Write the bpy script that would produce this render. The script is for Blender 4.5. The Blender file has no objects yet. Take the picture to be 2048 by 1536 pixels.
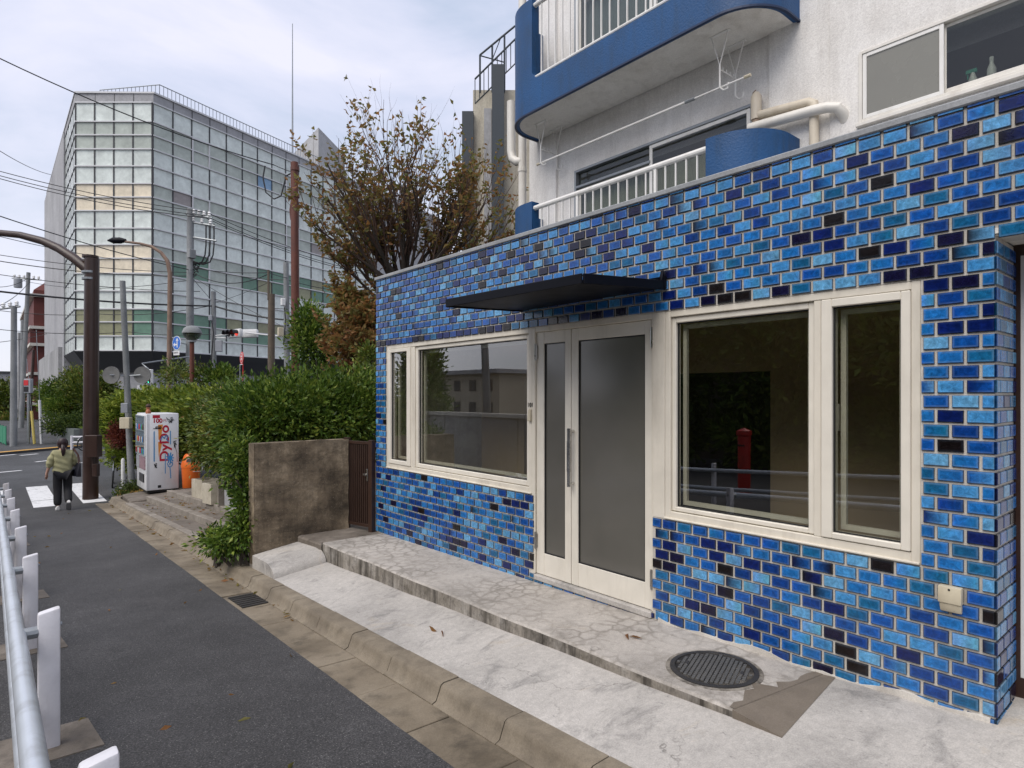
import bpy, bmesh, math, random
import numpy as np
from mathutils import Vector, Matrix

random.seed(7); np.random.seed(7)
SC = bpy.context.scene
COL = SC.collection

# ------------------------------------------------------------------ camera
# Eye level is z = 0.  The shop front lies in the plane X = 3.5 and runs along +Y, the street slopes down along +Y.
YAW = math.radians(40.07)
cam_d = bpy.data.cameras.new('camera')
cam = bpy.data.objects.new('camera', cam_d); COL.objects.link(cam)
cam_d.sensor_fit = 'HORIZONTAL'; cam_d.sensor_width = 36.0
cam_d.lens = 36.0 * 1240.0 / 2048.0
cam_d.shift_y = 22.0 / 2048.0
cam_d.clip_start = 0.05; cam_d.clip_end = 3000
cam.location = (0, 0, 0)
cam.rotation_euler = (math.radians(90), 0, -YAW)
SC.camera = cam
SC.render.resolution_x, SC.render.resolution_y = 1024, 768

# ------------------------------------------------------------------ world: overcast sky
SUN_EL, SUN_AZ = math.radians(52), math.radians(-100)   # azimuth from +Y towards +X
W = bpy.data.worlds.new('World'); SC.world = W; W.use_nodes = True
nt = W.node_tree; nt.nodes.clear()
def wn(t, **k):
    n = nt.nodes.new(t)
    for a, b in k.items(): setattr(n, a, b)
    return n
out = wn('ShaderNodeOutputWorld'); bg = wn('ShaderNodeBackground'); bg.inputs[1].default_value = 0.1
sky = wn('ShaderNodeTexSky', sky_type='NISHITA', sun_disc=False, sun_elevation=SUN_EL, sun_rotation=SUN_AZ)
tc = wn('ShaderNodeTexCoord'); mp = wn('ShaderNodeMapping'); mp.inputs['Scale'].default_value = (1.0, 1.0, 2.6)
mp.inputs['Location'].default_value = (0.35, 0.2, 0.1)
nz = wn('ShaderNodeTexNoise'); nz.inputs['Scale'].default_value = 2.1; nz.inputs['Detail'].default_value = 7; nz.inputs['Roughness'].default_value = 0.55
nz.inputs['Distortion'].default_value = 0.35
rp = wn('ShaderNodeValToRGB'); rp.color_ramp.elements[0].position = 0.36; rp.color_ramp.elements[1].position = 0.66
rp.color_ramp.elements[0].color = (0.315, 0.372, 0.475, 1); rp.color_ramp.elements[1].color = (0.560, 0.555, 0.635, 1)
e = rp.color_ramp.elements.new(0.5); e.color = (0.445, 0.468, 0.570, 1)
sc_ = wn('ShaderNodeVectorMath', operation='SCALE'); sc_.inputs['Scale'].default_value = 9.2
sep = wn('ShaderNodeSeparateXYZ')
hz = wn('ShaderNodeMapRange'); hz.inputs[1].default_value = 0.0; hz.inputs[2].default_value = 0.42; hz.inputs[3].default_value = 0.55; hz.inputs[4].default_value = 0.0
mixh = wn('ShaderNodeMix', data_type='RGBA'); mixh.inputs[7].default_value = (0.615, 0.60, 0.62, 1)
mixs = wn('ShaderNodeMix', data_type='RGBA'); mixs.inputs[0].default_value = 0.9
L = nt.links.new
L(tc.outputs['Generated'], mp.inputs[0]); L(mp.outputs[0], nz.inputs['Vector']); L(nz.outputs['Fac'], rp.inputs[0])
L(tc.outputs['Generated'], sep.inputs[0]); L(sep.outputs[2], hz.inputs[0]); L(hz.outputs[0], mixh.inputs[0])
L(rp.outputs[0], mixh.inputs[6]); L(mixh.outputs[2], sc_.inputs[0])
L(sky.outputs[0], mixs.inputs[6]); L(sc_.outputs[0], mixs.inputs[7]); L(mixs.outputs[2], bg.inputs[0]); L(bg.outputs[0], out.inputs[0])

# ------------------------------------------------------------------ sun behind thin cloud
sd = bpy.data.lights.new('sun', 'SUN'); sd.energy = 1.5; sd.angle = math.radians(45); sd.color = (1.0, 0.94, 0.86)
sun = bpy.data.objects.new('sun', sd); COL.objects.link(sun)
sv = Vector((math.cos(SUN_EL) * math.sin(SUN_AZ), math.cos(SUN_EL) * math.cos(SUN_AZ), math.sin(SUN_EL)))
sun.rotation_euler = sv.to_track_quat('Z', 'Y').to_euler()
sun.location = (-5, -3, 20)

vs = SC.view_settings; vs.view_transform = 'Standard'; vs.look = 'None'; vs.exposure = 0.90; vs.gamma = 1.0; vs.use_curve_mapping = False
SC.cycles.use_denoising = True
SC.cycles.max_bounces = 8; SC.cycles.transparent_max_bounces = 24
SC.cycles.sample_clamp_indirect = 6.0

# ------------------------------------------------------------------ helpers
SN, CS = math.sin(YAW), math.cos(YAW)
def at(bx, by, dist):
    """survey helper: bearing / level of a sighted point and its distance -> world position"""
    t = (bx - 1024) / 1240.0
    return Vector(((SN + t * CS) * dist, (CS - t * SN) * dist, (790 - by) / 1240.0 * dist))
def lin(r, g, b):
    f = lambda c: (c / 255 / 12.92) if c / 255 <= 0.04045 else ((c / 255 + 0.055) / 1.055) ** 2.4
    return (f(r), f(g), f(b))

class MB:
    def __init__(s): s.v = []; s.f = []; s.m = []
    def add(s, vs_, fs, m=0):
        o = len(s.v); s.v += [tuple(q) for q in vs_]; s.f += [tuple(i + o for i in q) for q in fs]; s.m += [m] * len(fs); return s
    def box(s, x0, x1, y0, y1, z0, z1, m=0):
        if x0 > x1: x0, x1 = x1, x0
        if y0 > y1: y0, y1 = y1, y0
        if z0 > z1: z0, z1 = z1, z0
        return s.add([(x0,y0,z0),(x1,y0,z0),(x1,y1,z0),(x0,y1,z0),(x0,y0,z1),(x1,y0,z1),(x1,y1,z1),(x0,y1,z1)],
                     [(0,3,2,1),(4,5,6,7),(0,1,5,4),(1,2,6,5),(2,3,7,6),(3,0,4,7)], m)
    def obox(s, c, size, rz=0.0, m=0):
        hx, hy, hz_ = size[0]/2, size[1]/2, size[2]/2; ca, sa = math.cos(rz), math.sin(rz)
        pts = [(c[0]+x*ca-y*sa, c[1]+x*sa+y*ca, c[2]+z) for z in (-hz_, hz_) for x, y in ((-hx,-hy),(hx,-hy),(hx,hy),(-hx,hy))]
        return s.add(pts, [(0,3,2,1),(4,5,6,7),(0,1,5,4),(1,2,6,5),(2,3,7,6),(3,0,4,7)], m)
    def hexa(s, p, m=0):   # 8 points: bottom four, top four
        return s.add(p, [(0,3,2,1),(4,5,6,7),(0,1,5,4),(1,2,6,5),(2,3,7,6),(3,0,4,7)], m)
    def tube(s, pts, r, n=8, m=0, caps=True):
        pts = [Vector(p) for p in pts]; N = len(pts)
        rr = r if isinstance(r, (list, tuple)) else [r] * N
        rings = []; up = None
        for i, p in enumerate(pts):
            t = (pts[min(i+1, N-1)] - pts[max(i-1, 0)])
            if t.length < 1e-9: t = Vector((0, 0, 1))
            t.normalize()
            if up is None:
                up = Vector((0, 0, 1)) if abs(t.z) < 0.9 else Vector((1, 0, 0))
            a = t.cross(up)
            if a.length < 1e-6: a = t.orthogonal()
            a.normalize(); b = a.cross(t).normalized(); up = b
            rings.append([p + (a * math.cos(2*math.pi*k/n) + b * math.sin(2*math.pi*k/n)) * rr[i] for k in range(n)])
        vs_ = [q for rg in rings for q in rg]
        fs = [(i*n+k, i*n+(k+1) % n, (i+1)*n+(k+1) % n, (i+1)*n+k) for i in range(N-1) for k in range(n)]
        if caps: fs += [tuple(range(n))[::-1], tuple((N-1)*n+k for k in range(n))]
        return s.add(vs_, fs, m)
    def lathe(s, prof, c=(0,0,0), n=16, m=0):
        vs_ = [(c[0]+r*math.cos(2*math.pi*k/n), c[1]+r*math.sin(2*math.pi*k/n), c[2]+z) for r, z in prof for k in range(n)]
        N = len(prof)
        fs = [(i*n+k, i*n+(k+1) % n, (i+1)*n+(k+1) % n, (i+1)*n+k) for i in range(N-1) for k in range(n)]
        if prof[0][0] > 1e-4: fs.append(tuple(range(n))[::-1])
        if prof[-1][0] > 1e-4: fs.append(tuple((N-1)*n+k for k in range(n)))
        return s.add(vs_, fs, m)
    def prism(s, poly, z0, z1, m=0):       # poly in XY, vertical extrusion
        n = len(poly)
        vs_ = [(x, y, z0) for x, y in poly] + [(x, y, z1) for x, y in poly]
        return s.add(vs_, [tuple(range(n))[::-1], tuple(range(n, 2*n))] + [(i, (i+1) % n, n+(i+1) % n, n+i) for i in range(n)], m)
    def mesh(s, name, mats, smooth=False, bevel=0.0, seg=1, angle=35):
        me = bpy.data.meshes.new(name); me.from_pydata(s.v, [], s.f); me.update()
        for mt in (mats if isinstance(mats, (list, tuple)) else [mats]): me.materials.append(mt)
        me.polygons.foreach_set('material_index', s.m)
        bm = bmesh.new(); bm.from_mesh(me)
        bmesh.ops.recalc_face_normals(bm, faces=bm.faces)
        if bevel > 0:
            ed = [e_ for e_ in bm.edges if len(e_.link_faces) == 2 and e_.calc_face_angle(0) > 0.5]
            bmesh.ops.bevel(bm, geom=ed, offset=bevel, segments=seg, affect='EDGES', profile=0.5, clamp_overlap=True)
        bm.to_mesh(me); bm.free()
        if smooth:
            me.shade_smooth(); me.set_sharp_from_angle(angle=math.radians(angle))
        return me
    def build(s, name, mats, parent=None, smooth=False, bevel=0.0, seg=1, kind=None, label=None, angle=35):
        o = bpy.data.objects.new(name, s.mesh(name, mats, smooth, bevel, seg, angle)); COL.objects.link(o)
        if parent is not None: o.parent = parent
        if kind: o['kind'] = kind
        if label: o['label'] = label
        return o

def place(name, me, loc=(0,0,0), rot=(0,0,0), parent=None, scale=None):
    o = bpy.data.objects.new(name, me); COL.objects.link(o); o.location = loc; o.rotation_euler = rot
    if scale is not None: o.scale = scale
    if parent is not None: o.parent = parent
    return o
def tag(o, label=None, cat=None, group=None, kind=None):
    if label: o['label'] = label
    if cat: o['category'] = cat
    if group: o['group'] = group
    if kind: o['kind'] = kind
    return o
def thing(name, label, cat, loc=(0,0,0), rz=0.0, group=None):
    o = bpy.data.objects.new(name, None); COL.objects.link(o); o.location = loc; o.rotation_euler = (0, 0, rz)
    o.empty_display_size = 0.1
    return tag(o, label, cat, group)
def copy_tree(o, parent=None):
    c_ = o.copy(); COL.objects.link(c_); c_.parent = parent
    for ch in list(o.children): copy_tree(ch, c_)
    return c_

# ------------------------------------------------------------------ materials
class NT:
    def __init__(s, name):
        s.mat = bpy.data.materials.new(name); s.mat.use_nodes = True; s.t = s.mat.node_tree
        s.b = s.t.nodes['Principled BSDF']; s.out = s.t.nodes['Material Output']
    def n(s, typ, **k):
        q = s.t.nodes.new(typ)
        for a, b in k.items(): setattr(q, a, b)
        return q
    def l(s, a, b): s.t.links.new(a, b)
    def pos(s, scale=(1,1,1), obj=False):
        if obj: g = s.n('ShaderNodeTexCoord').outputs['Object']
        else: g = s.n('ShaderNodeNewGeometry').outputs['Position']
        m = s.n('ShaderNodeMapping'); m.inputs['Scale'].default_value = scale; s.l(g, m.inputs[0]); return m.outputs[0]
    def noise(s, vec, scale, detail=4, rough=0.55, dist=0.0):
        q = s.n('ShaderNodeTexNoise'); q.inputs['Scale'].default_value = scale; q.inputs['Detail'].default_value = detail
        q.inputs['Roughness'].default_value = rough; q.inputs['Distortion'].default_value = dist
        s.l(vec, q.inputs['Vector']); return q.outputs['Fac']
    def ramp(s, fac, stops):
        q = s.n('ShaderNodeValToRGB'); cr = q.color_ramp
        while len(cr.elements) < len(stops): cr.elements.new(0.5)
        for e_, (p, c_) in zip(cr.elements, stops): e_.position = p; e_.color = (c_, c_, c_, 1) if isinstance(c_, (int, float)) else (*c_, 1)
        s.l(fac, q.inputs[0]); return q.outputs[0]
    def mix(s, fac, a, b, mode='MIX'):
        q = s.n('ShaderNodeMix', data_type='RGBA', blend_type=mode)
        for sock, v in ((q.inputs[0], fac), (q.inputs[6], a), (q.inputs[7], b)):
            if hasattr(v, 'links'): s.l(v, sock)
            elif isinstance(v, (int, float)): sock.default_value = v
            else: sock.default_value = (*v, 1)
        return q.outputs[2]
    def math(s, op, a, b=0.0, c_=0.0):
        q = s.n('ShaderNodeMath', operation=op)
        for sock, v in zip(q.inputs, (a, b, c_)):
            if hasattr(v, 'links'): s.l(v, sock)
            else: sock.default_value = v
        return q.outputs[0]
    def bump(s, h, strength=0.3, dist=0.01):
        q = s.n('ShaderNodeBump'); q.inputs['Strength'].default_value = strength; q.inputs['Distance'].default_value = dist
        s.l(h, q.inputs['Height']); s.l(q.outputs[0], s.b.inputs['Normal'])
    def set(s, color=None, rough=None, metal=None, spec=None, coat=None):
        for k, v in (('Base Color', color), ('Roughness', rough), ('Metallic', metal), ('Specular IOR Level', spec), ('Coat Weight', coat)):
            if v is None: continue
            if hasattr(v, 'links'): s.l(v, s.b.inputs[k])
            elif isinstance(v, (int, float)): s.b.inputs[k].default_value = v
            else: s.b.inputs[k].default_value = (*v, 1)
        return s.mat

def paint(name, c, rough=0.45, var=0.12, scale=3.0, bump=0.0, bscale=60, metal=0.0, dirt=None, dirt_amt=0.35, spec=0.5):
    m = NT(name); p = m.pos()
    n1 = m.noise(p, scale, 5, 0.6)
    f = m.ramp(n1, [(0.25, 1 - var), (0.75, 1 + var * 0.5)])
    col = m.mix(1.0, c, f, 'MULTIPLY')
    if dirt is not None:
        q = m.pos((1, 1, 0.18)); n2 = m.noise(q, 7.0, 6, 0.65)
        col = m.mix(m.ramp(n2, [(0.5, 0.0), (0.78, dirt_amt)]), col, dirt)
    m.set(col, m.math('MULTIPLY_ADD', n1, 0.25, rough - 0.12), metal, spec)
    if bump: m.bump(m.noise(p, bscale, 3, 0.6), bump, 0.01)
    return m.mat

def concrete(name, c1, c2, c3, scale=2.0, fine=90.0, bump=0.25, streak=0.0, dark=(0.05, 0.048, 0.045), spots=0.25, rough=0.85, crack=0.0, agg=0.0):
    m = NT(name); p = m.pos()
    a = m.noise(p, scale, 7, 0.62, 0.3); b = m.noise(p, scale * 4.3, 6, 0.65); c_ = m.noise(p, fine, 3, 0.7)
    col = m.ramp(a, [(0.30, c1), (0.52, c2), (0.72, c3)])
    col = m.mix(m.ramp(b, [(0.5, 0.0), (0.75, spots)]), col, dark)
    col = m.mix(1.0, col, m.ramp(c_, [(0.25, 0.80), (0.75, 1.14)]), 'MULTIPLY')
    if streak > 0:
        q = m.pos((1, 1, 0.10)); st = m.noise(q, 9.0, 6, 0.7, 0.2)
        col = m.mix(m.ramp(st, [(0.44, 0.0), (0.66, streak)]), col, dark)
    h = m.math('MULTIPLY_ADD', b, 0.7, m.math('MULTIPLY', c_, 0.5))
    if agg > 0:
        v = m.n('ShaderNodeTexVoronoi', feature='F1'); v.inputs['Scale'].default_value = 70; m.l(p, v.inputs['Vector'])
        sp = m.ramp(v.outputs['Distance'], [(0.10, agg), (0.26, 0.0)])
        rnd = m.noise(p, 33.0, 2, 0.5); sp = m.math('MULTIPLY', sp, m.ramp(rnd, [(0.48, 0.0), (0.6, 1.0)]))
        col = m.mix(sp, col, (0.42, 0.38, 0.31))
    if crack > 0:
        w = m.n('ShaderNodeVectorMath', operation='ADD'); ns = m.n('ShaderNodeTexNoise'); ns.inputs['Scale'].default_value = 2.2; ns.inputs['Detail'].default_value = 5
        m.l(p, ns.inputs['Vector']); sc2 = m.n('ShaderNodeVectorMath', operation='SCALE'); sc2.inputs['Scale'].default_value = 0.45
        m.l(ns.outputs['Color'], sc2.inputs[0]); m.l(p, w.inputs[0]); m.l(sc2.outputs[0], w.inputs[1])
        v = m.n('ShaderNodeTexVoronoi', feature='DISTANCE_TO_EDGE'); v.inputs['Scale'].default_value = 0.75; m.l(w.outputs[0], v.inputs['Vector'])
        ck = m.ramp(v.outputs['Distance'], [(0.0, crack), (0.008, 0.0)])
        ck = m.math('MULTIPLY', ck, m.ramp(m.noise(p, 1.3, 3), [(0.45, 0.0), (0.58, 1.0)]))
        col = m.mix(ck, col, (0.06, 0.055, 0.05)); h = m.math('SUBTRACT', h, m.math('MULTIPLY', ck, 0.7))
    m.set(col, rough); m.bump(h, bump, 0.012)
    return m.mat

def glass(name, tint=(0.80, 0.84, 0.82), refl=1.0, rough=0.0, ior=1.5):
    m = NT(name); t = m.n('ShaderNodeBsdfTransparent'); t.inputs[0].default_value = (*tint, 1)
    g = m.n('ShaderNodeBsdfGlossy'); g.inputs['Roughness'].default_value = rough; g.inputs[0].default_value = (1, 1, 1, 1)
    fr = m.n('ShaderNodeFresnel'); fr.inputs[0].default_value = ior
    mx = m.n('ShaderNodeMixShader'); bf = m.n('ShaderNodeNewGeometry').outputs['Backfacing']; m.l(m.math('MULTIPLY', m.math('MULTIPLY', fr.outputs[0], refl), m.math('SUBTRACT', 1.0, bf)), mx.inputs[0])
    m.l(t.outputs[0], mx.inputs[1]); m.l(g.outputs[0], mx.inputs[2]); m.l(mx.outputs[0], m.out.inputs[0])
    return m.mat

def foliage_mat(name, ramp_cols, rough=0.5, trans=0.25, spec=0.4):
    """colour per leaf from a colour attribute used as a palette position"""
    m = NT(name); a = m.n('ShaderNodeAttribute', attribute_name='tint'); 
    col = m.ramp(a.outputs['Fac'], ramp_cols)
    n1 = m.noise(m.pos(), 1.1, 2); col = m.mix(1.0, col, m.ramp(n1, [(0.3, 0.8), (0.7, 1.2)]), 'MULTIPLY')
    m.set(col, rough, None, spec)
    tr = m.n('ShaderNodeBsdfTranslucent'); m.l(col, tr.inputs[0]); mx = m.n('ShaderNodeMixShader'); mx.inputs[0].default_value = trans
    m.l(m.b.outputs[0], mx.inputs[1]); m.l(tr.outputs[0], mx.inputs[2]); m.l(mx.outputs[0], m.out.inputs[0])
    return m.mat
def emit(name, c, s):
    m = NT(name); m.set((0.01, 0.01, 0.01), 0.4); m.b.inputs['Emission Color'].default_value = (*c, 1); m.b.inputs['Emission Strength'].default_value = s; return m.mat

M = {}
M['cream'] = paint('cream_aluminium', (0.69, 0.64, 0.545), 0.5, 0.10, 5, 0.08, 240, dirt=(0.22, 0.18, 0.13), dirt_amt=0.35)
M['cream_light'] = paint('cream_sash', (0.73, 0.685, 0.595), 0.45, 0.08, 6, 0.06, 240, dirt=(0.25, 0.21, 0.16), dirt_amt=0.25)
M['gasket'] = paint('black_gasket', (0.012, 0.012, 0.013), 0.5)
M['steel'] = paint('brushed_steel', (0.45, 0.44, 0.42), 0.3, 0.1, 20, metal=1.0)
M['chrome'] = paint('satin_chrome', (0.6, 0.59, 0.57), 0.2, 0.05, 20, metal=1.0)
M['black_metal'] = paint('dark_awning_metal', (0.006, 0.0065, 0.010), 0.4, 0.2, 4, spec=0.1)
M['white_wall'] = concrete('white_spray_render', (0.68, 0.65, 0.61), (0.79, 0.765, 0.73), (0.84, 0.82, 0.79), 1.2, 70, 0.55, streak=0.16, dark=(0.30, 0.27, 0.24), spots=0.15)
M['soffit'] = concrete('balcony_soffit', (0.60, 0.565, 0.505), (0.76, 0.735, 0.68), (0.81, 0.785, 0.74), 1.6, 120, 0.05, dark=(0.26, 0.23, 0.20), spots=0.28)
M['blue_paint'] = paint('blue_masonry_paint', lin(10, 72, 122), 0.55, 0.30, 1.6, 0.5, 45, dirt=(0.008, 0.038, 0.085), dirt_amt=0.75)
M['blue_dark'] = paint('dark_blue_edge', (0.006, 0.022, 0.07), 0.5)
M['white_paint'] = paint('white_enamel', (0.78, 0.765, 0.73), 0.35, 0.06, 8, dirt=(0.4, 0.33, 0.25), dirt_amt=0.3)
M['pvc'] = paint('pvc_pipe', (0.72, 0.69, 0.63), 0.4, 0.08, 6, dirt=(0.35, 0.28, 0.2), dirt_amt=0.3)
M['cream_pipe'] = paint('cream_pipe', (0.60, 0.53, 0.42), 0.5, 0.1, 6, dirt=(0.28, 0.2, 0.13), dirt_amt=0.4)
M['grout'] = concrete('tile_grout', (0.47, 0.44, 0.39), (0.61, 0.575, 0.52), (0.68, 0.65, 0.60), 1.6, 160, 0.3, dark=(0.24, 0.21, 0.18), spots=0.45, streak=0.2)
M['coping'] = concrete('grey_coping', (0.24, 0.25, 0.26), (0.31, 0.32, 0.33), (0.37, 0.38, 0.39), 2, 60, 0.2, spots=0.2)
def apron_material(name, base, dark, warm, smear_scale, fleck, craze=0.0):
    m = NT(name); p = m.pos(); a = m.noise(p, 0.9, 6, 0.6, 0.5); f = m.noise(p, 140, 3, 0.7); g = m.noise(p, 26, 4, 0.7)
    col = m.ramp(a, [(0.28, tuple(q*0.66 for q in base)), (0.5, base), (0.75, tuple(min(1, q*1.16) for q in base))])
    sm = m.noise(m.pos(smear_scale), 2.2, 8, 0.72, 0.8); blot = m.noise(p, 2.3, 3, 0.5)
    col = m.mix(m.math('MULTIPLY', m.ramp(sm, [(0.51, 0.0), (0.66, 0.7)]), m.ramp(blot, [(0.38, 0.0), (0.55, 1.0)])), col, dark)
    wn_ = m.noise(p, 1.4, 6, 0.7, 1.2); col = m.mix(m.ramp(wn_, [(0.60, 0.0), (0.70, 0.5)]), col, warm)
    fl = m.noise(m.pos((1.6, 0.7, 1)), 17, 5, 0.75); col = m.mix(m.ramp(fl, [(0.62, 0.0), (0.70, fleck)]), col, dark)
    col = m.mix(1.0, col, m.ramp(f, [(0.25, 0.74), (0.75, 1.2)]), 'MULTIPLY'); col = m.mix(1.0, col, m.ramp(g, [(0.3, 0.86), (0.7, 1.1)]), 'MULTIPLY')
    w = m.n('ShaderNodeVectorMath', operation='ADD'); ns = m.n('ShaderNodeTexNoise'); ns.inputs['Scale'].default_value = 3.0; ns.inputs['Detail'].default_value = 6; m.l(p, ns.inputs['Vector'])
    s2 = m.n('ShaderNodeVectorMath', operation='SCALE'); s2.inputs['Scale'].default_value = 0.5; m.l(ns.outputs['Color'], s2.inputs[0]); m.l(p, w.inputs[0]); m.l(s2.outputs[0], w.inputs[1])
    v = m.n('ShaderNodeTexVoronoi', feature='DISTANCE_TO_EDGE'); v.inputs['Scale'].default_value = 0.8; m.l(w.outputs[0], v.inputs['Vector'])
    ck = m.math('MULTIPLY', m.ramp(v.outputs['Distance'], [(0.0, 0.6), (0.0032, 0.0)]), m.ramp(m.noise(p, 1.1, 3), [(0.52, 0.0), (0.60, 1.0)]))
    col = m.mix(ck, col, (0.09, 0.08, 0.07)); h = m.math('SUBTRACT', m.math('ADD', g, m.math('MULTIPLY', f, 0.6)), ck)
    if craze > 0:
        w3 = m.n('ShaderNodeVectorMath', operation='ADD'); n3 = m.n('ShaderNodeTexNoise'); n3.inputs['Scale'].default_value = 9.0; m.l(p, n3.inputs['Vector']); s3 = m.n('ShaderNodeVectorMath', operation='SCALE'); s3.inputs['Scale'].default_value = 0.09
        m.l(n3.outputs['Color'], s3.inputs[0]); m.l(p, w3.inputs[0]); m.l(s3.outputs[0], w3.inputs[1])
        v3 = m.n('ShaderNodeTexVoronoi', feature='DISTANCE_TO_EDGE'); v3.inputs['Scale'].default_value = 8.5; m.l(w3.outputs[0], v3.inputs['Vector'])
        c3 = m.math('MULTIPLY', m.ramp(v3.outputs['Distance'], [(0.0, craze), (0.16, 0.0)]), m.ramp(m.noise(p, 1.6, 4, 0.6), [(0.38, 0.0), (0.55, 1.0)])); col = m.mix(c3, col, dark)
    m.set(col, 0.85); m.bump(h, 0.35, 0.008); return m.mat
M['apron'] = apron_material('pale_concrete_apron', (0.455, 0.428, 0.395), (0.175, 0.168, 0.16), (0.42, 0.335, 0.225), (1.5, 2.6, 1), 0.8)
M['platform_top'] = apron_material('worn_platform_top', (0.435, 0.40, 0.36), (0.185, 0.165, 0.14), (0.29, 0.235, 0.165), (1.6, 1.0, 1), 0.85, 0.75)
M['platform_side'] = concrete('streaked_platform_side', (0.15, 0.13, 0.10), (0.29, 0.262, 0.225), (0.43, 0.405, 0.37), 4.5, 70, 0.4, streak=0.97, dark=(0.036, 0.030, 0.023), spots=0.8)
M['patch'] = concrete('brown_cement_patch', (0.13, 0.105, 0.08), (0.165, 0.137, 0.107), (0.205, 0.17, 0.135), 3, 150, 0.2, spots=0.15)
M['kerb'] = concrete('kerb_concrete', (0.15, 0.122, 0.088), (0.225, 0.187, 0.136), (0.29, 0.248, 0.188), 2.2, 110, 0.4, streak=0.22, dark=(0.06, 0.05, 0.036), spots=0.45)
M['gutter'] = concrete('gutter_concrete', (0.105, 0.083, 0.056), (0.205, 0.167, 0.118), (0.285, 0.24, 0.178), 1.5, 110, 0.35, dark=(0.055, 0.045, 0.032), spots=0.75)
M['step'] = concrete('old_step_concrete', (0.10, 0.083, 0.066), (0.165, 0.14, 0.115), (0.25, 0.215, 0.18), 2.6, 120, 0.35, dark=(0.04, 0.035, 0.028), spots=0.55)
M['step_edge'] = concrete('step_edge_stone', (0.17, 0.145, 0.12), (0.25, 0.22, 0.185), (0.33, 0.295, 0.255), 3, 120, 0.3, dark=(0.08, 0.07, 0.055), spots=0.4)
M['old_wall'] = concrete('mossy_garden_wall', (0.075, 0.057, 0.039), (0.19, 0.152, 0.108), (0.40, 0.335, 0.25), 1.7, 45, 1.0, streak=0.45, dark=(0.032, 0.024, 0.016), spots=0.7, agg=0.75)
def board_marks(mat):
    t = mat.node_tree; b = t.nodes['Principled BSDF']; src = b.inputs['Base Color'].links[0].from_socket
    g = t.nodes.new('ShaderNodeNewGeometry'); mp_ = t.nodes.new('ShaderNodeMapping'); mp_.inputs['Scale'].default_value = (0.9, 0.9, 2.3); n_ = t.nodes.new('ShaderNodeTexNoise'); n_.inputs['Scale'].default_value = 2.4; n_.inputs['Detail'].default_value = 6; n_.inputs['Roughness'].default_value = 0.7
    r_ = t.nodes.new('ShaderNodeValToRGB'); r_.color_ramp.elements[0].position = 0.3; r_.color_ramp.elements[0].color = (0.45, 0.43, 0.40, 1); r_.color_ramp.elements[1].position = 0.72; r_.color_ramp.elements[1].color = (1.75, 1.68, 1.55, 1)
    mx = t.nodes.new('ShaderNodeMix'); mx.data_type = 'RGBA'; mx.blend_type = 'MULTIPLY'; mx.inputs[0].default_value = 1.0
    t.links.new(g.outputs['Position'], mp_.inputs[0]); t.links.new(mp_.outputs[0], n_.inputs['Vector']); t.links.new(n_.outputs['Fac'], r_.inputs[0]); t.links.new(src, mx.inputs[6]); t.links.new(r_.outputs[0], mx.inputs[7]); t.links.new(mx.outputs[2], b.inputs['Base Color'])
board_marks(M['old_wall'])
M['far_concrete'] = concrete('far_grey_concrete', (0.26, 0.26, 0.26), (0.33, 0.33, 0.33), (0.40, 0.40, 0.41), 0.4, 8, 0.05, spots=0.1)
M['soil'] = concrete('garden_soil', (0.03, 0.022, 0.014), (0.05, 0.037, 0.024), (0.075, 0.056, 0.036), 3, 60, 0.8)
M['iron'] = concrete('cast_iron', (0.018, 0.017, 0.017), (0.03, 0.028, 0.027), (0.05, 0.045, 0.04), 6, 120, 0.3, rough=0.55)
M['brown_paint'] = paint('dark_brown_paint', (0.036, 0.017, 0.012), 0.38, 0.25, 3, dirt=(0.075, 0.05, 0.04), dirt_amt=0.4)
M['rust'] = paint('rust_brown_pole', (0.125, 0.035, 0.020), 0.6, 0.3, 2.5, 0.2, 60, dirt=(0.035, 0.014, 0.01), dirt_amt=0.7)
M['gate_brown'] = paint('brown_gate_aluminium', (0.042, 0.021, 0.014), 0.42, 0.2, 5)
M['pole_grey'] = concrete('utility_pole_concrete', (0.17, 0.18, 0.185), (0.23, 0.24, 0.245), (0.29, 0.295, 0.30), 1.2, 40, 0.1, streak=0.25, dark=(0.1, 0.1, 0.1))
M['galv'] = paint('galvanised_steel', (0.30, 0.32, 0.335), 0.45, 0.15, 4, metal=0.6)
M['wood'] = paint('weathered_wood_pole', (0.11, 0.085, 0.062), 0.8, 0.3, 4, 0.4, 50)
M['wire'] = paint('black_cable', (0.012, 0.012, 0.014), 0.5)
M['plastic_white'] = paint('white_plastic', (0.70, 0.70, 0.69), 0.35, 0.06, 6)
M['grey_box'] = paint('grey_box', (0.32, 0.335, 0.36), 0.45, 0.1, 5)
M['beige_box'] = paint('beige_box', (0.56, 0.50, 0.37), 0.5, 0.12, 8, dirt=(0.25, 0.18, 0.1), dirt_amt=0.4)
M['black_plastic'] = paint('black_plastic', (0.012, 0.012, 0.013), 0.4)
M['green_light'] = emit('green_walk_light', (0.05, 1.0, 0.55), 1.6)
M['red_light'] = emit('red_signal_light', (1.0, 0.08, 0.05), 0.5)
M['clear_glass'] = glass('window_glass', (0.86, 0.87, 0.84), 3.7)
M['upper_glass'] = glass('upper_window_glass', (0.70, 0.72, 0.69), 1.4)
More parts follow.
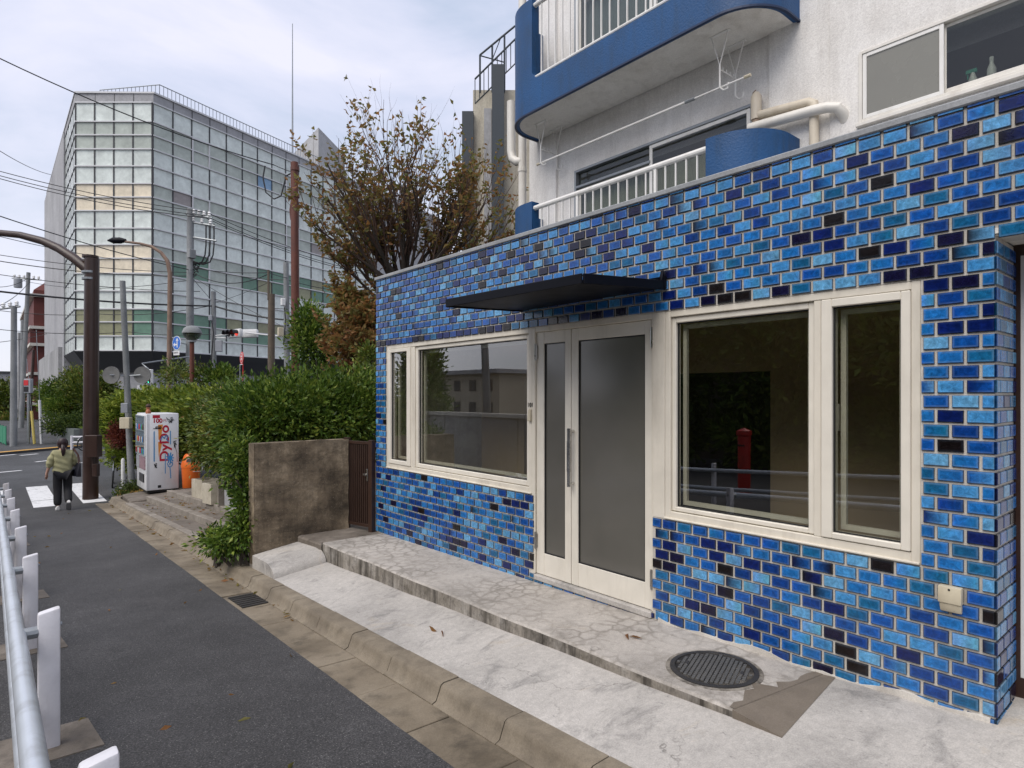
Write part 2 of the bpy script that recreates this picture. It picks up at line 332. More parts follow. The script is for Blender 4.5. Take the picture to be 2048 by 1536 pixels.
# ================================================================== GROUND
def asphalt(name, base=(0.056, 0.054, 0.0545), sp=0.6):
    m = NT(name); p = m.pos()
    a = m.noise(p, 0.55, 5, 0.6); b = m.noise(p, 5.0, 5, 0.6); f = m.noise(p, 105.0, 3, 0.75)
    col = m.mix(1.0, base, m.ramp(a, [(0.28, 0.55), (0.5, 0.95), (0.72, 1.35)]), 'MULTIPLY')
    col = m.mix(1.0, col, m.ramp(b, [(0.3, 0.84), (0.7, 1.14)]), 'MULTIPLY')
    col = m.mix(1.0, col, m.ramp(f, [(0.30, 0.18), (0.52, 0.9), (0.72, 2.5)]), 'MULTIPLY')
    v = m.n('ShaderNodeTexVoronoi', feature='F1'); v.inputs['Scale'].default_value = 95; m.l(p, v.inputs['Vector'])
    s_ = m.ramp(v.outputs['Distance'], [(0.16, sp), (0.30, 0.0)]); r = m.n('ShaderNodeSeparateColor'); m.l(v.outputs['Color'], r.inputs[0])
    s_ = m.math('MULTIPLY', s_, m.ramp(r.outputs[0], [(0.80, 0.0), (0.86, 1.0)]))
    col = m.mix(s_, col, (0.34, 0.33, 0.31)); m.set(col, 0.78); m.bump(f, 0.55, 0.006); return m.mat
M['asphalt'] = asphalt('asphalt')
M['far_asphalt'] = asphalt('far_asphalt', (0.058, 0.060, 0.064), 0.3)
def roadpaint(name, c):
    m = NT(name); p = m.pos(); n1 = m.noise(p, 9, 7, 0.72); col = m.mix(m.ramp(n1, [(0.53, 0.0), (0.68, 0.75)]), c, (0.07, 0.07, 0.07)); m.set(col, 0.6); return m.mat
M['road_white'] = roadpaint('white_road_paint', (0.72, 0.72, 0.72))
M['road_yellow'] = roadpaint('yellow_road_paint', (0.55, 0.30, 0.06))

def zr(y): return -1.64 - 0.0525 * y if y < 17 else -2.5325
def kx(y): return 2.01 + 0.0125 * (y - 2.1)
def kz(y): return (-1.535 - 0.0525 * y) if y < 17 else -2.4275

def sheet(name, xs, ys, zf, mat, kind='structure', parent=None, thick=0.0):
    mb = MB(); nx, ny = len(xs), len(ys)
    vs_ = [(x, y, zf(x, y)) for y in ys for x in xs]
    mb.add(vs_, [(j*nx+i, j*nx+i+1, (j+1)*nx+i+1, (j+1)*nx+i) for j in range(ny-1) for i in range(nx-1)])
    return mb.build(name, mat, parent, kind=kind, smooth=True)

# base ground that reaches the horizon
gmb = MB()
xs = [-900, -200, -60, -8.0, 60, 200, 900]; ys = [-300, -60, -8, 0, 17.2, 40, 120, 400, 1500]
gz = lambda x, y: (-1.64 - 0.0525 * min(max(y, -60), 17.2)) - 0.06
sheet('ground', xs, ys, gz, M['far_asphalt'])
mb = MB(); ysl = [-12, -6, -3, 0, 1.5, 3, 5, 8, 11, 14, 17.0, 17.3, 19, 21]
rows = [[(x, y, zr(y)) for x in (-7.5, -3, -0.6, 0.6, kx(y) - 0.331 if y <= 17 else (2.1 if y < 18 else 2.4))] for y in ysl]
mb.add([q for r in rows for q in r], [(j*5+i, j*5+i+1, (j+1)*5+i+1, (j+1)*5+i) for j in range(len(ysl)-1) for i in range(4)])
road = mb.build('street', M['asphalt'], kind='structure', smooth=True)
sheet('cross_street', [-60, -8, 2.4, 8, 60], [17.02, 19, 30, 60, 140], lambda x, y: -2.5365, M['far_asphalt'])

# far pavement beyond the crossing (its kerb runs askew to our street)
fp = MB(); a0 = (-6.0, 29.2); b0 = (30.0, 56.2)
fp.hexa([(a0[0], a0[1], -2.6), (b0[0], b0[1], -2.6), (30, 140, -2.6), (-6, 140, -2.6), (a0[0], a0[1], -2.44), (b0[0], b0[1], -2.44), (30, 140, -2.44), (-6, 140, -2.44)])
farpave = fp.build('far_pavement', M['far_asphalt'], kind='structure')
yk = MB(); d = Vector((0.8, 0.6, 0)); nrm = Vector((-0.6, 0.8, 0)); p0 = Vector((-0.9, 33.02, -2.433))
def strip(mb, p, dirv, nv, l, w, h=0.004): 
    q = [p, p + dirv*l, p + dirv*l + nv*w, p + nv*w]; mb.hexa([v_ for v_ in q] + [v_ + Vector((0,0,h)) for v_ in q])
strip(yk, p0 + nrm*0.02, d, nrm, 7.6, 0.42); yk.build('yellow_kerb_band', M['road_yellow'], farpave)
for i, (px, py, ln) in enumerate([(0, 912, 0.7), (44, 911, 0.75), (198, 902, 0.6), (-60, 915, 0.8)]):
    q = at(px, py, 2.5325 * 1240 / (py - 790)); q.z = -2.5335
    mb = MB(); strip(mb, q, d, nrm, ln, 0.16); mb.build('edge_line', M['road_white'], road)
for i, (p1, p2) in enumerate([((-40, 949), (45, 941)), ((75, 924), (118, 919)), ((150, 927), (170, 925))]):
    q1 = at(*p1, 2.5325 * 1240 / (p1[1] - 790)); q2 = at(*p2, 2.5325 * 1240 / (p2[1] - 790)); q1.z = q2.z = -2.5335
    dv = (q2 - q1); l_ = dv.length; dv.normalize(); mb = MB(); strip(mb, q1, dv, Vector((-dv.y, dv.x, 0)), l_, 0.15); mb.build('lane_line', M['road_white'], road)
# zebra stripes at the end of the pavement
for i in range(-5, 2):
    x0 = 0.74 + 0.92 * i
    for (ya, yb) in ((17.55, 18.62), (18.68, 21.6)):
        mb = MB(); mb.hexa([(x0, ya, -2.5325), (x0 + 0.47, ya, -2.5325), (x0 + 0.47, yb, -2.5325), (x0, yb, -2.5325), (x0, ya, -2.5285), (x0 + 0.47, ya, -2.5285), (x0 + 0.47, yb, -2.5285), (x0, yb, -2.5285)])
        mb.build('crosswalk_stripe', M['road_white'], road)
# concrete pads round the guard rail posts
for y in (0.0, 2.05, 4.1, 6.1, 8.05, 10.0, 12.0, 14.0):
    mb = MB(); q = [(-0.55, y - 0.20), (0.46, y - 0.22), (0.43, y + 0.21), (-0.55, y + 0.24)]
    mb.hexa([(a_, b_, zr(b_) - 0.05) for a_, b_ in q] + [(a_, b_, zr(b_) + 0.006) for a_, b_ in q]); mb.build('concrete_pad', M['step'], road)

# gutter slabs and kerb stones, 0.6 m each
gut = bpy.data.objects.new('gutter', None); COL.objects.link(gut); gut['kind'] = 'structure'
krb = bpy.data.objects.new('kerb', None); COL.objects.link(krb); krb['kind'] = 'structure'
y = 2.88 - 0.6 * 7; n = 0
bed = MB()
bed.add([(kx(a_) + dx, a_, (zr(a_) - 0.03)) for a_ in (-3, 3, 10, 17.2) for dx in (-0.35, 0.16)], [(0, 1, 3, 2), (2, 3, 5, 4), (4, 5, 7, 6)])
bed.build('bedding', M['soil'], gut)
while y < 17.0:
    ya, yb = y + 0.004, y + 0.596
    j = random.uniform(-0.003, 0.003)
    if abs(y - (2.88 + 0.6 * 5)) < 0.01:
        pass
    else:
        mb = MB(); q = [(kx(ya) - 0.335, ya), (kx(ya) - 0.012, ya), (kx(yb) - 0.012, yb), (kx(yb) - 0.335, yb)]
        mb.hexa([(a_, b_, zr(b_) - 0.06) for a_, b_ in q] + [(q[0][0], ya, zr(ya) + 0.001 + j), (q[1][0], ya, zr(ya) - 0.006 + j), (q[2][0], yb, zr(yb) - 0.006 + j), (q[3][0], yb, zr(yb) + 0.001 + j)])
        mb.build('gutter_slab', M['gutter'], gut, bevel=0.004)
    mb = MB(); prof = [(-0.055, -0.16), (-0.055, -0.103), (-0.028, -0.092), (-0.004, -0.035), (0.006, -0.010), (0.024, 0.0), (0.135, 0.002), (0.135, -0.16)]
    ks, ke = y + 0.18 + 0.004, y + 0.18 + 0.596
    vs_ = [(kx(t) + dx, t, kz(t) + dz + j * 1.5) for t in (ks, ke) for dx, dz in prof]; k8 = len(prof)
    mb.add(vs_, [tuple(range(k8)), tuple(range(2*k8-1, k8-1, -1))] + [(i, (i+1) % k8, k8 + (i+1) % k8, k8 + i) for i in range(k8)])
    mb.build('kerb_stone', M['kerb'], krb, smooth=True, angle=50)
    y += 0.6; n += 1
# rounded kerb at the street corner by the vending machine
cm = MB(); cx, cy, r0 = kx(17.1) + 0.9, 17.05, 0.9
pts = [(cx + math.cos(a_) * r0, cy + math.sin(a_) * r0) for a_ in np.linspace(math.pi, math.pi * 0.5, 8)] + [(cx + 8, cy + r0 + 1.2)]
inn = [(cx + math.cos(a_) * (r0 - 0.14), cy + math.sin(a_) * (r0 - 0.14)) for a_ in np.linspace(math.pi, math.pi * 0.5, 8)] + [(cx + 8, cy + r0 + 1.06)]
for i in range(len(pts) - 1):
    q = [pts[i], pts[i+1], inn[i+1], inn[i]]; cm.hexa([(a_, b_, -2.6) for a_, b_ in q] + [(a_, b_, -2.43) for a_, b_ in q])
cm.build('corner_kerb', M['kerb'], krb)
# yellow tactile strip on the corner pavement
mb = MB(); mb.box(2.45, 3.5, 17.9, 18.5, -2.54, -2.425); mb.build('tactile_strip', M['road_yellow'], krb)
# iron lid in the gutter
dc = thing('drain_cover', 'small black iron drain lid set in the brown gutter beside the kerb', 'drain', (kx(6.18) - 0.17, 6.18, zr(6.18)), 0.0)
dc.rotation_euler = (-math.atan(0.0525), 0, 0)
MB().box(-0.155, 0.150, -0.29, 0.29, -0.05, -0.008).build('frame', M['gutter'], dc)
for i in range(7): MB().box(-0.12, 0.115, -0.23 + i * 0.07, -0.23 + i * 0.07 + 0.045, -0.0075, 0.002).build('bar', M['iron'], dc)

# pale concrete apron between kerb and shop
def za(x, y):
    k = kx(y) + 0.13; zk = kz(y) + 0.0; z2 = -1.50 - 0.0455 * y; z3 = -1.463 - 0.045 * y
    if x <= k: return zk
    if x < 2.77: return zk + (z2 - zk) * (x - k) / (2.77 - k)
    return z2 + (z3 - z2) * (x - 2.77) / 0.73
mb = MB(); ysl = list(np.linspace(-6, 7.2, 45)); rows = []
for y in ysl:
    xs_ = [kx(y) + 0.132, 2.4, 2.6, 2.77, 3.1, 3.5, 4.2]; rows.append([(x, y, za(x, y)) for x in xs_])
mb.add([q for r in rows for q in r], [(j*7+i, j*7+i+1, (j+1)*7+i+1, (j+1)*7+i) for j in range(len(ysl)-1) for i in range(6)])
apron = mb.build('concrete_apron', M['apron'], kind='structure', smooth=True)

# raised platform along the shop front
def zp(y): return -1.506 - 0.016 * y
plat = bpy.data.objects.new('step_platform', None); COL.objects.link(plat); plat['kind'] = 'structure'
mb = MB(); ys_ = list(np.linspace(1.62, 6.5, 24)); mb.add([(2.777, 1.62, zp(1.62)), (3.52, 1.50, zp(1.5)), (3.52, 1.62, zp(1.62))], [(0, 1, 2)], 0)
for j in range(len(ys_)-1):
    a_, b_ = ys_[j], ys_[j+1]; f0, f1 = 2.765 + 0.006*math.sin(a_*5), 2.765 + 0.006*math.sin(b_*5)
    mb.add([(f0+0.012, a_, zp(a_)), (3.52, a_, zp(a_)), (3.52, b_, zp(b_)), (f1+0.012, b_, zp(b_))], [(0, 1, 2, 3)], 0)
    mb.add([(f0+0.012, a_, zp(a_)), (f1+0.012, b_, zp(b_)), (f1, b_, zp(b_)-0.012), (f0, a_, zp(a_)-0.012)], [(0, 1, 2, 3)], 0)
    mb.add([(f0, a_, zp(a_)-0.012), (f1, b_, zp(b_)-0.012), (f1-0.01, b_, -2.05), (f0-0.01, a_, -2.05)], [(0, 1, 2, 3)], 1)
mb.add([(2.76, 6.5, zp(6.5)), (3.52, 6.5, zp(6.5)), (3.52, 6.5, -2.1), (2.76, 6.5, -2.1)], [(0, 1, 2, 3)], 1)
mb.build('platform_slab', [M['platform_top'], M['platform_side']], plat)
# brown cement wedge that runs the platform out into the apron
mb = MB()
A = (3.52, 1.44); B = (2.76, 1.37); C = (2.765, 1.62); D = (3.52, 1.50)
mb.add([(A[0], A[1], za(*A)+0.003), (B[0], B[1], za(*B)+0.003), (C[0], C[1], zp(1.62)), (D[0], D[1], zp(1.50)), (C[0], C[1], -1.75), (B[0], B[1], -1.75)], [(0, 1, 2, 3), (1, 5, 4, 2)])
mb.build('cement_wedge', M['patch'], plat)
rgw = random.Random(4); mb = MB(); nw = 14; V = []
for i in range(nw + 1):
    t = i / nw; cx_, cy_ = C[0] + (D[0]-C[0])*t, C[1] + (D[1]-C[1])*t; e_ = max(0.0, rgw.gauss(0.05, 0.035)) * (0.4 + math.sin(t*math.pi)); V += [(cx_ + 0.012, cy_ - 0.004, zp(cy_) + 0.002), (cx_ + 0.012, cy_ + e_, zp(cy_ + e_) + 0.003)]
mb.add(V, [(2*i, 2*i+2, 2*i+3, 2*i+1) for i in range(nw)]); mb.build('ragged_cement_edge', M['patch'], plat)
# lower cement landing in front of the gate
mb = MB(); q = [(2.74, 6.5), (3.62, 6.5), (3.62, 7.4), (2.70, 7.05)]
mb.hexa([(a_, b_, -2.1) for a_, b_ in q] + [(a_, b_, zp(6.6) - 0.008) for a_, b_ in q]); mb.build('gate_landing', M['step'], plat, bevel=0.015)
# small rounded ramp block against the garden wall
mb = MB(); prof = [(6.36, 0.0)] + [(6.36 + 0.30 * (1 - math.cos(t)), 0.135 * math.sin(t)) for t in np.linspace(0.25, math.pi/2, 7)] + [(7.04, 0.145)]
n_ = len(prof); L_, R_ = [], []
for yy, h in prof: L_.append((2.20, yy, za(2.20, yy) + h)); R_.append((2.752, yy, za(2.752, yy) + h))
Lb = [(2.20, yy, za(2.2, yy) - 0.05) for yy, h in prof]; Rb = [(2.752, yy, za(2.752, yy) - 0.05) for yy, h in prof]
mb.add(L_ + R_ + Lb + Rb, [(i, i+1, n_+i+1, n_+i) for i in range(n_-1)] + [(i, 2*n_+i, 2*n_+i+1, i+1) for i in range(n_-1)] + [(n_+i, n_+i+1, 3*n_+i+1, 3*n_+i) for i in range(n_-1)])
tag(mb.build('ramp_block', M['apron'], smooth=True, angle=40), 'small rounded pale concrete ramp block against the old garden wall', 'block')

# manhole cover
mh = thing('manhole_cover', 'round black iron manhole cover with a square grid, set in the platform', 'manhole', (3.10, 1.93, zp(1.93)))
mh.rotation_euler = (-0.016, 0, 0.35)
MB().lathe([(0.262, -0.03), (0.262, 0.003), (0.240, 0.003)], n=40).build('ring', M['platform_side'], mh, smooth=True)
MB().lathe([(0.238, -0.03), (0.238, 0.008), (0.212, 0.010), (0.210, 0.003), (0.0, 0.003)], n=40).build('lid', M['iron'], mh, smooth=True)
sm = MB(); pch = 0.0245
for i in range(-9, 10):
    for j in range(-9, 10):
        x_, y_ = i * pch, j * pch
        if x_*x_ + y_*y_ < 0.197**2: sm.box(x_-0.0085, x_+0.0085, y_-0.0085, y_+0.0085, 0.002, 0.0095)
M['iron_stud'] = paint('worn_iron_stud', (0.10, 0.098, 0.095), 0.5, 0.2, 20)
sm.build('grid_stud', M['iron_stud'], mh, kind='stuff')
for s_ in (-1, 1): MB().obox((0, s_*0.15, 0.008), (0.05, 0.02, 0.008)).build('lifting_slot', M['iron'], mh, bevel=0.003)

# old steps up to the garden
stp = bpy.data.objects.new('garden_steps', None); COL.objects.link(stp); stp['kind'] = 'structure'
SX = [2.215, 2.62, 3.02, 3.46]; SZ = [-1.505, -1.405, -1.315]
def zs_(k, y): return SZ[k] - 0.0525 * y
for k in range(3):
    xa, xb = SX[k], SX[k+1] + (0.0 if k < 2 else 2.5); ya, yb = 7.0, (15.6, 15.6, 15.6)[k]
    nst = 9; L1 = (yb - ya) / nst
    for i in range(nst):
        a_, b_ = ya + i*L1 + 0.003, ya + (i+1)*L1 - 0.003; q = [(xa, a_), (xa+0.115, a_), (xa+0.115, b_), (xa, b_)]; jj = random.uniform(-0.004, 0.004)
        mb = MB(); mb.hexa([(x, y, zs_(k, y)-0.16) for x, y in q] + [(x, y, zs_(k, y)+jj) for x, y in q]); mb.build('edge_stone', M['step_edge'], stp, bevel=0.008)
    mb = MB(); q = [(xa+0.112, ya), (xb+0.02, ya), (xb+0.02, yb), (xa+0.112, yb)]
    mb.hexa([(x, y, zs_(k, y)-0.3) for x, y in q] + [(x, y, zs_(k, y)-0.008) for x, y in q]); mb.build('tread', M['step'], stp)
mb = MB(); q = [(kx(7)+0.13, 6.98), (SX[0]+0.02, 6.98), (SX[0]+0.06, 15.6), (kx(15.6)+0.13, 15.6)]
mb.hexa([(x, y, kz(y)-0.2) for x, y in q] + [(x, y, kz(y)-0.012) for x, y in q]); mb.build('strip_behind_kerb', M['step'], stp)
# slab under the vending machine with its sloping flank
mb = MB(); q = [(kx(16)+0.13, 15.6), (4.6, 15.3), (4.6, 18.3), (kx(17)+0.2, 17.2)]
mb.hexa([(x, y, -2.7) for x, y in q] + [(q[0][0], q[0][1], -2.30), (q[1][0], q[1][1], -2.13), (q[2][0], q[2][1], -2.29), (q[3][0], q[3][1], -2.36)])
mb.build('machine_slab', M['step'], stp, bevel=0.02)
mb = MB(); mb.add([(3.4, 6.9, -1.75), (14, 7.6, -1.5), (14, 17.5, -1.9), (3.4, 17.5, -2.27), (3.4, 7.3, -1.66)], [(0, 1, 2, 3)]); mb.build('garden_bed', M['soil'], kind='structure')
# ================================================================== APARTMENT BUILDING WITH BLUE TILED SHOP FRONT
bld = thing('apartment_building', 'white rendered apartment building with blue balconies and a blue tiled shop front', 'building', (0, 0, 0))
def tile_material():
    m = NT('glazed_blue_tile'); a = m.n('ShaderNodeAttribute', attribute_name='tint'); uv = m.n('ShaderNodeUVMap')
    p = m.pos(); n1 = m.noise(p, 42, 4, 0.65, 0.6); n2 = m.noise(p, 9, 3, 0.5); n3 = m.noise(p, 210, 2, 0.6)
    col = m.mix(1.0, a.outputs['Color'], m.ramp(n1, [(0.25, 0.52), (0.5, 0.98), (0.75, 1.6)]), 'MULTIPLY')
    col = m.mix(1.0, col, m.ramp(n3, [(0.3, 0.86), (0.7, 1.14)]), 'MULTIPLY')
    s = m.n('ShaderNodeSeparateXYZ'); m.l(uv.outputs[0], s.inputs[0])
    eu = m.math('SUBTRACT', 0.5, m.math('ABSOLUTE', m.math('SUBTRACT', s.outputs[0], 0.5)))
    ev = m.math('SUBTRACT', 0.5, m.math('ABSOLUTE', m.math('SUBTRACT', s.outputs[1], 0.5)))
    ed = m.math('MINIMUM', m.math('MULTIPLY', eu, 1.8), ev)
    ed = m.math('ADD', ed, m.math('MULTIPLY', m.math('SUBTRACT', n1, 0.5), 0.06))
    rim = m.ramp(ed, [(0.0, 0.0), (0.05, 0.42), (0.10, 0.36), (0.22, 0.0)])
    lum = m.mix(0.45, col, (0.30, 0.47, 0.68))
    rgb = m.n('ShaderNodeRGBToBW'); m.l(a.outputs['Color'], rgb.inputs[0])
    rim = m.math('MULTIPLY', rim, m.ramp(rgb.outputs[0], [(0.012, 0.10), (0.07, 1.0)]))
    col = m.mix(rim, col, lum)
    m.set(col, m.math('MULTIPLY_ADD', n2, 0.22, 0.04), None, 0.5); m.bump(m.math('ADD', n1, m.math('MULTIPLY', n3, 0.3)), 0.2, 0.004)
    return m.mat
M['tile'] = tile_material()
PAL = [((100, 164, 210), 11), ((70, 144, 204), 18), ((34, 112, 184), 24), ((20, 86, 168), 19), ((26, 102, 150), 12), ((15, 62, 136), 10), ((12, 32, 98), 7), ((20, 18, 54), 3), ((24, 18, 20), 4)]
PAL = [(tuple(q * 0.76 for q in lin(*c_)), w) for c_, w in PAL]; PW = [w for _, w in PAL]
def tile_geo(w, h, c0, c1, vert=False):
    """w x h glazed tile facing -X, centred; returns verts, faces, per-corner colours, uv"""
    b = 0.0035; hw, hh = w/2, h/2
    vs_ = [(0.0, -hw, -hh), (0.0, hw, -hh), (0.0, hw, hh), (0.0, -hw, hh)]
    vs_ += [(-0.0075, y, z) for _, y, z in vs_[:4]]
    vs_ += [(-0.0115, -hw+b, -hh+b), (-0.0115, hw-b, -hh+b), (-0.0115, hw-b, hh-b), (-0.0115, -hw+b, hh-b)]
    fs = [(8, 11, 10, 9)]
    for i in range(4):
        j = (i+1) % 4; fs += [(i, j, 4+j, 4+i)[::-1], (4+i, 4+j, 8+j, 8+i)[::-1]]
    cols = []; uvs = []
    for fi, f in enumerate(fs):
        for v in f:
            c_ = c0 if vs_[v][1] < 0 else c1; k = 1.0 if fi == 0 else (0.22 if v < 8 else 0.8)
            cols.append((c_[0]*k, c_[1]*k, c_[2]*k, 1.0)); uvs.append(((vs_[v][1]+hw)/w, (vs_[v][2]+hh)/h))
    return vs_, fs, cols, uvs
def tile_mesh(name, parts):
    V, F, C_, U = [], [], [], []
    for vs_, fs, cols, uvs in parts:
        o = len(V); V += vs_; F += [tuple(i+o for i in f) for f in fs]; C_ += cols; U += uvs
    me = bpy.data.meshes.new(name); me.from_pydata(V, [], F); me.update(); me.materials.append(M['tile'])
    at_ = me.color_attributes.new('tint', 'FLOAT_COLOR', 'CORNER'); at_.data.foreach_set('color', np.array(C_, dtype=np.float32).ravel())
    ul = me.uv_layers.new(name='UVMap'); ul.data.foreach_set('uv', np.array(U, dtype=np.float32).ravel())
    return me
def pick():
    c_ = random.choices(range(len(PAL)), PW)[0]; return c_
TW, TH, PY, PZ = 0.1050, 0.0580, 0.11844, 0.07035
ZT = 0.567
OPEN = [(3.875, 6.42, -0.84, 0.567), (2.655, 3.875, -1.503, 0.567), (1.04, 2.655, -0.84, 0.567), (-9, 0.745, -9, 0.727)]
tiles = []
for r in range(-11, 33):
    z1 = ZT - PZ * r; z0 = z1 - PZ; zc = (z0 + z1) / 2
    za_, zb_ = z0 + (PZ - TH)/2, z0 + (PZ + TH)/2
    if r == -11: pass
    off = 0.0 if r % 2 else 0.5
    for i in range(-22, 51):
        ya = 0.745 + (i + off) * PY; yb = ya + TW
        if r % 2 == 0 and i == -1 and zc < 0.727: ya, yb = 0.745, 0.745 + PY/2 - (PY - TW)
        if yb > 6.662: yb = 6.662
        if yb - ya < 0.02: continue
        segs = [(ya, yb)]; A, B = za_, zb_
        for (oy0, oy1, oz0, oz1) in OPEN:
            if zc < oz1 and zc > oz0:
                ns = []
                for s0, s1 in segs:
                    if s1 <= oy0 or s0 >= oy1: ns.append((s0, s1)); continue
                    if s0 < oy0 - 0.012: ns.append((s0, oy0 - 0.004))
                    if s1 > oy1 + 0.012: ns.append((oy1 + 0.004, s1))
                segs = ns
        for s0, s1 in segs:
            if zc < 0 and s0 < 3.87 and s1 > 2.66 and zc > -1.56: B = min(B, -1.506)
            if B - A < 0.018 or s1 - s0 < 0.015: continue
            if A < -1.66: continue
            tiles.append(((s0+s1)/2, (A+B)/2, s1-s0, B-A))
# sliver course under the coping
zt0 = ZT + PZ * 11 + 0.004
yy = 0.745 - 20 * PY
while yy < 6.6: tiles.append((yy + TW/2, (zt0 + 1.352)/2 , TW, max(0.012, 1.352 - zt0))); yy += PY
tiles = [t for t in tiles if t[0] > -1.2]
tiles.sort(key=lambda t: 3.5 * SN + t[0] * CS + abs(t[1]) * 0.05)
wallp = MB()
for bx_ in ((0.745, 6.66, 0.567, 1.352), (-2.5, 0.745, 0.727, 1.352), (0.745, 1.04, -2.0, 0.567), (1.04, 2.655, -2.0, -0.84), (2.655, 3.875, -2.0, -1.548), (3.875, 6.42, -2.0, -0.84), (6.42, 6.66, -2.0, 0.567)):
    wallp.box(3.506, 3.70, *bx_)
wallp.box(3.70, 3.845, 0.745, 0.95, -2.0, 0.727)      # return beside the doorway
wallp.box(3.70, 6.35, 6.44, 6.66, -2.0, 1.30)
wall = wallp.build('tiled_wall', M['grout'], bld)
variants = {}
def shade(c_, s_): return tuple(c_[q] * (1 + 0.16*math.sin(s_*2.1)) * (1 + 0.10*math.sin(s_*(3.7 + q))) for q in range(3))
def variant(ci, cj, s_):
    if (ci, cj, s_) not in variants: variants[(ci, cj, s_)] = tile_mesh('glazed_tile', [tile_geo(TW, TH, shade(PAL[ci][0], s_), shade(PAL[cj][0], s_ + 0.6))])
    return variants[(ci, cj, s_)]
rest = []; n_single = 0
for idx, (yc, zc, w, h) in enumerate(tiles):
    ci = pick(); cj = ci
    if random.random() < 0.07: cj = random.choice((6, 7, 8, 3))
    if zc > 0.55 and zc < 0.64 and random.random() < 0.55: ci = cj = random.choice((6, 7, 8, 5))
    rx, ry, rz_ = random.gauss(0, 0.006), random.gauss(0, 0.010), random.gauss(0, 0.010)
    if n_single < 296 and yc > 0.60:
        n_single += 1
        place('tile', variant(ci, cj, random.randint(0, 6)), (3.506, yc, zc), (rx, ry, rz_), wall, (1, w / TW, h / TH))
    else:
        sd_ = random.uniform(0, 9); vs_, fs, cols, uvs = tile_geo(w, h, shade(PAL[ci][0], sd_), shade(PAL[cj][0], sd_ + 0.6))
        vs_ = [(3.506 + x + y*rz_ + z*ry, yc + y - z*rx, zc + z + y*rx) for x, y, z in vs_]; rest.append((vs_, fs, cols, uvs))
# return face of the corner pillar (looks along -Y)
for r in range(-2, 31):
    z1 = ZT - PZ * r; zc = z1 - PZ/2
    if zc > 0.70: continue
    for i in range(-1, 4):
        xa = 3.494 + (i + (0.5 if r % 2 else 0.0)) * PY; xb = xa + TW
        if i == -1 or (i == 0 and r % 2 == 0): xa, xb = 3.4945, max(xb, 3.4945) if i == 0 else 3.4945 + PY/2 - 0.01
        if i == -1 and r % 2 == 0: continue
        xb = min(xb, 3.845)
        if xb - xa < 0.015: continue
        ci = pick(); vs_, fs, cols, uvs = tile_geo(xb - xa, TH, PAL[ci][0], PAL[ci][0])
        rest.append(([((xa+xb)/2 - y, 0.745 + x, zc + z) for x, y, z in vs_], fs, cols, uvs))
o = place('tile_field', tile_mesh('tile_field', rest), parent=wall); o['kind'] = 'stuff'

MB().box(3.484, 3.74, -2.5, 6.685, 1.354, 1.392).build('coping', M['coping'], bld, bevel=0.006)
MB().box(3.74, 6.35, -2.5, 6.66, 1.20, 1.30).build('flat_roof', M['coping'], bld)
# chipped cement skirting along the foot of the wall
mb = MB(); yl = list(np.linspace(0.76, 2.6, 38))
rs = [0.014 + 0.010*math.sin(y*7.3) + 0.008*math.sin(y*17+1) + 0.005*random.random() for y in yl]
for i in range(len(yl)-1):
    g = lambda y: za(3.5, y) if y < 1.45 else zp(y)
    mb.add([(3.487, yl[i], g(yl[i])-0.05), (3.487, yl[i+1], g(yl[i+1])-0.05), (3.490, yl[i+1], g(yl[i+1])+rs[i+1]), (3.490, yl[i], g(yl[i])+rs[i]), (3.51, yl[i+1], g(yl[i+1])+rs[i+1]+.004), (3.51, yl[i], g(yl[i])+rs[i]+.004)], [(0, 1, 2, 3), (3, 2, 4, 5)])
mb.build('cement_skirting', M['grout'], bld)

# ---- shop windows and doors
def ring(mb, y0, y1, z0, z1, w, xa, xb, m=0, wb=None, wt=None):
    wb = w if wb is None else wb; wt = w if wt is None else wt
    mb.box(xa, xb, y0, y0+w, z0, z1, m); mb.box(xa, xb, y1-w, y1, z0, z1, m)
    mb.box(xa, xb, y0+w, y1-w, z0, z0+wb, m); mb.box(xa, xb, y0+w, y1-w, z1-wt, z1, m)
def shop_window(y0, y1, z0, z1, mulls, lights, nm):
    wn_ = thing_part('window', bld)
    mb = MB(); ring(mb, y0, y1, z0, z1, 0.042, 3.508, 3.60, wb=0.055)
    for a_, b_ in mulls: mb.box(3.511, 3.60, a_, b_, z0+0.0555, z1-0.0425)
    mb.box(3.492, 3.51, y0+0.002, y1-0.002, z0+0.002, z0+0.014)
    mb.build('frame', M['cream'], wn_, bevel=0.003)
    for (s0, s1, t0, t1, p0, p1, q0, q1, proud) in lights:
        xa = 3.500 if proud else 3.526
        mb = MB(); mb.box(xa, 3.585, s0, p0, t0, t1); mb.box(xa, 3.585, p1, s1, t0, t1); mb.box(xa, 3.585, p0, p1, t0, q0); mb.box(xa, 3.585, p0, p1, q1, t1)
        mb.build('sash', M['cream_light'], wn_, bevel=0.004)
        mb = MB(); ring(mb, p0+0.0005, p1-0.0005, q0+0.0005, q1-0.0005, 0.007, xa+0.022, xa+0.034); mb.build('gasket', M['gasket'], wn_)
        mb = MB(); ring(mb, p0+0.008, p1-0.008, q0+0.008, q1-0.008, 0.028, 3.600, 3.625); mb.build('inner_bead', M['cream_light'], wn_)
        MB().box(xa+0.030, xa+0.036, p0+0.003, p1-0.003, q0+0.003, q1-0.003).build('pane', M['clear_glass'], wn_)
    return wn_
def thing_part(name, parent, label=None):
    o = bpy.data.objects.new(name, None); COL.objects.link(o); o.parent = parent; o.empty_display_size = 0.05
    if label: o['label'] = label
    return o
w1 = shop_window(3.908, 6.42, -0.84, 0.567, [(5.81, 5.89)], [(5.89, 6.374, -0.78, 0.522, 5.965, 6.325, -0.735, 0.482, True), (3.952, 5.81, -0.78, 0.522, 3.995, 5.772, -0.737, 0.485, False)], 'a')
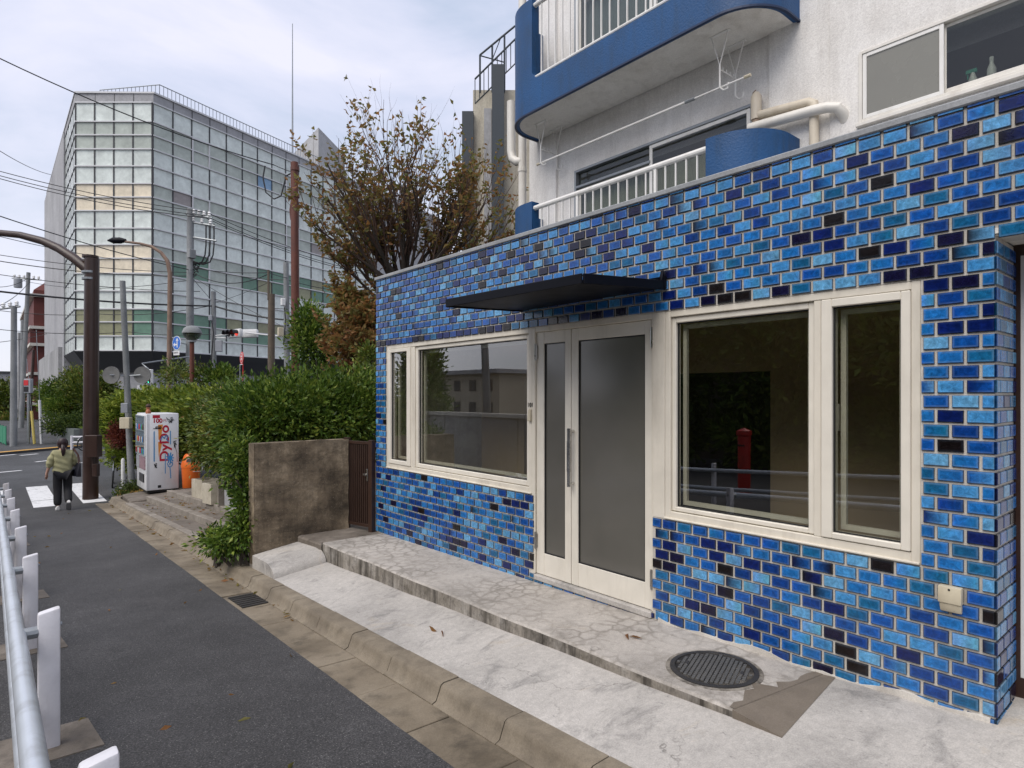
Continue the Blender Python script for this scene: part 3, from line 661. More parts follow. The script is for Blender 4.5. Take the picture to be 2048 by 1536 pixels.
w2 = shop_window(1.042, 2.556, -0.84, 0.567, [(1.522, 1.562)], [(1.085, 1.518, -0.78, 0.522, 1.128, 1.462, -0.748, 0.479, True), (1.564, 2.512, -0.78, 0.522, 1.598, 2.482, -0.752, 0.485, False)], 'b')
mb = MB(); mb.box(3.60, 3.63, 1.468, 1.476, -0.20, -0.05); mb.box(3.62, 3.65, 1.44, 1.455, -0.26, -0.08); mb.build('window_handle', M['cream_light'], w2, bevel=0.003)
# door posts, sill and leaves
dr = thing_part('door', bld)
mb = MB(); mb.box(3.505, 3.60, 3.868, 3.9065, -1.50, 0.567); mb.box(3.505, 3.60, 2.5575, 2.655, -0.84, 0.567); mb.box(3.508, 3.60, 2.655, 3.868, 0.527, 0.567); mb.box(3.508, 3.60, 2.655, 2.668, -1.50, 0.527)
mb.build('door_frame', M['cream'], dr, bevel=0.003)
MB().box(3.488, 3.62, 2.66, 3.87, -1.548, -1.503).build('door_sill', M['apron'], dr, bevel=0.006)
m_ = NT('frosted_glass'); p_ = m_.pos(); m_.set(m_.ramp(m_.noise(p_, 1.2, 3), [(0.3, (0.095, 0.090, 0.078)), (0.7, (0.125, 0.118, 0.102))]), 0.13, None, 0.9); M['frost'] = m_.mat
for (a_, b_, p0, p1, nm) in ((3.462, 3.864, 3.53, 3.775, 'narrow'), (2.671, 3.456, 2.736, 3.385, 'wide')):
    mb = MB(); mb.box(3.522, 3.565, a_, p0, -1.498, 0.524); mb.box(3.522, 3.565, p1, b_, -1.498, 0.524)
    mb.box(3.524, 3.565, p0, p1, -1.498, -1.318); mb.box(3.524, 3.565, p0, p1, 0.428, 0.524)
    lf = mb.build('door_leaf', M['cream_light'], dr, bevel=0.003)
    mb = MB(); ring(mb, p0+.0005, p1-.0005, -1.3175, 0.4275, 0.008, 3.530, 3.545); mb.build('gasket', M['gasket'], lf)
    MB().box(3.540, 3.548, p0+.004, p1-.004, -1.314, 0.424).build('frosted_pane', M['frost'], lf)
h = MB(); h.tube([(3.523, 3.432, -0.285), (3.472, 3.432, -0.285)], 0.013, 10); h.tube([(3.523, 3.432, -0.695), (3.472, 3.432, -0.695)], 0.013, 10); h.tube([(3.470, 3.432, -0.262), (3.470, 3.432, -0.72)], [0.015, 0.015], 10)
h.tube([(3.470, 3.432, -0.36), (3.470, 3.432, -0.60)], 0.018, 10); h.build('pull_handle', M['chrome'], dr, smooth=True)
for y_, z_ in ((3.866, 0.36), (3.866, -1.22), (2.668, 0.40), (2.668, -1.28)):
    hm = MB(); hm.tube([(3.512, y_, z_-0.07), (3.512, y_, z_+0.07)], 0.011, 8); hm.box(3.514, 3.524, y_-0.018, y_+0.018, z_-0.055, z_+0.055); hm.build('hinge', M['steel'], dr, smooth=True)
# doorbell with room number
mb = MB(); mb.hexa([(3.506, 3.905, -0.22), (3.478, 3.905, -0.22), (3.478, 3.942, -0.22), (3.506, 3.942, -0.22), (3.506, 3.908, -0.12), (3.492, 3.908, -0.12), (3.492, 3.94, -0.12), (3.506, 3.94, -0.12)])
mb.build('doorbell', M['beige_box'], bld, bevel=0.004)
def text_mesh(name, body, size, mat, extrude=0.0, align='CENTER', bold=0.0):
    cu = bpy.data.curves.new(name, 'FONT'); cu.body = body; cu.size = size; cu.extrude = extrude; cu.align_x = align; cu.align_y = 'CENTER'; cu.offset = bold
    to = bpy.data.objects.new(name, cu); COL.objects.link(to); dg = bpy.context.evaluated_depsgraph_get()
    me = bpy.data.meshes.new_from_object(to.evaluated_get(dg)); bpy.data.objects.remove(to); me.materials.clear(); me.materials.append(mat); me.name = name
    return me
FACE_MX = (math.radians(90), 0, math.radians(-90))    # lettering on a wall that looks along -X
place('room_number', text_mesh('room_number', '101', 0.05, M['black_plastic'], 0.0006, bold=0.001), (3.5035, 3.924, -0.085), FACE_MX, bld)
# outdoor socket box
ob = MB(); ob.box(3.455, 3.497, 0.862, 0.957, -0.985, -0.905); ob.hexa([(3.497, 0.866, -1.03), (3.478, 0.866, -1.03), (3.478, 0.953, -1.03), (3.497, 0.953, -1.03), (3.497, 0.866, -0.985), (3.462, 0.866, -0.985), (3.462, 0.953, -0.985), (3.497, 0.953, -0.985)])
so = ob.build('socket_box', M['beige_box'], bld, bevel=0.006, seg=2, smooth=True)
sl = MB(); sl.tube([(3.456, 0.91, -0.918), (3.453, 0.91, -0.918)], 0.005, 8); sl.tube([(3.478, 0.895, -1.012), (3.474, 0.895, -1.012)], 0.008, 8); sl.tube([(3.478, 0.925, -1.012), (3.474, 0.925, -1.012)], 0.008, 8); sl.build('screw', M['gasket'], so)
# awning
aw = MB(); aw.hexa([(2.695, 2.55, 0.672), (3.49, 2.55, 0.722), (3.49, 4.0, 0.722), (2.715, 4.0, 0.690), (2.695, 2.55, 0.685), (3.49, 2.55, 0.735), (3.49, 4.0, 0.735), (2.715, 4.0, 0.700)])
awn = aw.build('awning', M['black_metal'], bld)
mb = MB()
def bar(p, q, w, h_): 
    p, q = Vector(p), Vector(q); dv = (q-p).normalized(); sd_ = Vector((-dv.y, dv.x, 0)).normalized() * w
    mb.hexa([p, q, q+sd_, p+sd_, p+Vector((0,0,h_)), q+Vector((0,0,h_)), q+sd_+Vector((0,0,h_)), p+sd_+Vector((0,0,h_))])
bar((2.69, 2.545, 0.660), (2.71, 4.005, 0.680), 0.014, 0.062); bar((2.69, 2.548, 0.660), (3.49, 2.548, 0.712), -0.014, 0.062); bar((3.49, 4.002, 0.712), (2.71, 4.002, 0.680), -0.014, 0.052)
mb.build('awning_edge', M['black_metal'], awn, bevel=0.003)
mb = MB(); mb.box(3.468, 3.492, 2.53, 4.02, 0.722, 0.80); mb.add([(3.468, 2.552, 0.80), (3.468, 2.552, 0.73), (3.20, 2.552, 0.735), (3.468, 2.565, 0.80), (3.468, 2.565, 0.73), (3.20, 2.565, 0.735)], [(0, 1, 2), (3, 5, 4), (0, 2, 5, 3), (1, 4, 5, 2), (0, 3, 4, 1)])
mb.add([(3.468, 2.535, 0.84), (3.43, 2.535, 0.73), (3.49, 2.535, 0.73), (3.468, 2.56, 0.84), (3.43, 2.56, 0.73), (3.49, 2.56, 0.73)], [(0, 1, 2), (3, 5, 4), (0, 3, 4, 1), (1, 4, 5, 2), (0, 2, 5, 3)])
mb.build('wall_bracket', M['black_metal'], awn)
# doorway recess to the side of the pillar
mb = MB(); mb.box(3.50, 4.3, -2.5, 0.745, 0.735, 0.76); mb.build('recess_soffit', M['soffit'], bld)
mb = MB(); mb.box(3.846, 3.89, 0.718, 0.76, -2.0, 0.735); mb.box(3.846, 3.89, -2.5, 0.718, 0.68, 0.735); mb.box(3.846, 3.89, -2.5, 0.718, -1.55, -1.38); mb.build('side_door_frame', M['brown_paint'], bld)
MB().box(3.852, 3.862, -2.5, 0.718, -1.38, 0.68).build('side_door_panel', M['plastic_white'], bld)
# shop interior
M['int_wall'] = paint('interior_wall', (0.64, 0.49, 0.325), 0.8, 0.1, 1.5)
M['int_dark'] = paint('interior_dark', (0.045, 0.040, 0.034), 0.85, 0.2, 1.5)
M['int_floor'] = paint('interior_floor', (0.16, 0.13, 0.10), 0.5, 0.2, 2)
room = thing_part('shop_interior', bld)
MB().box(3.70, 6.30, 0.95, 6.44, -1.6, -1.50).build('interior_floor', M['int_floor'], room)
MB().box(3.70, 6.30, 0.95, 6.44, 0.70, 0.8).build('interior_ceiling', M['int_wall'], room)
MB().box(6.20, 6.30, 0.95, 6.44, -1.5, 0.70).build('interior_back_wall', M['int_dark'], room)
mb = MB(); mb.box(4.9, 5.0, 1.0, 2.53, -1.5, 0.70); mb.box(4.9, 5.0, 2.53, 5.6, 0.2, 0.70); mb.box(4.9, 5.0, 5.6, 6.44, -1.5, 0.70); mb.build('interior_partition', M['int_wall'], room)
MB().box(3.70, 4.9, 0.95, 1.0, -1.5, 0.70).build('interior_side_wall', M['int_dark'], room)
mb = MB(); ring(mb, 4.30, 4.62, -0.10, 0.14, 0.025, 6.16, 6.20); mb.build('back_window_frame', M['cream_light'], room)
MB().box(6.175, 6.185, 4.325, 4.595, -0.075, 0.115).build('back_window_pane', emit('dim_glowing_pane', (0.30, 0.42, 0.34), 0.22), room)  # weak glow on the pane stands in for daylight behind it
MB().box(6.14, 6.19, 4.65, 4.95, -0.12, 0.16).build('orange_board', paint('orange_board', (0.40, 0.13, 0.02), 0.6), room)

# ---- upper storeys
up = MB(); X0, X1 = 6.35, 6.55
KW = (0.75, 2.385, 2.574, 3.250); SD1 = (3.475, 6.18, 1.22, 3.185); SD2 = (3.475, 6.18, 3.97, 5.935)
def wallcols(mb, y0, y1, holes, x0=X0, x1=X1, zb=1.25, ztop=9.0):
    hs = sorted(holes, key=lambda q: q[2]); z = zb
    if not hs: mb.box(x0, x1, y0, y1, zb, ztop); return
    for (a_, b_, c_, d_) in hs: 
        if c_ > z: mb.box(x0, x1, y0, y1, z, c_)
        z = d_
    mb.box(x0, x1, y0, y1, z, ztop)
wallcols(up, -3.0, KW[0], [], X0-0.028); wallcols(up, KW[0], KW[1], [KW], X0-0.028); wallcols(up, KW[1], 2.655, [], X0-0.028)
wallcols(up, 2.655, 3.29, [], X0-0.012); wallcols(up, 3.29, SD1[0], [], X0+0.012); wallcols(up, SD1[0], SD1[1], [SD1, SD2], X0+0.012); wallcols(up, SD1[1], 6.52, [], X0+0.012); wallcols(up, 6.52, 7.10, [], X0-0.03)
up.box(X1, 14, 6.9, 7.10, -2, 9.0)
up.box(X1, X1+3, -3, 6.9, 3.60, 3.85)
up.build('rendered_wall', M['white_wall'], bld)
M['room_dark'] = paint('upper_room', (0.36, 0.35, 0.30), 0.9)
MB().box(7.6, 7.65, -3, 6.9, 1.2, 3.55).build('upper_room_wall', M['room_dark'], bld)
MB().box(7.6, 7.65, -3, 6.9, 3.9, 9).build('upper_room_wall', M['room_dark'], bld)
# kitchen sliding window
kw = thing_part('window', bld); mb = MB(); ring(mb, KW[0], KW[1], KW[2], KW[3], 0.03, 6.30, 6.42); mb.box(6.275, 6.35, KW[0]-.02, KW[1]+.02, KW[2]-0.035, KW[2]-0.002); mb.build('frame', M['pvc'], kw, bevel=0.003)
mb = MB(); ring(mb, 1.70, 2.352, KW[2]+.032, KW[3]-.032, 0.034, 6.308, 6.33); mb.build('sash', M['white_paint'], kw, bevel=0.003)
M['frost_pale'] = paint('frosted_kitchen_pane', (0.21, 0.205, 0.18), 0.25, 0.03, 2)
MB().box(6.318, 6.324, 1.734, 2.318, KW[2]+.066, KW[3]-.066).build('pane', M['frost_pale'], kw)
mb = MB(); ring(mb, 0.78, 1.72, KW[2]+.032, KW[3]-.032, 0.03, 6.345, 6.365, wb=0.05); mb.build('sash', M['pvc'], kw, bevel=0.003)
MB().box(6.353, 6.357, 0.81, 1.69, KW[2]+.082, KW[3]-.062).build('pane', M['upper_glass'], kw)
MB().box(6.42, 6.56, KW[0], KW[1], KW[2]-0.03, KW[2]+0.03).build('inner_sill', M['pvc'], kw)
# sliding balcony doors
for zo in (0.0, 2.75):
    z0, z1 = SD1[2] + zo, SD1[3] + zo; wd = thing_part('sliding_door', bld)
    mb = MB(); ring(mb, SD1[0], SD1[1], z0, z1, 0.035, 6.352, 6.45); mb.box(6.352, 6.45, 4.86, SD1[1]-.036, z1-0.26, z1-0.225); mb.build('frame', M['galv'], wd, bevel=0.003)
    mb = MB(); ring(mb, 3.515, 4.875, z0+.04, z1-.037, 0.045, 6.365, 6.388); mb.build('sash', M['white_paint'], wd, bevel=0.003)
    mb = MB(); ring(mb, 4.845, 6.14, z0+.04, z1-.262, 0.045, 6.40, 6.42); mb.build('sash', M['pvc'], wd, bevel=0.003)
    MB().box(6.374, 6.378, 3.56, 4.83, z0+.085, z1-.082).build('pane', M['upper_glass'], wd)
    MB().box(6.408, 6.412, 4.89, 6.095, z0+.085, z1-.307).build('pane', M['upper_glass'], wd)
    MB().box(6.408, 6.412, 4.88, 6.14, z1-.222, z1-.04).build('pane', M['upper_glass'], wd)
M['curtain'] = paint('pale_curtain', (0.50, 0.50, 0.40), 0.85, 0.1, 3); M['blind'] = paint('grey_blue_blind', (0.33, 0.39, 0.43), 0.8, 0.06, 2)
for zo, lab, mt in ((0.0, 'pale green pleated curtain behind the lower balcony door', 'curtain'), (2.75, 'grey blue curtain behind the upper balcony door', 'blind')):
    mb = MB(); ny_ = 150; ys_ = np.linspace(3.9, 6.12, ny_); V = []
    for y in ys_: V += [(6.53 + 0.022*math.sin(y*55) + 0.01*math.sin(y*23), y, SD1[2] + zo + 0.03), (6.53 + 0.02*math.sin(y*55 + .3), y, SD1[3] + zo - 0.30)]
    mb.add(V, [(2*i, 2*i+2, 2*i+3, 2*i+1) for i in range(ny_-1)]); tag(mb.build('curtain', M[mt], smooth=True), lab, 'curtain')

# ---- balconies with rounded ends
def plan_path(r=0.52, off=0.0):
    xf, ya, yb, xw = 5.60 + off, 2.96 + off, 6.92 - off, 6.35; r = r - off; P = [(xw, yb)]
    for t in np.linspace(0, math.pi/2, 13): P.append((xf + r - r*math.sin(t), yb - r + r*math.cos(t)))
    n_ = 40
    for y in np.linspace(yb - r, ya + r, n_)[1:-1]: P.append((xf, y))
    for t in np.linspace(0, math.pi/2, 13): P.append((xf + r - r*math.cos(t), ya + r - r*math.sin(t)))
    P.append((xw, ya)); return P
def balcony(z0, nm):
    bal = thing_part('balcony', bld)
    po, pi_ = plan_path(), plan_path(off=0.13)
    Y1, Y0 = 6.24, 3.58; lowz, rr = 0.40, 0.14
    def top(y, x):
        if x > 5.66 or y >= Y1 or y <= Y0: return 1.52
        d_ = min(Y1 - y, y - Y0)
        return lowz + (rr - math.sqrt(max(0, rr*rr - (rr-d_)**2)) if d_ < rr else 0)
    S = []   # samples: outer, inner, top
    def ip(P, y):
        for (xa, ya), (xb, yb) in zip(P[:-1], P[1:]):
            if (ya - y) * (yb - y) <= 0 and abs(ya-yb) > 1e-9 and xa < 5.95: return (xa + (xb-xa)*(y-ya)/(yb-ya), y)
    extra = [Y1 + 1e-4, Y1 - 1e-4] + [Y1 - q for q in (.003, .012, .03, .06, .10, .14)] + [Y0 + q for q in (.14, .10, .06, .03, .012, .003)] + [Y0 + 1e-4, Y0 - 1e-4]
    items = [(a_, b_) for a_, b_ in zip(po, pi_)]
    for y in extra: items.append(((5.60, y), (5.73, y)))
    items_front = sorted([q for q in items if abs(q[0][0]-5.60) < 1e-6], key=lambda q: -q[0][1])
    others_a = [q for q in items if abs(q[0][0]-5.60) >= 1e-6 and q[0][1] > 5]; others_b = [q for q in items if abs(q[0][0]-5.60) >= 1e-6 and q[0][1] <= 5]
    seq = others_a + items_front + others_b
    mb = MB(); V = []
    for (o_, i_) in seq:
        t = z0 + top(o_[1], o_[0]); V += [(o_[0], o_[1], z0-0.025), (o_[0], o_[1], t), (i_[0], i_[1], t), (i_[0], i_[1], z0-0.0)]
    F = []
    for k in range(len(seq)-1):
        for q in range(4): F.append((4*k+q, 4*k+(q+1) % 4, 4*(k+1)+(q+1) % 4, 4*(k+1)+q))
    F += [(0, 1, 2, 3), tuple(4*(len(seq)-1)+q for q in (3, 2, 1, 0))]
    mb.add(V, F); mb.build('parapet', M['blue_paint'], bal, smooth=True, angle=40)
    mb = MB(); pp = plan_path(off=0.02); mb.prism([(x, y) for x, y in pp], z0-0.012, z0+0.12); mb.build('balcony_slab', M['soffit'], bal)
    mb = MB(); P2 = plan_path(off=-0.008); P3 = plan_path(off=0.022); V = []
    for a_, b_ in zip(P2, P3): V += [(a_[0], a_[1], z0-0.033), (a_[0], a_[1], z0-0.012), (b_[0], b_[1], z0-0.012), (b_[0], b_[1], z0-0.033)]
    mb.add(V, [(4*k+q, 4*k+(q+1) % 4, 4*k+4+(q+1) % 4, 4*k+4+q) for k in range(len(P2)-1) for q in range(4)]); mb.build('drip_edge', M['blue_dark'], bal)
    xr = 5.655; rl = MB(); rl.tube([(xr, Y0-0.02, z0+1.437), (xr, Y1+0.02, z0+1.437)], 0.032, 10); rl.tube([(xr, Y0-0.02, z0+lowz+0.055), (xr, Y1+0.02, z0+lowz+0.055)], 0.024, 10); rl.build('railing', M['white_paint'], bal, smooth=True)
    nb = 20; bmesh_ = MB(); bmesh_.box(-0.009, 0.009, -0.007, 0.007, 0, 1.437 - lowz - 0.055); bme = bmesh_.mesh('baluster', M['white_paint'])
    for i in range(1, nb): place('baluster', bme, (xr, Y0 + (Y1-Y0)*i/nb, z0+lowz+0.055), (0, 0, 0), bal, (1.6, 2.4, 1) if i in (5, 14) else None)
    return bal
b1 = balcony(1.10, 'low'); b2 = balcony(3.85, 'up')
# laundry brackets under the upper balcony
for yb_ in (6.42, 3.62):
    for xb_ in (5.93, 6.24):
        mb = MB(); dz = 0.0; yo = 0.10
        mb.tube([(xb_, yb_-yo, 3.84), (xb_, yb_, 3.50), (xb_, yb_+yo, 3.84)], 0.009, 6); mb.tube([(xb_, yb_, 3.52), (xb_, yb_, 3.27), (xb_+0.02, yb_-0.03, 3.235), (xb_+0.03, yb_-0.07, 3.24), (xb_+0.03, yb_-0.085, 3.30)], 0.010, 6)
        mb.box(xb_-0.02, xb_+0.02, yb_-0.12, yb_+0.12, 3.83, 3.839); mb.build('laundry_bracket', M['white_paint'], bld, smooth=True)
    mb = MB(); mb.tube([(5.93, yb_, 3.46), (6.24, yb_, 3.46)], 0.007, 6)
    for q in range(4): mb.tube([(5.99 + q*0.07, yb_, 3.46), (5.99 + q*0.07, yb_, 3.50)], 0.005, 5)
    mb.build('bracket_crossbar', M['white_paint'], bld)
lp = thing('laundry_pole', 'thin white laundry pole hung under the upper blue balcony', 'laundry pole', (5.95, 4.9, 3.275))
mb = MB(); mb.tube([(0, 1.56, 0), (0, -0.9, 0)], 0.014, 8); mb.tube([(0, -0.9, 0), (0, -1.55, 0)], 0.010, 8); mb.build('pole_tube', M['white_paint'], lp, smooth=True)
mb = MB(); mb.tube([(0, 1.56, 0), (0, 1.62, 0)], 0.018, 8); mb.build('end_cap', M['beige_box'], lp); mb = MB(); mb.tube([(0, -1.55, 0), (0, -1.62, 0)], 0.018, 8); mb.build('end_cap', M['beige_box'], lp)
mb = MB(); mb.tube([(0, -0.84, 0), (0, -0.96, 0)], 0.020, 8); mb.build('joint', M['galv'], lp)
# pipes
mb = MB(); mb.tube([(6.30, 7.24, 1.2), (6.30, 7.24, 9)], 0.062, 12); mb.build('downpipe', M['pvc'], bld, smooth=True)
mb = MB(); mb.tube([(6.30, 7.24, 3.62), (6.27, 7.34, 3.63), (6.25, 7.42, 3.70), (6.25, 7.45, 3.82), (6.25, 7.45, 4.6)], 0.066, 12); mb.build('downpipe_branch', M['pvc'], bld, smooth=True)
for z_ in (2.2, 2.85, 3.45):
    mb = MB(); mb.tube([(6.30, 7.24, z_), (6.30, 7.24, z_+0.05)], 0.070, 12); mb.build('pipe_collar', M['pvc'], bld)
mb = MB(); mb.tube([(6.23, 3.45, 2.86), (6.23, 2.78, 2.815), (6.235, 2.64, 2.80), (6.26, 2.56, 2.775), (6.32, 2.53, 2.72), (6.36, 2.528, 2.66)], 0.052, 12); mb.build('white_waste_pipe', M['pvc'], bld, smooth=True)
mb = MB(); mb.tube([(6.28, 3.40, 2.99), (6.28, 2.84, 2.935), (6.28, 2.79, 2.90), (6.28, 2.79, 2.86), (6.28, 2.79, 1.3)], 0.046, 12); mb.build('cream_waste_pipe', M['cream_pipe'], bld, smooth=True)
mb = MB(); mb.tube([(6.28, 3.40, 2.95), (6.28, 3.40, 3.20), (6.28, 3.40, 3.24)], [0.055, 0.055, 0.03], 12, m=1); mb.tube([(6.28, 3.40, 2.80), (6.28, 3.40, 2.96)], 0.042, 12, m=0); mb.tube([(6.30, 3.46, 3.0), (6.30, 3.46, 3.20), (6.29, 3.44, 3.26), (6.28, 3.40, 3.27)], 0.006, 6, m=0)
mb.build('vent_pipe', [paint('brown_pipe', (0.30, 0.22, 0.16), 0.6), M['cream_pipe']], bld, smooth=True)
# bottles on the kitchen sill
bt = thing('spray_bottle', 'spray bottle with a green trigger on the kitchen window sill', 'bottle', (6.47, 1.53, KW[2]+0.03))
MB().lathe([(0.032, 0), (0.036, 0.01), (0.036, 0.10), (0.018, 0.15), (0.014, 0.17)], n=14).build('bottle_body', M['plastic_white'], bt, smooth=True)
mb = MB(); mb.box(-0.014, 0.014, -0.03, 0.05, 0.165, 0.20); mb.box(-0.008, 0.008, 0.03, 0.042, 0.12, 0.17); mb.build('trigger', paint('green_trigger', (0.02, 0.35, 0.24), 0.4), bt, bevel=0.004)
bt = thing('bottle', 'tall clear white bottle on the kitchen window sill', 'bottle', (6.47, 1.40, KW[2]+0.03))
MB().lathe([(0.03, 0), (0.033, 0.01), (0.033, 0.15), (0.014, 0.20), (0.014, 0.22)], n=14).build('bottle_body', M['plastic_white'], bt, smooth=True)
MB().lathe([(0.016, 0.22), (0.016, 0.25)], n=12).build('cap', M['plastic_white'], bt)
# ================================================================== GARDEN WALL, GATE, PLANTS
# old concrete garden wall
gw = MB(); nx_, nz_ = 16, 18; V = []
for j in range(nz_+1):
    for i in range(nx_+1):
        x = 2.225 + (3.33 - 2.225) * i / nx_; z = -2.0 + (-0.535 + 2.0) * j / nz_
        V.append((x + random.gauss(0, .003), 7.05 + random.gauss(0, .005), z if 0 < j < nz_ else z + (random.gauss(0, .006) if j == nz_ else 0)))
gw.add(V, [(j*(nx_+1)+i, j*(nx_+1)+i+1, (j+1)*(nx_+1)+i+1, (j+1)*(nx_+1)+i) for j in range(nz_) for i in range(nx_)])
b_ = [(2.225, 7.05), (3.33, 7.05), (3.33, 7.24), (2.225, 7.24)]
gw.box(2.222, 3.334, 7.058, 7.24, -2.0, -0.540)
gwo = gw.build('garden_wall', M['old_wall'], smooth=True, angle=50); tag(gwo, 'stained brown concrete garden wall under the dark green shrub', 'wall')

gt = thing('garden_gate', 'narrow brown slatted gate between the old garden wall and the tiled wall', 'gate', (3.36, 6.9, zp(6.6)))
def gbox(nm, y0, y1, z0, z1, x0=-0.02, x1=0.02, mt='gate_brown', par=None, bev=0.002):
    # local frame: gate runs from (3.335, 7.13) to (3.47, 6.67)
    return MB().box(x0, x1, y0, y1, z0, z1).build(nm, M[mt], par or gt, bevel=bev)
gt.location = (3.40, 6.90, zp(6.6) - 0.008); gt.rotation_euler = (0, 0, 0.26)
gbox('post', 0.19, 0.25, 0.0, 1.10, -0.03, 0.03); gbox('post', -0.25, -0.19, -0.03, 1.085, -0.03, 0.03)
gbox('top_rail', -0.185, 0.185, 1.03, 1.065); gbox('bottom_rail', -0.185, 0.185, 0.05, 0.085)
for i in range(11): gbox('slat', -0.178 + i*0.034, -0.178 + i*0.034 + 0.017, 0.0855, 1.0295, -0.012, 0.012)
gbox('lock_plate', -0.178, -0.148, 0.60, 0.74, -0.030, -0.0125, 'chrome'); gbox('lever', -0.170, -0.120, 0.665, 0.685, -0.055, -0.031, 'steel')
gbox('hinge', 0.186, 0.20, 0.12, 0.24, -0.040, -0.031, 'steel'); gbox('hinge', 0.186, 0.20, 0.86, 0.98, -0.040, -0.031, 'steel')

# ---- foliage
def leaf_object(name, P, D, S, mat, tint, parent, ratio=0.42, kind=None, fold=0.18):
    n_ = len(P); rnd = np.random.normal(size=(n_, 3)); D = D / np.maximum(np.linalg.norm(D, axis=1, keepdims=True), 1e-6)
    side = np.cross(D, rnd); side /= np.maximum(np.linalg.norm(side, axis=1, keepdims=True), 1e-6); nrm_ = np.cross(side, D)
    S = S[:, None]; mid = P + D * S * 0.45
    V = np.stack([P, mid + side*S*ratio*0.5 + nrm_*S*fold*0.5, P + D*S - nrm_*S*0.06, mid - side*S*ratio*0.5 + nrm_*S*fold*0.5], axis=1).reshape(-1, 3)
    me = bpy.data.meshes.new(name); me.vertices.add(4*n_); me.vertices.foreach_set('co', V.astype(np.float32).ravel())
    b4 = np.arange(n_)[:, None]*4; idx = np.concatenate([b4+0, b4+1, b4+2, b4+0, b4+2, b4+3], axis=1).ravel()
    me.loops.add(6*n_); me.loops.foreach_set('vertex_index', idx.astype(np.int32)); me.polygons.add(2*n_)
    me.polygons.foreach_set('loop_start', np.arange(0, 6*n_, 3).astype(np.int32)); me.polygons.foreach_set('loop_total', np.full(2*n_, 3, dtype=np.int32))
    me.update(calc_edges=True); a_ = me.attributes.new('tint', 'FLOAT', 'POINT'); a_.data.foreach_set('value', np.repeat(tint, 4).astype(np.float32))
    me.materials.append(mat); o_ = place(name, me, parent=parent)
    if kind: o_['kind'] = kind
    return o_
def clump_cloud(ells, n_clump, per, crad, size, up=0.35, tvar=0.25, shell=0.25, flat=1.0):
    """leaf positions in clumps spread through the outer part of a union of ellipsoids"""
    vol = np.array([e_[1][0]*e_[1][1] + e_[1][1]*e_[1][2] + e_[1][0]*e_[1][2] for e_ in ells]); vol = vol / vol.sum(); P, D, S, T = [], [], [], []
    for k, (c_, r_) in enumerate(ells):
        for _ in range(max(3, int(n_clump * vol[k]))):
            v = np.random.normal(size=3); v /= np.linalg.norm(v); rad = (1 - shell * np.random.rand()**1.3) * (1 + 0.10*np.random.normal())
            cc = np.array(c_) + v * np.array(r_) * rad; q = max(3, int(per * (0.6 + 0.8*np.random.rand()))); ct = np.random.rand()
            off = np.random.normal(size=(q, 3)) * crad * np.array([1, 1, flat]); P.append(cc + off)
            dv = v * 0.7 + off / crad * 0.5 + np.random.normal(size=(q, 3)) * 0.45; dv[:, 2] = dv[:, 2]*flat + up; D.append(dv)
            S.append(size * (0.65 + 0.7*np.random.rand(q))); T.append(np.clip(ct*(1-tvar) + tvar*np.random.rand(q) + 0.12*np.random.normal(size=q), 0, 1))
    return np.concatenate(P), np.concatenate(D), np.concatenate(S), np.concatenate(T)
FOL = {
 'gloss': foliage_mat('glossy_dark_leaf', [(0.0, (0.026, 0.050, 0.008)), (0.4, (0.070, 0.130, 0.018)), (0.75, (0.150, 0.220, 0.030)), (1.0, (0.27, 0.31, 0.055))], 0.45, 0.3, 0.3),
 'mid': foliage_mat('mid_green_leaf', [(0.0, (0.030, 0.052, 0.008)), (0.5, (0.090, 0.135, 0.018)), (0.85, (0.20, 0.22, 0.034)), (1.0, (0.20, 0.13, 0.03))], 0.5, 0.25),
 'conifer': foliage_mat('bright_conifer_spray', [(0.0, (0.05, 0.09, 0.010)), (0.5, (0.16, 0.225, 0.025)), (1.0, (0.33, 0.36, 0.05))], 0.6, 0.25),
 'red': foliage_mat('red_leaf', [(0.0, (0.06, 0.012, 0.010)), (0.6, (0.14, 0.030, 0.018)), (1.0, (0.20, 0.06, 0.03))], 0.55, 0.25),
 'hedge': foliage_mat('clipped_hedge_leaf', [(0.0, (0.020, 0.045, 0.008)), (0.5, (0.055, 0.095, 0.014)), (1.0, (0.14, 0.175, 0.025))], 0.6, 0.2),
 'autumn': foliage_mat('autumn_leaf', [(0.0, (0.12, 0.145, 0.045)), (0.25, (0.21, 0.185, 0.055)), (0.5, (0.29, 0.18, 0.06)), (0.75, (0.30, 0.135, 0.05)), (0.92, (0.17, 0.07, 0.035)), (1.0, (0.40, 0.17, 0.06))], 0.55, 0.5),
}
M['bark'] = paint('brown_bark', (0.045, 0.034, 0.026), 0.85, 0.3, 6, 0.5, 30)
M['twig'] = paint('red_brown_twig', (0.085, 0.048, 0.034), 0.8, 0.25, 6)
def shrub(name, label, ells_px, mat, n_clump, per, crad, size, stems=None, cat='shrub', group=None, **kw):
    ells = [(tuple(at(px, py, k)), r) for (px, py, k, r) in ells_px]
    c0 = ells[0][0]; root = thing(name, label, cat, (0, 0, 0), 0, group)
    P, D, S, T = clump_cloud(ells, n_clump, per, crad, size, **kw); leaf_object('foliage', P, D, S, FOL[mat], T, root, kind='stuff')
    mb = MB()
    for (c_, r_) in ells:
        base = Vector((c_[0], c_[1], c_[2] - r_[2])); 
        for q in range(stems or 4):
            tip = Vector(c_) + Vector(np.random.normal(size=3)) * 0.45 * min(r_); mid = (base + tip)/2 + Vector(np.random.normal(size=3)) * 0.08
            mb.tube([base + Vector((random.gauss(0, .08), random.gauss(0, .08), -0.15)), mid, tip], [0.02, 0.013, 0.006], 5)
    mb.build('stem', M['bark'], root, smooth=True, kind='stuff'); return root

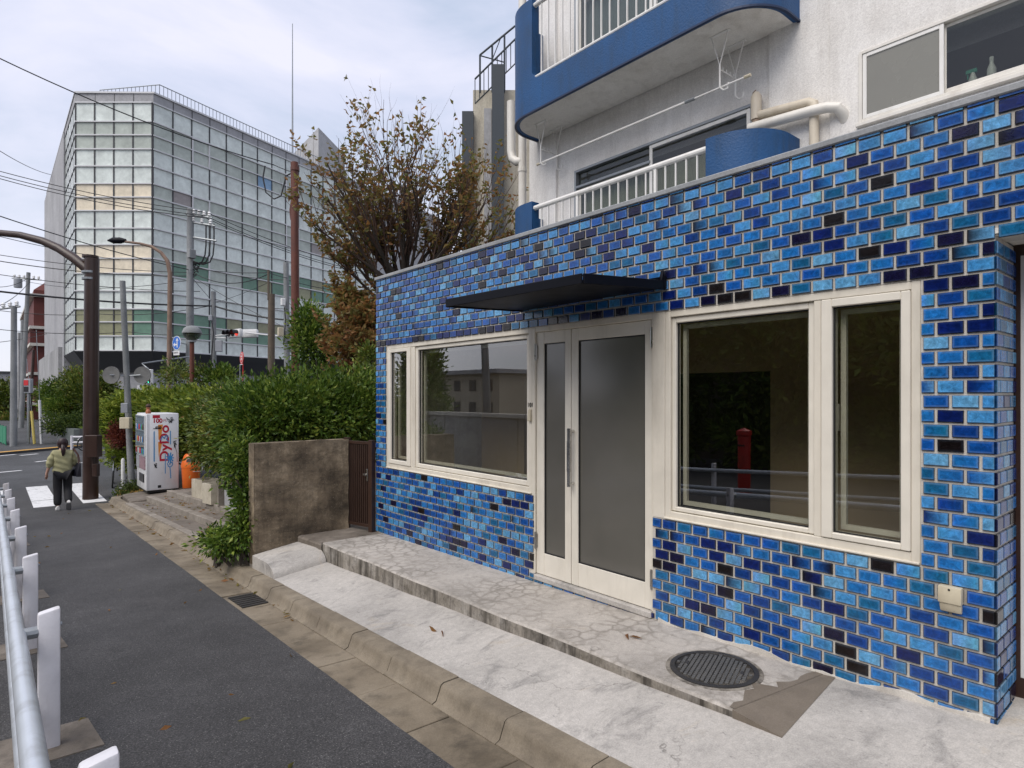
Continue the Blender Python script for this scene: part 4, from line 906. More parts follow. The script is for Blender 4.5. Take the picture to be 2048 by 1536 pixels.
shrub('evergreen_shrub', 'dense dark glossy evergreen shrub spilling over the old garden wall', [(640, 826, 8.9, (0.90, 1.0, 0.52)), (720, 822, 9.3, (0.72, 1.0, 0.54)), (560, 832, 8.5, (0.70, 0.9, 0.46)), (515, 850, 8.2, (0.42, 0.7, 0.40)), (492, 872, 8.4, (0.28, 0.6, 0.36))], 'gloss', 1500, 26, 0.10, 0.075, shell=0.6, up=0.25)
shrub('climbing_plant', 'leafy climber hanging down the edge of the old garden wall to the steps', [(482, 930, 7.25, (0.17, 0.17, 0.34)), (492, 1010, 7.1, (0.13, 0.15, 0.36)), (484, 1060, 7.0, (0.14, 0.16, 0.22)), (455, 1084, 7.0, (0.24, 0.24, 0.10)), (430, 1078, 7.3, (0.20, 0.20, 0.07))], 'gloss', 330, 16, 0.055, 0.062, shell=0.7, up=-0.1, cat='plant')
shrub('garden_shrub', 'mid green shrub with yellowing leaves behind the planters', [(475, 842, 11.0, (0.50, 0.8, 0.6)), (432, 862, 12.5, (0.42, 0.6, 0.6)), (480, 836, 12.0, (0.6, 0.8, 0.5)), (425, 892, 12.4, (0.34, 0.5, 0.38)), (462, 895, 10.6, (0.32, 0.5, 0.36)), (440, 842, 13.5, (0.55, 0.6, 0.48))], 'mid', 800, 30, 0.11, 0.085, shell=0.6, up=0.1)
shrub('conifer_hedge', 'bright yellow green conifer hedge with layered sprays behind the vending machine', [(262, 838, 19.0, (0.85, 1.0, 0.75)), (320, 830, 19.5, (1.1, 1.1, 0.66)), (380, 822, 18.5, (1.1, 1.0, 0.64)), (450, 820, 17.5, (1.2, 1.1, 0.62)), (530, 818, 16.5, (1.3, 1.2, 0.64)), (300, 850, 19.0, (1.3, 1.0, 1.0)), (370, 850, 18.2, (1.2, 1.0, 1.0))], 'conifer', 1300, 26, 0.17, 0.15, shell=0.35, up=0.35, flat=0.45, cat='hedge')
shrub('conifer_bush', 'rounded green conifer bush beside the leaning grey pole', [(242, 905, 17.6, (0.38, 0.4, 0.38)), (232, 835, 18.2, (0.42, 0.4, 0.5)), (262, 925, 17.4, (0.22, 0.3, 0.28))], 'conifer', 210, 24, 0.09, 0.10, shell=0.5, up=0.2, flat=0.6)
shrub('red_leaf_bush', 'dark red leaved bush beside the leaning grey pole', [(248, 876, 17.3, (0.30, 0.3, 0.20)), (240, 862, 17.4, (0.22, 0.2, 0.12))], 'red', 110, 26, 0.07, 0.075, shell=0.6)
shrub('low_weed_patch', 'low green weeds and ivy at the foot of the vending machine', [(258, 978, 15.6, (0.28, 0.4, 0.10)), (246, 988, 15.2, (0.2, 0.3, 0.07)), (272, 972, 16.0, (0.2, 0.3, 0.1))], 'hedge', 70, 18, 0.06, 0.06, shell=0.8, cat='weeds')
shrub('slender_shrub', 'green leafy shrub rising between the autumn tree and the tiled wall', [(735, 725, 10.5, (0.14, 0.2, 0.35)), (742, 760, 10.2, (0.15, 0.2, 0.25))], 'mid', 60, 22, 0.06, 0.07, shell=0.7)
shrub('wispy_garden_plant', 'wispy olive plant rising behind the hedge by the globe lamp', [(405, 752, 21.0, (0.5, 0.5, 0.35)), (350, 745, 23.0, (0.6, 0.5, 0.45))], 'mid', 70, 22, 0.12, 0.12, shell=0.8)
shrub('feathery_garden_plant', 'dark feathery plant rising behind the hedge by the signal pole', [(442, 755, 21.0, (0.5, 0.5, 0.35))], 'gloss', 50, 22, 0.12, 0.14, shell=0.8, up=0.8)
shrub('dark_conifer', 'dark green conifer between the rust coloured pole and the autumn tree', [(628, 690, 19.0, (0.7, 0.7, 0.75)), (622, 650, 19.2, (0.45, 0.5, 0.6))], 'gloss', 200, 26, 0.14, 0.13, shell=0.6, cat='tree')

# autumn tree
def autumn_tree():
    root = thing('autumn_tree', 'half bare autumn tree with upright twigs and rusty brown leaves', 'tree', (0, 0, 0))
    base = at(800, 790, 12.6); base.z = -1.75; R_ = Vector((CS, -SN, 0)); F_ = Vector((SN, CS, 0)); U_ = Vector((0, 0, 1))
    trunk = MB(); tw = MB(); LP, LD = [], []
    fork = Vector((base.x, base.y, 2.1)); trunk.tube([base, base + Vector((0.03, 0, 1.6)), fork], [0.15, 0.12, 0.10], 10)
    rng = random.Random(5)
    def grow(p, dv, length, r, depth):
        n_ = 6 if depth == 0 else 5; pts = [p]; d_ = dv.normalized(); step = length / n_
        for i in range(n_):
            d_ = (d_ + Vector((rng.gauss(0, .10), rng.gauss(0, .10), rng.gauss(0, .07))) + U_ * (0.05 if depth else 0.09)).normalized(); pts.append(pts[-1] + d_ * step)
        rr = [r * (1 - 0.72 * i / n_) for i in range(n_ + 1)]
        (trunk if depth == 0 else tw).tube(pts, rr, 6 if depth == 0 else 4, caps=False)
        if depth < 2:
            k = 12 if depth == 0 else 4
            for q in range(k):
                t = rng.uniform(0.22, 1.0) * n_; i = min(int(t), n_ - 1); pp = pts[i].lerp(pts[i+1], t - i)
                ax = Vector((rng.gauss(0, 1), rng.gauss(0, 1), rng.gauss(0, 0.5))).normalized(); nd = (d_ * 0.95 + ax * 0.48 + U_ * 0.22).normalized()
                grow(pp, nd, length * rng.uniform(0.30, 0.55) if depth == 0 else length * rng.uniform(0.35, 0.6), rr[i] * 0.55, depth + 1)
        else: twigs.append((pts[-1], d_, pts))
    twigs = []
    for i in range(30):
        lat = -1.10 + 2.5 * i / 29 + rng.gauss(0, .05); dep = rng.gauss(0, 0.34); L_ = 2.2 + 0.5 * math.cos(lat) + rng.uniform(-0.3, 0.25)
        if lat < -0.4: L_ *= 0.84
        dv = R_ * math.sin(lat) + U_ * math.cos(lat) + F_ * dep; grow(fork + Vector((rng.gauss(0, .05), rng.gauss(0, .05), rng.uniform(-0.5, 0.05))), dv, L_, 0.045, 0)
    for i in range(30):     # low drooping limbs on the street side
        lat = -rng.uniform(1.0, 2.2); dv = R_ * math.sin(lat) + U_ * math.cos(lat) + F_ * rng.gauss(0, 0.6)
        grow(Vector((base.x, base.y, rng.uniform(0.2, 1.7))), dv, rng.uniform(0.9, 1.5), 0.025, 0)
    for tip, d_, pts in twigs:
        l_ = (tip - fork).dot(R_); h_ = tip.z
        dens = 0.42 if h_ > 4.8 else (0.62 if h_ > 3.4 else 0.8)
        if l_ < -0.7: dens = max(dens, 0.7)
        if h_ < 2.4 and l_ < 0: dens = 0.9
        if rng.random() < dens:
            for q in range(rng.randint(5, 10) if dens > 0.6 else rng.randint(2, 6)):
                t = rng.uniform(0.3, 1.0) * (len(pts)-1); i = min(int(t), len(pts)-2); pp = pts[i].lerp(pts[i+1], t - i)
                LP.append(tuple(pp)); dd = d_ * 0.3 + Vector((rng.gauss(0, 1), rng.gauss(0, 1), rng.gauss(-0.25, 0.7))); LD.append(tuple(dd))
    trunk.build('trunk', M['bark'], root, smooth=True)
    tw.build('twigs', M['twig'], root, smooth=True, kind='stuff')
    P = np.array(LP); D = np.array(LD); n_ = len(P); T = np.clip(np.random.rand(n_)*0.70 + 0.25*np.clip((2.5 - P[:, 2]) / 4, 0, 1) + 0.05, 0, 1)
    leaf_object('crown', P, D, 0.085 + 0.07*np.random.rand(n_), FOL['autumn'], T, root, ratio=0.5, kind='stuff', fold=0.3)
    return n_
print('autumn leaves', autumn_tree())

# ================================================================== STREET THINGS NEAR BY
# guard rail
gr = thing('guard_rail', 'white pipe guard rail on short flat posts along the pavement edge', 'guard rail', (0.2, 2.1, zr(2.1)))
gr_o = Vector(gr.location)
M['rail_white'] = paint('white_rail_paint', (0.66, 0.65, 0.68), 0.45, 0.16, 7, 0.15, 60, dirt=(0.27, 0.23, 0.19), dirt_amt=0.7)
M['rail_silver'] = paint('silver_rail_pipe', (0.56, 0.60, 0.65), 0.32, 0.1, 4, metal=0.35, dirt=(0.25, 0.25, 0.25), dirt_amt=0.6)
pm_ = MB(); pm_.hexa([(-0.048, -0.03, -0.03), (0.048, -0.03, -0.03), (0.048, 0.03, -0.03), (-0.048, 0.03, -0.03), (-0.048, -0.03, 0.715), (0.048, -0.03, 0.735), (0.048, 0.03, 0.735), (-0.048, 0.03, 0.715)])
pme = pm_.mesh('post', M['rail_white'], smooth=True, bevel=0.012, seg=2); bk = MB(); bk.tube([(-0.13, 0, 0.62), (-0.045, 0, 0.62)], 0.03, 10); bke = bk.mesh('bracket', M['galv'], smooth=True); bk = MB(); bk.tube([(-0.13, 0, 0.27), (-0.045, 0, 0.27)], 0.024, 10); bke2 = bk.mesh('bracket', M['galv'], smooth=True)
bo = MB(); bo.tube([(0.047, 0, 0.64), (0.056, 0, 0.64)], 0.011, 8); boe = bo.mesh('bolt', M['galv'])
for y in (0.1, 2.1, 4.06, 6.04, 8.0, 9.95, 11.9, 13.85, 15.8):
    l_ = Vector((0.235, y, zr(y))) - gr_o; p_ = place('post', pme, l_, parent=gr); place('bracket', bke, (0, 0, 0), parent=p_); place('bracket', bke2, (0, 0, 0), parent=p_); place('bolt', boe, (0, 0, 0), parent=p_)
for nm, xo, zo, rad in (('upper_pipe', 0.105, 0.62, 0.037), ('lower_pipe', 0.105, 0.27, 0.030)):
    mb = MB(); mb.tube([Vector((xo, y, zr(y) + zo)) - gr_o for y in (-2.0, 3, 8, 12, 15.9, 16.1)], [rad]*5 + [rad*0.6], 14); mb.build(nm, M['rail_silver'], gr, smooth=True)

# vending machine
vm = thing('vending_machine', 'white drinks vending machine with red and blue lettering on its scrawled side', 'vending machine', (2.74, 16.35, -2.262))
vw, vd, vh = 1.16, 0.68, 1.83      # along Y, along X, height
body = MB().box(0, vd, 0, vw, 0.05, vh).build('body', paint('vending_white', (0.72, 0.73, 0.75), 0.3, 0.06, 3, dirt=(0.4, 0.4, 0.42), dirt_amt=0.25), vm, bevel=0.02, seg=2, smooth=True)
MB().box(0.03, vd-0.03, 0.03, vw-0.03, 0.0, 0.052).build('plinth', M['black_plastic'], vm)
mb = MB(); ring(mb, 0.03, vw-0.03, 0.85, vh-0.04, 0.035, -0.03, -0.001); 
for z_ in (1.13, 1.42): mb.box(-0.03, -0.002, 0.065, vw-0.065, z_, z_+0.03)
mb.build('display_frame', M['plastic_white'], vm, bevel=0.004)
MB().box(-0.0015, -0.0005, 0.066, vw-0.066, 0.886, vh-0.076).build('display_back', paint('display_back', (0.20, 0.27, 0.33), 0.3), vm)
CANS = [(0.5, 0.04, 0.03), (0.03, 0.2, 0.5), (0.6, 0.5, 0.08), (0.05, 0.35, 0.12), (0.6, 0.6, 0.62), (0.10, 0.05, 0.03)]
canm = [MB().lathe([(0.024, 0), (0.026, 0.01), (0.026, 0.11), (0.020, 0.125)], n=10).mesh('can', paint('can_paint_%d' % i, c_, 0.3), smooth=True) for i, c_ in enumerate(CANS)]
for z_ in (0.89, 1.162, 1.452):
    for i in range(9): place('sample_can', random.choice(canm), (-0.027 + 0.0, 0.12 + i*0.115, z_), parent=vm, scale=(0.5, 1, 1))
MB().box(-0.034, -0.031, 0.04, vw-0.04, 0.86, vh-0.05).build('display_pane', glass('vending_glass', (0.8, 0.86, 0.88), 1.2), vm)
MB().box(-0.02, -0.001, 0.05, 0.70, 0.53, 0.82).build('poster_panel', paint('poster_panel', (0.35, 0.22, 0.25), 0.4, 0.6, 14), vm)
MB().box(-0.02, -0.001, 0.74, vw-0.06, 0.53, 0.82).build('coin_panel', M['grey_box'], vm)
MB().box(-0.02, -0.001, 0.20, 0.75, 0.22, 0.42).build('pickup_flap', M['black_plastic'], vm, bevel=0.006)
MB().box(0.24, 0.31, -0.004, -0.001, 0.10, 0.16).build('vent_grille', M['black_plastic'], vm)
M['v_red'] = paint('vending_red', (0.45, 0.012, 0.035), 0.4, 0.08); M['v_blue'] = paint('spray_blue', (0.03, 0.25, 0.55), 0.6, 0.2, 9); M['v_orange'] = paint('vending_orange', (0.75, 0.28, 0.05), 0.4); M['v_black'] = paint('marker_black', (0.012, 0.012, 0.014), 0.5)
UPM = Matrix(((0, -1, 0), (0, 0, -1), (1, 0, 0)))
t_ = place('lettering', text_mesh('lettering', 'DyDo', 0.27, M['v_red'], 0.0008, bold=0.006), (0.385, -0.0022, 1.13), parent=vm); t_.rotation_euler = UPM.to_euler(); t_.scale = (1.28, 1.0, 1.0)
place('price_lettering', text_mesh('price_lettering', '100', 0.135, M['v_red'], 0.0008, bold=0.005), (0.235, -0.0022, 1.66), (math.radians(90), 0, 0), vm)
place('yen_lettering', text_mesh('yen_lettering', '\u5186', 0.07, M['v_red'], 0.0008), (0.385, -0.0022, 1.66), (math.radians(90), 0, 0), vm)
mb = MB(); mb.box(0.135, 0.285, -0.0030, -0.0012, 1.725, 1.795); mb.build('price_badge', M['v_red'], vm, bevel=0.0)
mb = MB(); mb.add([(0.245, -0.0016, 1.57), (0.345, -0.0016, 1.57), (0.305, -0.0016, 1.22), (0.255, -0.0016, 1.22)], [(0, 1, 2, 3)]); mb.add([(0.245, -0.0016, 1.17), (0.335, -0.0016, 1.17), (0.26, -0.0016, 0.80)], [(0, 1, 2)]); mb.build('orange_flash', M['v_orange'], vm)
mb = MB()
def stroke(mb, pts, w, yo=-0.0038):
    for (xa, za2), (xb, zb2) in zip(pts[:-1], pts[1:]):
        dx, dz = xb-xa, zb2-za2; l_ = math.hypot(dx, dz) or 1; nx2, nz2 = -dz/l_*w/2, dx/l_*w/2
        mb.add([(xa+nx2, yo, za2+nz2), (xb+nx2, yo, zb2+nz2), (xb-nx2, yo, zb2-nz2), (xa-nx2, yo, za2-nz2)], [(0, 1, 2, 3)])
stroke(mb, [(0.165, 1.42), (0.165, 0.72)], 0.022); stroke(mb, [(0.50, 1.42), (0.505, 1.10)], 0.018); stroke(mb, [(0.395, 0.88), (0.395, 0.42)], 0.016)
for a_ in range(9): stroke(mb, [(0.495 + 0.02*math.cos(a_*.7), 0.78), (0.495 + 0.08*math.cos(a_*.7), 0.78 + 0.13*math.sin(a_*.7))], 0.026, -0.0038 - a_*0.00012)
stroke(mb, [(0.44, 0.66), (0.46, 0.58), (0.51, 0.57), (0.55, 0.62), (0.54, 0.68), (0.49, 0.66), (0.49, 0.61)], 0.018, -0.0050); stroke(mb, [(0.49, 0.57), (0.50, 0.48), (0.51, 0.30)], 0.018, -0.0052)
stroke(mb, [(0.30, 1.21), (0.33, 1.30), (0.38, 1.24), (0.40, 1.32), (0.45, 1.30), (0.42, 1.22), (0.47, 1.16)], 0.020, -0.0054)
mb.build('blue_spray_mark', M['v_blue'], vm)
mb = MB(); rg = random.Random(3)
for (cx_, cz_, n2, w2, h2, lw) in ((0.50, 1.68, 16, 0.085, 0.085, 0.009), (0.22, 1.50, 15, 0.11, 0.035, 0.011), (0.195, 0.62, 9, 0.035, 0.055, 0.012), (0.60, 1.10, 10, 0.04, 0.08, 0.013)):
    pts = [(cx_ + rg.uniform(-w2, w2), cz_ + rg.uniform(-h2, h2)) for _ in range(n2)]
    for i in range(n2 - 1): stroke(mb, [pts[i], pts[i+1]], lw, -0.0056 - i*0.00008)
stroke(mb, [(0.60, 1.05), (0.64, 0.90), (0.645, 0.68)], 0.008, -0.0064)
mb.build('black_scrawl', M['v_black'], vm)
for x_ in (0.03, 0.055): MB().box(x_, x_+0.006, -0.0035, -0.0008, 0.06, vh-0.02).build('door_seam', M['grey_box'], vm)
og = thing('ornament', 'small orange and brown ornament on top of the vending machine', 'ornament', (2.80, 16.43, -2.262 + vh))
MB().lathe([(0.05, 0.0), (0.06, 0.03), (0.045, 0.08), (0.03, 0.10), (0.045, 0.13), (0.04, 0.17), (0.0, 0.19)], n=12).build('ornament_body', paint('orange_clay', (0.45, 0.16, 0.08), 0.6, 0.3, 30), og, smooth=True)
MB().lathe([(0.05, 0.15), (0.055, 0.18), (0.03, 0.22), (0.0, 0.23)], n=12).build('ornament_top', paint('brown_cap', (0.06, 0.03, 0.02), 0.7), og, smooth=True)

# orange bin
bn = thing('waste_bin', 'orange plastic recycling bin with a silver chute beside the vending machine', 'bin', (3.66, 16.25, -2.225))
M['orange'] = paint('orange_plastic', (0.78, 0.155, 0.02), 0.4, 0.08, 5)
MB().lathe([(0.165, 0.0), (0.18, 0.02), (0.205, 0.50), (0.205, 0.52)], n=20).build('bin_body', M['orange'], bn, smooth=True)
MB().lathe([(0.212, 0.50), (0.215, 0.56), (0.19, 0.66), (0.15, 0.78), (0.12, 0.82), (0.0, 0.83)], n=20).build('bin_hood', M['orange'], bn, smooth=True)
mb = MB(); mb.tube([(-0.02, -0.08, 0.72), (-0.07, -0.19, 0.66)], 0.075, 14); mb.build('chute', M['galv'], bn, smooth=True)
mb = MB(); mb.tube([(0.20, -0.05, 0.52), (0.235, -0.09, 0.45), (0.16, -0.19, 0.41), (0.0, -0.22, 0.42)], 0.008, 6); mb.build('bail_handle', M['plastic_white'], bn, smooth=True)

# planters
M['planter'] = concrete('cream_planter', (0.36, 0.32, 0.24), (0.50, 0.455, 0.36), (0.60, 0.56, 0.47), 3, 90, 0.2, streak=0.25, dark=(0.2, 0.15, 0.1), spots=0.3)
def planter(lab, x, y, w, l, h, rz, mt='planter', fill=True):
    z = zs_(2, y) - 0.006; t = thing('planter', lab, 'planter', (x, y, z), rz, 'concrete planters on the old steps')
    t.rotation_euler = (-0.0525, 0, rz); mb = MB(); tk = 0.035
    mb.box(-w/2, w/2, -l/2, -l/2+tk, 0, h); mb.box(-w/2, w/2, l/2-tk, l/2, 0, h); mb.box(-w/2, -w/2+tk, -l/2+tk, l/2-tk, 0, h); mb.box(w/2-tk, w/2, -l/2+tk, l/2-tk, 0, h); mb.box(-w/2+tk, w/2-tk, -l/2+tk, l/2-tk, 0.0, 0.04); mb.build('planter_box', M[mt], t)
    MB().box(-w/2+tk+.001, w/2-tk-.001, -l/2+tk+.001, l/2-tk-.001, 0.04, h-0.05).build('soil', M['soil'], t)
planter('square cream planter with dark soil beside the orange bin', 3.27, 13.25, 0.36, 0.75, 0.36, 0.02)
planter('chipped cream planter between the square planter and the grey slab', 3.13, 12.05, 0.32, 0.5, 0.36, 0.04)
planter('pale grey planter half hidden behind the climbing plant', 3.15, 10.6, 0.36, 0.6, 0.40, 0.03, 'far_concrete')
sl_ = MB(); sl_.box(-0.10, 0.10, -0.03, 0.03, 0, 0.44); so_ = sl_.build('concrete_slab', M['step_edge'], bevel=0.006); so_.location = (3.10, 11.45, zs_(2, 11.45) - 0.01); tag(so_, 'upright grey concrete slab between two planters', 'slab')

# fallen leaves on the pavement and steps
def scatter():
    P = []
    for _ in range(26):
        y = random.uniform(2.5, 16); x = random.uniform(0.3, 1.9); P.append((x, y, zr(y) + 0.006))
    for _ in range(170):
        y = random.uniform(7.4, 15.4); k = random.choice((0, 0, 1, 1, 2)); x = random.uniform(SX[k] + 0.1, SX[k+1]); P.append((x, y, zs_(k, y) + 0.004))
    for _ in range(90): y = random.uniform(5, 17); P.append((kx(y) - 0.07 + random.gauss(0, .03), y, zr(y) + 0.006))
    P += [(2.45, 3.75, za(2.45, 3.75)+.008), (2.48, 3.72, za(2.48, 3.72)+.010), (3.12, 2.55, zp(2.55)+.006), (3.15, 2.58, zp(2.58)+.008), (1.05, 7.6, zr(7.6)+.008)]
    P = np.array(P); n_ = len(P); D = np.random.normal(size=(n_, 3)) * np.array([1, 1, 0.12]); S = 0.035 + 0.05*np.random.rand(n_); S[-5:] = 0.10
    o_ = leaf_object('fallen_leaves', P, D, S, FOL['autumn'], np.random.rand(n_)*0.6+.2, None, 0.4); tag(o_, 'dry fallen leaves scattered over the pavement, gutter and steps', 'leaves', None, 'stuff')
scatter()
# ================================================================== FAR SIDE OF THE CROSSING
R_ = Vector((CS, -SN, 0)); F_ = Vector((SN, CS, 0)); UP = Vector((0, 0, 1))
# ---- glass office building
ofc = thing('office_building', 'six storey office block clad in pale glass panels with a chamfered corner', 'building', (0, 0, 0))
KC = 37.0; GZ = -2.44
PA = at(152, 790, KC); PB = at(305, 790, KC); DR = Vector((0.927, 0.375, 0)).normalized(); DLf = Vector((0.0, 1.0, 0))
lv = lambda y: (790 - y) / 1240.0 * KC
rows_px = [206, 244, 271, 299, 333, 368, 395, 422, 457, 490, 517, 547, 582, 618, 644, 672, 701]
rows_z = [lv(y) for y in rows_px]; roofz = lv(188)
M['clad'] = concrete('office_grey_cladding', (0.30, 0.30, 0.31), (0.36, 0.36, 0.37), (0.42, 0.42, 0.43), 0.3, 6, 0.05, spots=0.1)
M['clad_dark'] = paint('dark_office_soffit', (0.045, 0.047, 0.052), 0.5, 0.2, 0.5)
M['mullion'] = paint('dark_mullion', (0.035, 0.035, 0.04), 0.5); M['transom'] = paint('pale_transom', (0.58, 0.58, 0.59), 0.45, 0.08, 1)
def panel_mat(name, c, rough=0.25, v=0.12):
    m = NT(name); p = m.pos(); n1 = m.noise(p, 0.9, 5, 0.65, 0.4); n2 = m.noise(p, 3.5, 4, 0.7)
    col = m.mix(1.0, c, m.ramp(n1, [(0.3, 1-v*1.6), (0.7, 1+v)]), 'MULTIPLY'); col = m.mix(1.0, col, m.ramp(n2, [(0.3, 1-v), (0.7, 1+v*.7)]), 'MULTIPLY')
    m.set(col, rough, None, 0.4); return m.mat
PM = {'spandrel': panel_mat('pale_spandrel_glass', (0.66, 0.71, 0.67)), 'window': panel_mat('grey_green_window_glass', (0.44, 0.48, 0.43)), 'warm': panel_mat('painted_warm_reflection', (0.78, 0.69, 0.53), 0.2), 'green': panel_mat('green_window_glass', (0.13, 0.24, 0.175)), 'dim': panel_mat('olive_window_glass', (0.27, 0.27, 0.165)), 'grey': panel_mat('brown_grey_blind', (0.30, 0.27, 0.26)), 'sky': panel_mat('blue_window_panel', (0.22, 0.36, 0.52))}  # warm panels have a warm sky reflection painted into their colour
pane_cache = {}
def pane(w, h, mt):
    k = (round(w, 2), round(h, 2), mt)
    if k not in pane_cache: pane_cache[k] = MB().box(-w/2, w/2, -0.03, 0.0, -h/2, h/2).mesh('pane', PM[mt])
    return pane_cache[k]
kinds = ['spandrel', 'window', 'window', 'spandrel', 'spandrel', 'window', 'window', 'spandrel', 'spandrel', 'window', 'window', 'spandrel', 'spandrel', 'window', 'window', 'spandrel']
rngo = random.Random(11)
def curtain(part, p0, dirv, ncol, pitch, face):
    nrm_ = Vector((dirv.y, -dirv.x, 0)); ang = math.atan2(dirv.y, dirv.x)
    ln = ncol * pitch
    for i in range(ncol):
        c_ = p0 + dirv * (pitch * (i + 0.5))
        for r in range(16):
            z1, z0 = rows_z[r], rows_z[r+1]; kd = kinds[r]
            if face == 'chamfer' and r in (5, 6, 9, 10): kd = 'warm'
            if face == 'chamfer' and r in (13, 14): kd = 'green' if i == 3 else 'dim'
            if face == 'side':
                if r in (13, 14): kd = rngo.choice(('green', 'green', 'dim', 'window'))
                elif r in (9, 10): kd = rngo.choice(('window', 'window', 'green', 'window')) if i < 6 else rngo.choice(('green', 'green', 'dim'))
                elif r in (5, 6) : kd = rngo.choice(('window', 'grey', 'window', 'window'))
                if i == 6 and r == 2: kd = 'sky'
                if kinds[r] == 'window' and i in (2, 8): kd = 'window' if r < 8 else 'green'
            place('pane', pane(pitch - 0.06, z1 - z0 - 0.06, kd), c_ + Vector((0, 0, (z0+z1)/2)), (0, 0, ang), part)
    for i in range(ncol + 1):
        mb = MB(); q = p0 + dirv * (pitch * i); w_ = 0.035
        mb.obox((q.x + nrm_.x*0.02, q.y + nrm_.y*0.02, (rows_z[0]+rows_z[-1])/2), (w_*2, 0.10, rows_z[0]-rows_z[-1]), ang); mb.build('mullion', M['mullion'], part)
    for z in rows_z:
        mb = MB(); q = p0 + dirv * ln/2; mb.obox((q.x + nrm_.x*0.035, q.y + nrm_.y*0.035, z), (ln, 0.16, 0.07), ang); mb.build('transom', M['transom'], part)
    if face == 'side':
        for i in (2, 8):
            for (ra, rb) in ((1, 3), (5, 7), (9, 11)):
                z1, z0 = rows_z[ra], rows_z[rb]; q = p0 + dirv * (pitch * i); mb = MB()
                for u0, u1, a_, b_ in ((0.0, 0.08, z0, z1), (pitch-0.08, pitch, z0, z1), (0.08, pitch-0.08, z0, z0+0.07), (0.08, pitch-0.08, z1-0.07, z1)):
                    c_ = q + dirv * ((u0+u1)/2) + nrm_ * 0.07; mb.obox((c_.x, c_.y, (a_+b_)/2), (u1-u0, 0.10, b_-a_), ang)
                mb.build('opening_sash', M['transom'], part)
ch_dir = (PB - PA).normalized(); ch_len = (PB - PA).length
f1 = thing_part('corner_facade', ofc); curtain(f1, Vector((PA.x, PA.y, 0)), ch_dir, 4, ch_len/4, 'chamfer')
f2 = thing_part('street_facade', ofc); curtain(f2, Vector((PB.x, PB.y, 0)), DR, 16, 1.25, 'side')
f3 = thing_part('lane_facade', ofc)
# on the lane side the facade runs away from the crossing, wall looks along -X
for i in range(5):
    for r in range(16):
        z1, z0 = rows_z[r], rows_z[r+1]; o_ = place('pane', pane(1.2, z1-z0-0.06, 'spandrel' if kinds[r] == 'spandrel' else 'window'), (PA.x, PA.y + 0.65 + 1.3*i, (z0+z1)/2), (0, 0, math.radians(-90)), f3)
for z in rows_z: MB().box(PA.x-0.06, PA.x+0.04, PA.y, PA.y+6.5, z-0.04, z+0.04).build('transom', M['mullion'], f3)
for i in range(6): MB().box(PA.x-0.05, PA.x+0.04, PA.y+1.3*i-0.03, PA.y+1.3*i+0.03, rows_z[-1], rows_z[0]).build('mullion', M['mullion'], f3)
endp = PB + DR * 30
inset = 0.04
poly = [(PA.x+inset, PA.y+inset), (PB.x, PB.y+inset*2), (endp.x, endp.y+inset), (endp.x-6, endp.y+16), (PA.x+inset, PA.y+24)]
MB().prism(poly, rows_z[-1]-0.02, rows_z[0]).build('core', M['clad'], ofc)
MB().prism([(PA.x-0.05, PA.y-0.05), (PB.x+0.03, PB.y-0.08), (endp.x, endp.y-0.12), (endp.x-6, endp.y+16), (PA.x-0.05, PA.y+24)], rows_z[0], roofz).build('parapet', M['clad'], ofc)
MB().prism([(PA.x-0.10, PA.y-0.12), (PB.x+0.06, PB.y-0.16), (endp.x, endp.y-0.2), (endp.x-6, endp.y+16), (PA.x-0.10, PA.y+24)], roofz, roofz+0.10).build('roof_edge', M['transom'], ofc)
for i in range(1, 4): 
    q = PA + ch_dir*(ch_len*i/4); MB().obox((q.x, q.y-0.07, (rows_z[0]+roofz)/2), (0.03, 0.03, roofz-rows_z[0]-.02), math.atan2(ch_dir.y, ch_dir.x)).build('panel_joint', M['mullion'], ofc)
for i in range(0, 16, 1):
    q = PB + DR*(1.25*(i+1)); MB().obox((q.x+0.03, q.y-0.10, (rows_z[0]+roofz)/2), (0.03, 0.03, roofz-rows_z[0]-.02), math.atan2(DR.y, DR.x)).build('panel_joint', M['mullion'], ofc)
# grey lane wall beyond the glass and the projecting lower wing
MB().box(PA.x-0.12, PA.x+2, PA.y+6.5, PA.y+26, GZ, lv(195)).build('lane_wall', M['clad'], ofc)
MB().box(PA.x-0.35, PA.x+1.5, PA.y+7.5, PA.y+30, GZ, 3.3).build('low_wing', M['far_concrete'], ofc)
# ground floor: tapered dark fascia, grey band, glazing and columns set back
def inset_poly(d_): return [(PA.x+d_, PA.y+d_*0.6), (PB.x+d_*0.25, PB.y+d_*1.2), (endp.x, endp.y+d_), (endp.x-6, endp.y+16), (PA.x+d_, PA.y+24)]
mb = MB(); p_a, p_b = inset_poly(-0.12), inset_poly(0.75); za1, zb1 = rows_z[-1]-0.035, lv(743); n5 = len(p_a)
mb.add([(x, y, za1) for x, y in p_a] + [(x, y, zb1) for x, y in p_b], [(i, (i+1) % n5, n5+(i+1) % n5, n5+i) for i in range(n5)] + [tuple(range(n5, 2*n5)), tuple(range(n5))]); mb.build('dark_fascia', M['clad_dark'], ofc)
MB().prism(inset_poly(0.95), lv(777), zb1).build('grey_band', M['clad'], ofc)
MB().prism(inset_poly(1.2), GZ, lv(777)).build('ground_floor_glazing', panel_mat('dark_ground_glazing', (0.045, 0.075, 0.09), 0.08), ofc)
for i in range(9):
    q = PB + DR*(2.2*i) + Vector((0.3, 0.9, 0)); mb = MB(); mb.tube([(q.x, q.y, GZ), (q.x, q.y, lv(770))], 0.14, 10); mb.build('column', M['transom'], ofc, smooth=True)
